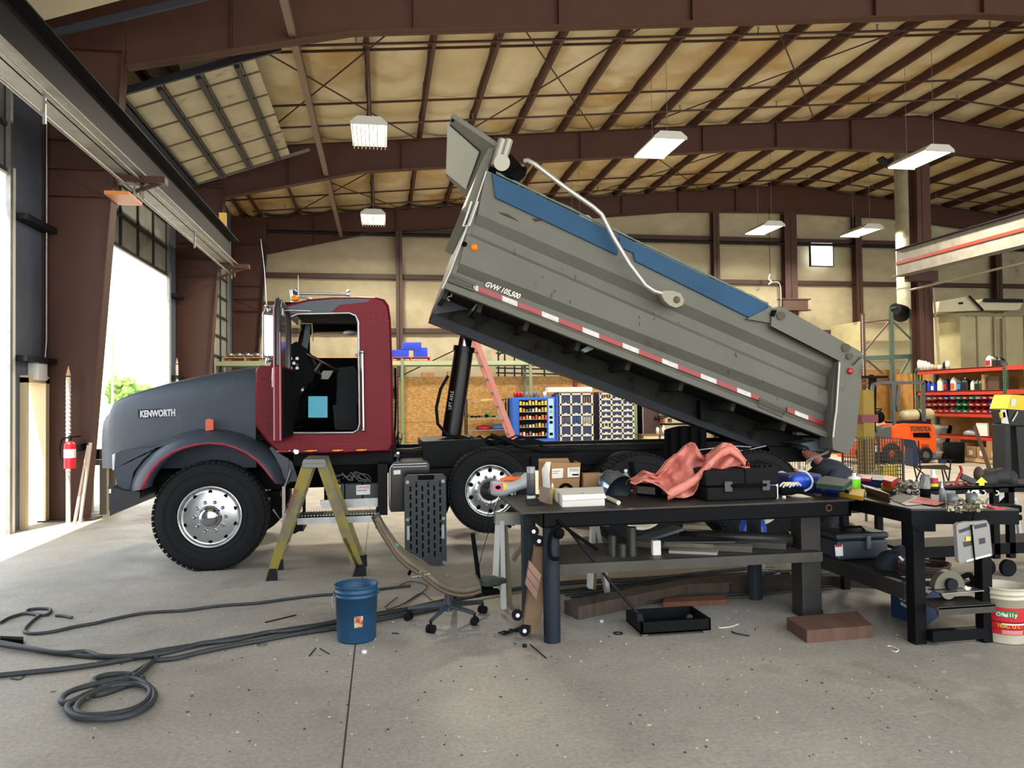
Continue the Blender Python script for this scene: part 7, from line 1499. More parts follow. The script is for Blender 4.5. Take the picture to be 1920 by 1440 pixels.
# door, desk and its clutter
wd3 = bx(1194,1222,25.0,0,PY(1200,752,25).z,.08); d5 = tag(wd3.build('door_5', mat('door_darkbrown', '3a2220', .5)), kind='structure'); bx(1190,1194,24.98,0,PY(1200,750,25).z,.1).build('door_frame', GALV, d5); M().bar(PY(1195,758,24.95), PY(1202,758,24.95), .04,.04).build('door_closer', WHITEP, d5)
tag(bx(1224,1230,25.0,0,PY(1226,742,25).z,.1).build('wood_stud', WOODL), 'pale wooden stud right of the dark brown door', 'stud')
dk_ = thing('desk', (PY(1215,0,23).x, 23.2, 0), 'cream drawer desk with a brown top beyond the truck frame', 'desk'); zt_ = PY(1210,815,23).z
bx(1190,1246,22.95,zt_-.03,zt_,.6).build('desk_top', mat('desk_brown', '5a3c30', .5), dk_); bx(1194,1222,23,0,zt_-.03,.5).build('drawer', mat('desk_cream', 'cfc58e', .6), dk_); bx(1226,1244,23.02,0,zt_-.03,.5).build('side_cabinet', WHITEP, dk_); M().bar(PY(1206,823,22.97), PY(1214,823,22.97), .02,.02).build('drawer_pull', GALV, dk_)
bottle(PY(1220,0,23.1).x, 23.1, zt_, .05, .26, WHITEP, mat('cap_blue', '20308a', .4), 'white bottle with blue cap on the cream desk')
bottle(PY(1231,0,23.1).x, 23.1, zt_, .05, .28, WHITEP, WHITEP, 'white bottle in the middle of the cream desk'); bottle(PY(1237,0,23.1).x, 23.1, zt_, .07, .14, WHITEP, WHITEP, 'short white jar at the right of the cream desk')
for i, (px, py) in enumerate(((1232,788),(1240,790),(1248,784),(1256,792))):
    p = PY(px,py,24.9); tag(M().lathe((p.x,24.9,p.z), (0,0,1), [(0,0),(.07,0),(.07,.12),(0,.14)], 10).build('shelf_jar', rr.choice((DARKST,VC[5],VC[2]))), 'dark jar on the shelf right of the brown door, %s from left' % ['first','second','third','fourth'][i], 'jar', 'jars on the shelf by the brown door')
tag(bx(1228,1275,24.85,PY(1240,796,24.9).z-.03,PY(1240,794,24.9).z,.3).build('wall_shelf', DARKST), 'dark wall shelf right of the brown door', 'shelf')
tag(bx(1234,1262,24.5,PY(1240,780,24.5).z,PY(1240,770,24.5).z,.4).build('teal_box', mat('teal', '3aa095', .5)), 'teal box on the upper shelf right of the brown door', 'box')
tag(bx(1228,1275,24.5,PY(1240,782,24.5).z,PY(1240,780,24.5).z,.4).build('wall_shelf', DARKST), 'upper dark shelf carrying the teal box', 'shelf')
# dark curtain beside lockers
cu = M(); cu.grid(lambda u, v: (PY(1179,0,24.8).x + (PY(1192,0,24.8).x-PY(1179,0,24.8).x)*u, 24.8+.04*math.sin(u*22), 2.0*v), 16, 2); tag(cu.build('dark_curtain', BLACKF, solid=.01), 'dark hanging curtain between right locker and brown door', 'curtain')
# ---- forklift
fk = thing('forklift', (13.0, 17.4, 0), 'orange forklift with a cream gas tank lying across its back', 'forklift'); Yf = 17.0
OR = mat('lift_orange', 'e85a1c', .4); FG = mat('lift_grey', '4a5054', .5)
def fpx(l, Y, d_, mt, nm, bev=.02, par=None): return M().prism(pp(l, Y), (0,d_,0)).build(nm, mt, par or fk, bevel=bev)
cwp = fpx([(1678,852),(1676,802),(1682,796),(1700,794),(1745,795),(1752,802),(1755,815),(1755,848),(1740,852)], Yf, 1.1, OR, 'counterweight', .05)
fpx([(1692,848),(1755,848),(1754,862),(1740,867),(1698,867),(1690,858)], Yf-.02, 1.15, mat('lift_skirt', '5d6164', .6), 'skirt')
fpx([(1614,828),(1622,824),(1680,824),(1680,862),(1664,862),(1660,848),(1650,848),(1642,862),(1618,862),(1613,845)], Yf+.02, 1.05, OR, 'body_side', .03)
fpx([(1712,812),(1742,811),(1745,821),(1713,820)], Yf-.01, .03, BLACKF, 'vent_slot', .004); fpx([(1728,833),(1742,833),(1743,843),(1728,842)], Yf-.01, .03, mat('orange_dark', '9a3a12', .5), 'tow_recess', .004)
fpx([(1645,818),(1650,806),(1660,801),(1678,799),(1678,824),(1645,824)], Yf+.1, .9, FG, 'seat_hood', .03)
fpx([(1619,824),(1619,800),(1626,792),(1630,806),(1645,812),(1645,824)], Yf+.15, .8, FG, 'front_cowl', .02)
og = M(); 
for Y_ in (Yf+.1, Yf+1.0):
    for l in (((1621,795),(1637,721)), ((1637,721),(1652,717)), ((1652,717),(1731,718)), ((1731,718),(1731,745)), ((1731,745),(1733,790)), ((1673,720),(1677,800)), ((1685,722),(1681,760)), ((1682,760),(1684,772))): og.bar(PY(l[0][0],l[0][1],Y_), PY(l[1][0],l[1][1],Y_), .06, .07)
for px in (1640, 1660, 1680, 1700, 1728): p = PY(px, 718, Yf+.1); og.bar(p, p+Vector((0,.9,0)), .04, .04)
og.build('overhead_guard', FG, fk)
ma = M()
for Y_ in (Yf+.25, Yf+.8): ma.bar(PY(1634,870,Y_)*1.0, PY(1636,705,Y_), .12, .14)
ma.bar(PY(1634,706,Yf+.25), PY(1634,706,Yf+.8), .1, .1); ma.bar(PY(1616,707,Yf+.2), PY(1658,707,Yf+.2), .3, .06); ma.bar(PY(1632,730,Yf+.3), PY(1632,850,Yf+.7), .2,.1); ma.build('mast', BLACK, fk)
tk_ = M(); a, b_ = PY(1690,780,Yf+.3), PY(1748,777,Yf+.3); dd = (b_-a); tk_.lathe(a, dd, [(0,.0),(.09,0),(.12,.03),(.135,.08),(.15,.12),(.15,.5),(.148,.52),(.15,.54),(.15,dd.length-.06),(.10,dd.length),(0,dd.length)], 24); tk_.build('gas_tank', mat('tank_cream', 'b9b48c', .5, c2='a09a78', scale=5), fk)
sp = M(); c_ = a.lerp(b_, .48); sp.lathe(c_-dd.normalized()*.02, dd, [(.155,0),(.155,.05)], 20); sp.build('tank_strap', DARKST, fk); fpx([(1684,790),(1745,786),(1746,795),(1684,797)], Yf+.15, .5, DARKST, 'tank_cradle')
text('TOYOTA', .16, PY(1707, 808, Yf-.025), PY(1747,808,Yf)-PY(1707,808,Yf), (0,0,1), mat('letter_grey', '4a3228', .5), 'lettering', fk, depth=.01, sx=.85, bold=.006)
for px, py, r_ in ((1672, 857, .26), (1735, 862, .2)): p = PY(px,py,Yf); wfk = M(); wfk.lathe((p.x,Yf-.04,r_), (0,1,0), [(.1,0),(r_-.03,0),(r_,.03),(r_,.2),(.1,.2)], 28, closed=True); wfk.build('wheel', TIRE, fk)
for px in (1640,): p = PY(px,856,Yf); M().lathe((p.x-.1,Yf+.0,.28), (0,1,0), [(.1,0),(.25,0),(.28,.03),(.28,.2),(.1,.2)], 28, closed=True).build('wheel', TIRE, fk)
M().add(pp([(1628,836),(1647,835),(1646,848),(1629,849)], Yf-.01), [(0,1,2,3)]).build('plate', WHITEP, fk)
M().tube([PY(1642,770,Yf+.5)+Vector((.12*math.cos(t),.15*math.sin(t),.05*math.cos(t))) for t in [2*PI*i/16 for i in range(16)]], .015, closed=True).build('steering_wheel', BLACKF, fk)
M().sph(PY(1648,782,Yf+.5), .16, 12, sc_=(.8,1,1)).build('control_cluster', BLACK, fk)
M().prism(pp([(1602,768),(1618,780),(1618,785),(1602,774)], Yf), (0,.05,0)).build('tilt_bar', DARKST, fk)
# ---- red and green parts rack along the ridge line
XR = 14.3; RR_ = mat('rack_red', 'b53a28', .5, c2='a03020', scale=2); RG = mat('rack_upright_green', '3d5a48', .55)
rk2 = thing('parts_rack', (XR+.3, 17.3, 0), 'orange red shelving rack with green uprights and coloured bins', 'rack')
ya, yb = 18.72, 15.78; LV = [2.31, 1.75, 1.20, .64]
for z in LV:
    for x in (XR, XR+.55): M().box(x, x+.05, yb, (ya if z > 1 else 17.9), z-.08, z+.03).build('beam', RR_, rk2); 
    M().box(XR, XR+.6, yb, ya if z > 1 else 17.9, z+.0, z+.022).build('deck', mat('deck_dark', '4a2a22', .7), rk2)
    for x in (XR,): M().box(x, x+.05, 12.5, yb-.1, z-.08, z+.03).build('beam', RR_, rk2)
for y in (ya, yb-.05):
    for x in (XR, XR+.55):
        u = M(); u.box(x-.0, x+.07, y-.04, y+.04, 0, 2.4); u.build('upright', RG, rk2)
        if x == XR:
            hdots = M()
            for k in range(40): hdots.box(x-.004, x, y-.012, y+.012, .1+.057*k, .125+.057*k)
            hdots.build('upright_holes', BLACKF, rk2)
BINC = {'r': mat('bin_red', '8a1420', .45), 'b': mat('bin_blue', '1c3a80', .45), 'g': mat('bin_green', '0d5a3c', .45), 'y': mat('bin_grey', '6a5f60', .5)}
def make_bin(x, y, z, c_):
    w_ = .19; h = .15; m = M(); P0 = Vector((x, y, z))
    m.box(x+.03, x+.25, y-w_/2, y-w_/2+.006, z, z+h); m.box(x+.03, x+.25, y+w_/2-.006, y+w_/2, z, z+h); m.box(x+.24, x+.25, y-w_/2, y+w_/2, z, z+h); m.box(x, x+.25, y-w_/2, y+w_/2, z, z+.008)
    m.add([(x,y-w_/2,z),(x,y+w_/2,z),(x-.02,y+w_/2,z+.075),(x-.02,y-w_/2,z+.075)], [(0,1,2,3)]); m.add([(x-.02,y-w_/2,z+.075),(x+.03,y-w_/2,z+h),(x+.03,y-w_/2,z),(x,y-w_/2,z)], [(0,1,2,3)]); m.add([(x-.02,y+w_/2,z+.075),(x+.03,y+w_/2,z+h),(x+.03,y+w_/2,z),(x,y+w_/2,z)], [(0,1,2,3)])
    return m
cols_ = ['yrrbygrgyrgr', 'rrrrrggrrrbr', 'rrrrrggrrrbr']
ordn = ['first','second','third','fourth','fifth','sixth','seventh','eighth','ninth','tenth','eleventh','twelfth','thirteenth','fourteenth']
for row in range(3):
    pat = ['yyrrbygrgyrr', 'rrrrrrggrrrb', 'rrrrryggrrrb'][row] + 'rr'
    for k in range(13):
        y = 18.5 - k*.212; z = 1.225 + (2-row)*.165; cc = pat[k]
        nmc = {'r': 'dark red', 'b': 'blue', 'g': 'green', 'y': 'grey brown'}[cc]
        bn = thing('parts_bin', (XR+.1, y, z), '%s parts bin in the %s row of the rack, %s from left' % (nmc, ['top','middle','bottom'][row], ordn[k]), 'bin', 'parts bins on the rack')
        make_bin(XR+.05, y, z, cc).build('bin_shell', BINC[cc], bn)
        lb = M().add([(XR+.048-.012, y-.05, z+.02), (XR+.048-.012, y+.05, z+.02), (XR+.03-.014, y+.05, z+.05), (XR+.03-.014, y-.05, z+.05)], [(0,1,2,3)]); lb.build('bin_label', WHITEP, bn)
# bottles and jugs on second shelf and top
def jug(px, pyb, pyt, wd_, mt, cap, lab, z, name='jug', lbl=None):
    p = PX(px, pyb, XR+.12); h = abs(PX(px,pyt,XR+.12).z - z); y = p.y; j = thing(name, (XR+.15,y,z), lab, 'jug' if name == 'jug' else 'bottle'); hw = wd_/2
    m = M(); m.box(XR+.06, XR+.2, y-hw, y+hw, z, z+h*.7); m.build('body', mt, j, bevel=.02)
    q = M(); q.add([(XR+.07,y-hw,z+h*.7),(XR+.19,y-hw,z+h*.7),(XR+.19,y+hw,z+h*.7),(XR+.07,y+hw,z+h*.7),(XR+.1,y+hw*.1,z+h*.92),(XR+.16,y+hw*.1,z+h*.92),(XR+.16,y+hw*.7,z+h*.92),(XR+.1,y+hw*.7,z+h*.92)], [(0,1,5,4),(1,2,6,5),(2,3,7,6),(3,0,4,7),(4,5,6,7)]); q.build('shoulder', mt, j)
    M().cyl((XR+.13,y+hw*.4,z+h*.9),(XR+.13,y+hw*.4,z+h), .02, n=10).build('cap', cap, j)
    if lbl: M().box(XR+.052, XR+.058, y-hw*.75, y+hw*.75, z+h*.12, z+h*.55).build('jug_label', lbl, j)
NV = mat('jug_navy', '141c48', .4); BJ = mat('jug_blue', '1c3fa8', .35); BKJ = mat('jug_black', '101214', .4); WJ = mat('jug_white', 'd4d0c4', .45); OL = mat('label_orange', 'd05a1c', .5); BLL = mat('label_blue', '2a7ab8', .5)
Z2 = 1.775; 
for i, (px, pyt, wd_, mt, lbl) in enumerate(((1736,712,.12,NV,None),(1744,714,.10,BJ,None),(1752,716,.12,BJ,WHITEP),(1765,709,.17,WJ,None),(1776,708,.12,NV,REDP),(1790,707,.17,WJ,OL),(1802,710,.13,mat('jug_dkblue','182a48',.4),BLL),(1812,708,.2,BKJ,None),(1826,713,.10,WJ,None),(1834,713,.10,BKJ,None),(1841,712,.10,mat('jug_green','1e3a30',.4),None))):
    jug(px, 734, pyt, wd_, mt, WHITEP if mt is BKJ else mt, '%s from left among the jugs on the second rack shelf' % ['navy jug first','small blue jug second','blue jug with white label third','white jug fourth','navy jug with red label fifth','white jug with orange label sixth','dark jug with blue label seventh','wide black jug eighth','small white jug ninth','small black jug tenth','dark green jug eleventh'][i], Z2, lbl=lbl)
tag(M().box(XR+.1, XR+.4, 16.0, 16.35, Z2, Z2+.33).build('carton', mat('dark_brown_box', '4a3428', .7)), 'dark brown carton right on the second rack shelf', 'box'); tag(M().box(XR+.08, XR+.2, 16.42, 16.52, Z2, Z2+.38).build('carton', CARD), 'tall narrow tan carton on the second rack shelf', 'box')
Z1 = 2.335
for i, (px, h, c_) in enumerate(((1724,.30,WJ),(1729,.28,WJ),(1735,.26,WJ),(1741,.22,WJ),(1748,.16,mat('pinkjar','c8a098',.5)),(1755,.12,mat('tanjar','b08a50',.5)),(1762,.13,WJ),(1772,.2,DARKST),(1777,.22,WJ))):
    p = PX(px, 690, XR+.15); tag(M().lathe((XR+.15,p.y,Z1), (0,0,1), [(0,0),(.055,0),(.055,h*.85),(.03,h*.95),(.03,h),(0,h)], 14).build('container', c_), '%s on the top of the rack, %s from left' % (['tall white container','tall white container','white container','white container','pink container','low tan container','low white container','dark can','white can'][i], ordn[i]), 'container', 'containers on top of the rack')
jug(1857, 686, 666, .16, WJ, WJ, 'white jug with red label on top of the rack', Z1, lbl=REDP); jug(1868, 686, 668, .14, BKJ, BKJ, 'left black jug on top of the rack beside the white jug', Z1); jug(1877, 686, 669, .12, BKJ, BKJ, 'right black jug on top of the rack beside the upright', Z1)
# lower shelf and floor boxes
tag(M().sph((XR+.25, 17.0, .70), .28, 14, sc_=(.7,1,.4)).build('plastic_bag', mat('bag_clear', '8a8f90', .3, alpha=.9)), 'clear plastic bag on the lowest rack shelf', 'bag'); tag(M().box(XR+.06, XR+.1, 16.35, 16.7, .665, .98).build('white_sign_box', WHITEP), 'white box with markings on the lowest rack shelf', 'box')
pallet(XR+.28, 16.0, 0, .55, 1.5, pal, 'wooden pallet with cartons under the parts rack', None)
for i, (y, w_, z0, h) in enumerate(((17.15,.28,.135,.22),(16.82,.3,.135,.26),(16.48,.3,.135,.26),(16.1,.45,.135,.42),(17.15,.26,.36,.12))):
    q = M(); q.box(XR+.0, XR+.3, y-w_/2, y+w_/2, z0, z0+h); o_ = q.build('carton', CARD, bevel=.004); tag(o_, ['small tan carton leftmost on the pallet', 'tan carton with white label second on the pallet', 'tan carton with white label third on the pallet', 'large open tan carton rightmost on the pallet', 'flat carton stacked on the leftmost carton'][i], 'box', 'cartons on the pallet under the rack')
    if i in (1, 2, 3): M().box(XR-.004, XR, y-.06, y+.06, z0+.05, z0+.17).build('carton_label', WHITEP, o_)
# panel leaning
lp_ = thing('window_panel', (13.9, 18.3, 0), 'framed grey panel leaning between the forklift and the parts rack', 'panel')
q = [PY(1752,796,18.0), PY(1783,798,18.0), PY(1768,852,18.0), PY(1745,852,18.0)]; q[2].z = .0; q[3].z = .0
M().prism(q, (0,.05,0)).build('sheet', mat('panel_sheet', '9c978c', .5), lp_); fr_ = M()
fr_.bar(PY(1782,798,17.97), Vector((q[2].x,17.97,0)), .1, .04, up=(0,1,0)); fr_.build('dark_edge', BLACKF, lp_); fr_ = M()
for py in (801, 824, 848): fr_.bar(PY(1754,py,17.95), PY(1778-(py-800)*.2,py,17.95), .02, .05)
fr_.build('cross_rib', mat('panel_rib', 'c0bcb0', .5), lp_)
tag(M().lathe((13.9,16.9,0), (0,0,1), [(0,0),(.22,0),(.24,.5),(.2,.5),(0,.48)], 20).build('drum', BLACKF), 'black drum in the shadow under the rack', 'drum')
# ---- yellow machine at right edge
ym_ = thing('yellow_press', (9.2, 9.6, 0), 'yellow headed machine on a dark stand at the right edge', 'machine'); Yy = 12.0
fpy = lambda l, d_, mt, nm, bev=.01: M().prism(pp(l, Yy), (0,d_,0)).build(nm, mt, ym_, bevel=bev)
YE = mat('machine_yellow', 'e0c81a', .4); fpy([(1897,740),(1930,742),(1930,770),(1888,767)], .4, YE, 'head'); M().add(pp([(1896,747),(1906,748),(1904,762),(1895,761)], Yy-.01), [(0,1,2,3)]).build('label_plate', WHITEP, ym_)
fpy([(1880,768),(1890,768),(1892,795),(1882,794)], .05, WHITEP, 'switch_plate', .003); fpy([(1878,774),(1884,772),(1886,782),(1880,784)], .06, YE, 'knob'); fpy([(1884,796),(1894,796),(1896,862),(1886,862)], .3, mat('machine_navy', '10161e', .5), 'stand_leg'); fpy([(1886,768),(1940,770),(1940,800),(1892,796)], .35, mat('machine_navy', '10161e', .5), 'machine_body'); fpy([(1905,800),(1940,800),(1940,866),(1912,866)], .3, MC['machine_navy'], 'cabinet'); M().tube([PY(1898,790,Yy-.03), PY(1904,780,Yy-.03), PY(1908,772,Yy-.03)], .012).build('crank_handle', WHITEP, ym_)
for o_ in list(ym_.children): 
    if o_.name.startswith(('stand_leg', 'cabinet')):
        zmin = min(v.co.z for v in o_.data.vertices)
        for v in o_.data.vertices:
            if v.co.z < zmin+.2: v.co.z = 0
ym_.location.z = 0
# ---- camp chair
cc_ = thing('camp_chair', (10.3, 13.0, 0), 'navy folding camp chair standing before the forklift', 'chair'); Yc = 12.6; NVC = mat('chair_navy', '1c2540', .8)
def cpx(a, b_, r_=.012, dy=0, dy2=None): M().cyl(PY(a[0],a[1],Yc+dy), PY(b_[0],b_[1],Yc+(dy if dy2 is None else dy2)), r_, n=6).build('frame_tube', DARKST, cc_)
M().prism(pp([(1706,824),(1716,826),(1722,842),(1722,876),(1712,874),(1712,840)], Yc), (0,.22,0)).build('backrest', NVC, cc_); M().add([PY(1716,874,Yc), PY(1772,872,Yc), PY(1784,880,Yc+.4)*1.0, PY(1725,878,Yc+.5)], [(0,1,2,3)]).build('seat', mat('chair_dark', '33302c', .8), cc_, solid=.02)
for a, b_ in (((1724,858),(1786,863)), ((1722,826),(1725,878)), ((1713,872),(1722,912)), ((1728,876),(1713,912)), ((1783,863),(1778,908)), ((1770,880),(1782,912)), ((1766,880),(1772,912)), ((1714,874),(1760,912))): cpx(a, b_)
for a, b_ in (((1724,858),(1786,863)), ((1783,863),(1778,908))): cpx(a, b_, dy=.5)
M().prism(pp([(1764,861),(1775,862),(1774,870),(1765,869)], Yc), (0,.08,0)).build('cup_holder', NVC, cc_)
# ---- wire baskets and yellow post
def basket(px0, py0, px1, py1, Y, d_, nx, nz, mt, lab, z0=None):
    r = thing('wire_basket', (PY((px0+px1)/2,0,Y).x, Y+d_/2, 0), lab, 'basket'); a, b_ = PY(px0,py0,Y), PY(px1,py1,Y); zt, zb = a.z, b_.z
    for Y_ in (Y, Y+d_):
        m = M()
        for i in range(nx+1): x = a.x+(b_.x-a.x)*i/nx; m.box(x-.003, x+.003, Y_-.003, Y_+.003, zb, zt)
        for i in range(nz+1): z = zb+(zt-zb)*i/nz; m.box(a.x, b_.x, Y_-.003, Y_+.003, z-.003, z+.003)
        m.build('wire_panel', mt, r)
    for x_ in (a.x, b_.x):
        m = M()
        for i in range(9): y = Y+d_*i/8; m.box(x_-.003, x_+.003, y-.003, y+.003, zb, zt)
        for i in range(nz+1): z = zb+(zt-zb)*i/nz; m.box(x_-.003, x_+.003, Y, Y+d_, z-.003, z+.003)
        m.build('wire_panel', mt, r)
    for x_ in (a.x, b_.x):
        for Y_ in (Y, Y+d_): M().box(x_-.012, x_+.012, Y_-.012, Y_+.012, 0, zt).build('post', mt, r)
    return r
WR = mat('wire_brown', '3e3226', .6, .3)
basket(1621, 824, 1694, 905, 9.3, .5, 15, 11, WR, 'brown wire basket in front of the forklift wheel')
basket(1466, 838, 1530, 890, 11.5, .5, 13, 5, mat('wire_pale', '8a8578', .5, .4), 'pale wire basket under the rear of the raised body')
yb2 = M(); a = PY(1648,0,9.5); yb2.box(a.x-.13, a.x+.1, 9.45, 9.6, PY(1648,905,9.5).z, PY(1648,873,9.5).z); tag(yb2.build('yellow_container', mat('cont_yellow', 'c8b020', .5)), 'yellow container inside the brown wire basket', 'container')
for k in range(5): p = PY(1628+k*6, 892-k*3, 9.5); tag(M().bar(Vector((p.x-.08,9.4+.02*k,p.z-.05)), Vector((p.x+.1,9.5,p.z+.07)), .03, .015).build('scrap_strip', mat('scrap_tan', '8f8470', .6)), 'tan scrap strip in the wire basket, %s from left' % ordn[k], 'scrap', 'scrap strips in the wire basket')
yp = thing('guard_post', (PY(1612,0,10.5).x, 10.6, 0), 'worn yellow square guard post just right of the raised body tail', 'post'); x_ = PY(1612,0,10.5).x
M().box(x_-.09, x_+.09, 10.5, 10.68, 0, 1.75).build('post', mat('post_yellow', '94780f', .6, c2='7a640f', scale=5), yp); M().box(x_-.13, x_+.14, 10.48, 10.7, PY(1612,792,10.5).z, PY(1612,778,10.5).z).build('red_clamp', mat('clamp_red', '6a1a20', .5), yp); M().box(x_-.3,x_+.3,10.3,10.9,0,.02).build('foot_plate', DARKST, yp)
# ---- ducts, booth, green rack uprights on the right
dc = thing('round_duct', (14.4, 22.6, 0), 'tall pale round metal duct rising to the roof beside the ridge column', 'duct'); DM = mat('duct_metal', 'a5a28e', .5, .1, c2='8a866c', scale=2, c3='5d5a48', s3=1.5, t3=.6, w3=.1)
Yd = 22.4; xd = PY(1693,0,Yd).x; z0, z1 = PY(1697,590,Yd).z, roofz(14.9)+.1
M().cyl((xd,Yd,z0),(xd,Yd,z1), .38, n=32).build('pipe', DM, dc)
for py in (540, 420, 360, 330): z = PY(1697,py,Yd).z; M().cyl((xd,Yd,z-.02),(xd,Yd,z+.02), .395, n=32).build('seam_ring', DM, dc)
M().obox(PY(1660,305,Yd), (.5,.3,.06), Matrix.Rotation(.6,3,'Y')).build('damper', DARKST, dc)
BTH = mat('booth_panel', 'b0a884', .5, c2='948c6a', scale=1.2, c3='6f6a50', s3=2, t3=.62, w3=.1)
bo = thing('spray_booth', (19, 22.2, 0), 'tall beige panelled booth behind the parts rack', 'booth'); 
xb0, xb1 = PY(1785,0,22.3).x, 25.0; zb = PY(1785,588,22.3).z
M().box(xb0, xb1, 22.3, 25.5, 0, zb).build('booth_shell', BTH, bo)
fc = M(); fc.box(xb0-.02, xb1, 22.24, 22.3, zb-.08, zb+.02)
for px in (1815, 1847, 1866, 1903): x = PY(px,0,22.3).x; fc.box(x-.02, x+.02, 22.26, 22.3, 0, zb-.08)
fc.build('panel_joints', mat('joint_grey', '7a745a', .5), bo)
for px in (1850, 1865): x = PY(px,0,22.2).x; M().cyl((x,22.2,2.3),(x,22.2,zb-.15), .05, n=8).build('conduit', mat('conduit_dull', '8a836a', .5), bo)
b2 = thing('paint_room', (15, 23.5, 0), 'low beige framed room behind the green rack uprights', 'booth'); xa_, xb_ = PY(1605,0,23.6).x, 18.3; zt_ = PY(1700,602,23.6).z
M().box(xa_, xb_, 23.6, 25.5, 0, zt_).build('room_shell', BTH, b2); fc = M()
for px in (1656, 1700, 1728): x = PY(px,0,23.6).x; fc.box(x-.04, x+.04, 23.54, 23.6, 0, zt_)
for py in (604, 640, 676): z = PY(1700,py,23.6).z; fc.box(xa_, xb_, 23.54, 23.6, z-.03, z+.03)
fc.build('frame_ribs', mat('rib_tan', '8f7f5c', .5), b2)
ex = thing('booth_hoods', (19, 21.9, 5), 'pale sheet metal hoods on top of the beige booth', 'hood'); HM = mat('hood_pale', 'c8c2a4', .4, .2)
M().prism(pp([(1758,585),(1762,565),(1817,555),(1842,582),(1790,584)], 22.5), (0,.8,0)).build('hood', HM, ex); M().prism(pp([(1842,582),(1836,572),(1843,560),(1920,562),(1912,580),(1900,582)], 22.5), (0,.6,0)).build('hood', HM, ex)
M().bar(PY(1845,563,22.4), PY(1918,564,22.4), .05,.12).build('hood_bar', DARKST, ex); M().bar(PY(1817,555,22.4), PY(1843,582,22.4), .05,.06).build('hood_edge', DARKST, ex); M().add(pp([(1797,567),(1806,566),(1806,570),(1798,571)], 22.48), [(0,1,2,3)]).build('hood_handle', DARKST, ex)
gr = thing('green_rack_frame', (13, 19.6, 0), 'bare green and brown pallet rack frame left of the ridge column', 'rack'); Yg = 20.0
GU = mat('upright_dark_green', '44564a', .55)
for px, py in ((1670,585),(1709,580)): p = PY(px,py,Yg); M().box(p.x-.05, p.x+.05, Yg-.04, Yg+.04, 0, p.z).build('upright', GU, gr)
p = PY(1617,588,Yg); M().box(p.x-.05, p.x+.05, Yg-.04, Yg+.04, 0, p.z).build('upright', mat('upright_brown', '4a2a22', .5), gr)
ht = M()
for k in range(30): ht.box(p.x-.052, p.x-.03, Yg-.045, Yg-.04, 2.2+.06*k, 2.235+.06*k)
ht.build('upright_holes', WHITEP, gr)
M().bar(PY(1617,672,Yg), PY(1712,668,Yg), .05, .13).build('beam', GU, gr)
for a, b_ in (((1620,660),(1670,600)), ((1672,600),(1712,640)), ((1622,672),(1655,700)), ((1712,660),(1690,700)), ((1617,605),(1668,600))): M().bar(PY(*a,Yg), PY(*b_,Yg), .04, .04).build('brace', mat('upright_brown', '4a2a22', .5) if a[0] < 1660 else GU, gr)
fn_ = thing('shop_fan', PY(1683,590,Yg), 'dark boxy fan motor mounted on the green rack upright', 'fan'); M().cyl(PY(1678,580,Yg), PY(1690,588,Yg+.3), .18, .26, n=16).build('housing', DARKST, fn_); M().bar(PY(1668,600,Yg), PY(1668,578,Yg), .05,.05).bar(PY(1668,578,Yg), PY(1680,576,Yg), .05,.05).build('bracket', GU, fn_)
tag(M().cyl(PY(1750,540,19.2), PY(1762,700,19.2), .03, n=8).build('vertical_pipe', mat('dull_pipe', '8a8676', .5)), 'thin slanted vertical pipe right of the ridge column', 'pipe')
# hook at the wall
hk = thing('crane_hook', PY(1443,530,26.45), 'small pale crane hook hanging before the far wall', 'hook'); M().tube(cat_([PY(1444,514,26.45), PY(1441,522,26.45), PY(1446,528,26.45), PY(1441,533,26.45)]), .03).build('hook', WHITEP, hk); M().cyl(PY(1444,514,26.45), Vector((PY(1444,514,26.45).x,26.45,8.7)), .01, n=5).build('hook_cable', DARKST, hk); M().tube(cat_([PY(1446,529,26), PY(1460,530,26), PY(1464,545,26), PY(1464,580,26)]), .012).build('cord', WHITEP, hk)
# ---- left side: extinguisher, marker pole, junction box, leaning sticks
E0 = 12.0
fx_ = thing('fire_extinguisher', PY(131,878,E0-.3), 'red fire extinguisher hung on the near brown column', 'fire extinguisher'); a, b_ = PY(131,878,11.7), PY(131,834,11.7)
M().cyl(a, b_, .075, n=24).build('cylinder', mat('ext_red', 'd01828', .35), fx_); M().sph(b_, .074, 16, sc_=(1,1,.7)).build('shoulder', MC['ext_red'], fx_); M().cyl(b_, b_+Vector((0,0,.13)), .022).build('valve', DARKST, fx_); M().lathe(a+(b_-a)*.45, (0,0,1), [(.077,0),(.077,.12)], 24).build('label_band', WHITEP, fx_)
M().tube(cat_([b_+Vector((0,0,.1)), b_+Vector((-.1,0,.08)), b_+Vector((-.13,0,-.1)), b_+Vector((-.1,-.03,-.2))]), .012).build('hose', BLACKF, fx_); M().bar(b_+Vector((0,0,.1)), b_+Vector((.14,0,.12)), .02,.02).build('lever', BLACKF, fx_); M().box(a.x-.06,a.x+.06,11.74,12.14,b_.z-.1,b_.z).build('wall_bracket', DARKST, fx_)
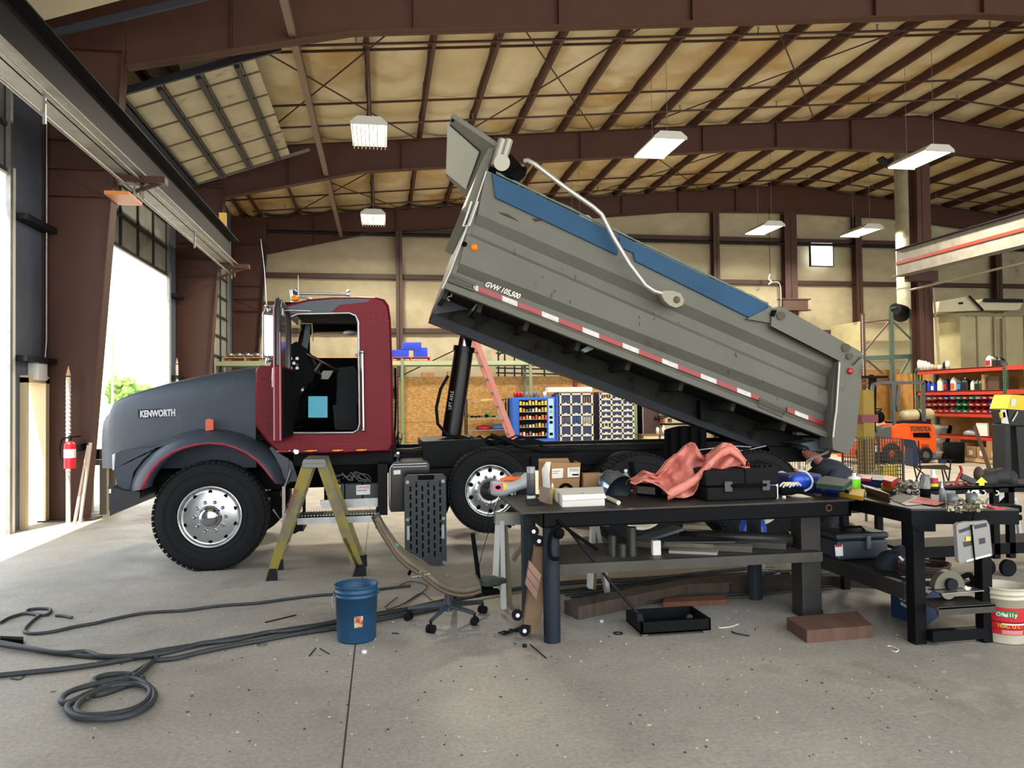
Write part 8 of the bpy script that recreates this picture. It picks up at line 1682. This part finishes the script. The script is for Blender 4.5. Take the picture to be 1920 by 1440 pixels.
for nm, px, py0, Yp, lab in (('marker_pole', 128, 970, 11.75, 'white ridged pole with pointed tip before the near brown column'), ('marker_pole', 330, 0, 18.9, 'white pointed pole beside the second column seen above the hood')):
    if py0: a = Vector((PY(px, 968, 11.85).x, 11.85, 0))
    else: a = Vector((PY(px,0,Yp).x, Yp, 0))
    Yp = a.y; zt_ = PY(px, 690 if py0 else 673, Yp).z; mp_ = thing(nm, a, lab, 'pole'); m = M(); m.cyl((a.x,a.y,0),(a.x,a.y,zt_-.13),.03,n=12)
    for k in range(22): z = zt_-.2-.06*k; m.lathe((a.x,a.y,z), (0,0,1), [(.03,-.012),(.038,0),(.03,.012)], 12)
    m.build('shaft', mat('pole_white', 'cfc8bc', .5), mp_); M().cyl((a.x,a.y,zt_-.11),(a.x,a.y,zt_+.03),.034,.002,n=12).build('tip', mat('tip_peach', 'd8a080', .5), mp_)
for i, (a, b_) in enumerate((((140,975),(166,835)), ((150,975),(170,830)))):
    p = Vector((PY(a[0], 972, 11.8).x, 11.8, .0)); q_ = PY(b_[0], b_[1], 11.95); tag(M().bar(p, q_, .05, .03).build('leaning_stick', mat('stick_pale', 'c8b8a8', .6)), ['left pale stick leaning on the foot of the near column', 'right pale stick leaning on the foot of the near column'][i], 'stick')
jb = PX(67, 697, -4.78); jo = thing('exit_light', jb, 'pale junction light box above the narrow walk door', 'light box'); M().box(-4.82, -4.68, jb.y-.16, jb.y+.14, jb.z-.12, jb.z+.12).build('housing', WHITEP, jo, bevel=.01); M().tube([(-4.75,jb.y+.2,jb.z), (-4.75,12.02,2.6), (-4.75,12.02,6.3), (-4.75,11.8,6.5), (-4.75,11.3,6.5)], .015).build('conduit', GALV, jo)
hs_l = thing('wood_stand', PZ(185, 962, 0), 'weathered wooden stand with a vise outside the second bay door', 'stand'); b0 = Vector((-4.3, 12.6, 0))
for x, y in ((-4.55,12.7),(-4.2,12.7),(-4.55,13.1),(-4.2,13.1)): M().box(x-.05,x+.05,y-.05,y+.05,0,.75).build('leg', mat('weathered', '8a8274', .8), hs_l)
M().box(-4.65,-4.1,12.6,13.2,.75,.83).build('top', MC['weathered'], hs_l); M().box(-4.5,-4.3,12.8,13.0,.83,.98).build('vise', DARKST, hs_l)
# orange sign box on the near column, alarm on the second
tag(M().obox(PY(232,372,11.7), (.32,.62,.05)).build('orange_lamp_box', mat('lamp_box_tan', 'b06a2c', .5)), 'flat orange lamp box fixed to the near brown column', 'lamp box')
tag(M().obox(PY(418,412,19.2), (.16,.1,.32)).build('yellow_wall_lamp', mat('lamp_yellow', 'd8b860', .4)), 'small yellow wall lamp on the second brown column', 'lamp')
dl2 = thing('yard_trailer', (-14, 22, 0), 'pale flat trailer parked outside the second bay door', 'trailer')
p = PZ(180, 900, 0); M().box(-19,-14,30,32,.9,1.1).build('bed', WHITEP, dl2); M().box(-19,-18.6,30,32,1.1,2.4).build('headboard', WHITEP, dl2)
for x in (-15.2,-16.6): M().lathe((x,29.95,.45),(0,1,0),[(.2,0),(.45,0),(.45,.3),(.2,.3)],20,closed=True).build('wheel', TIRE, dl2)
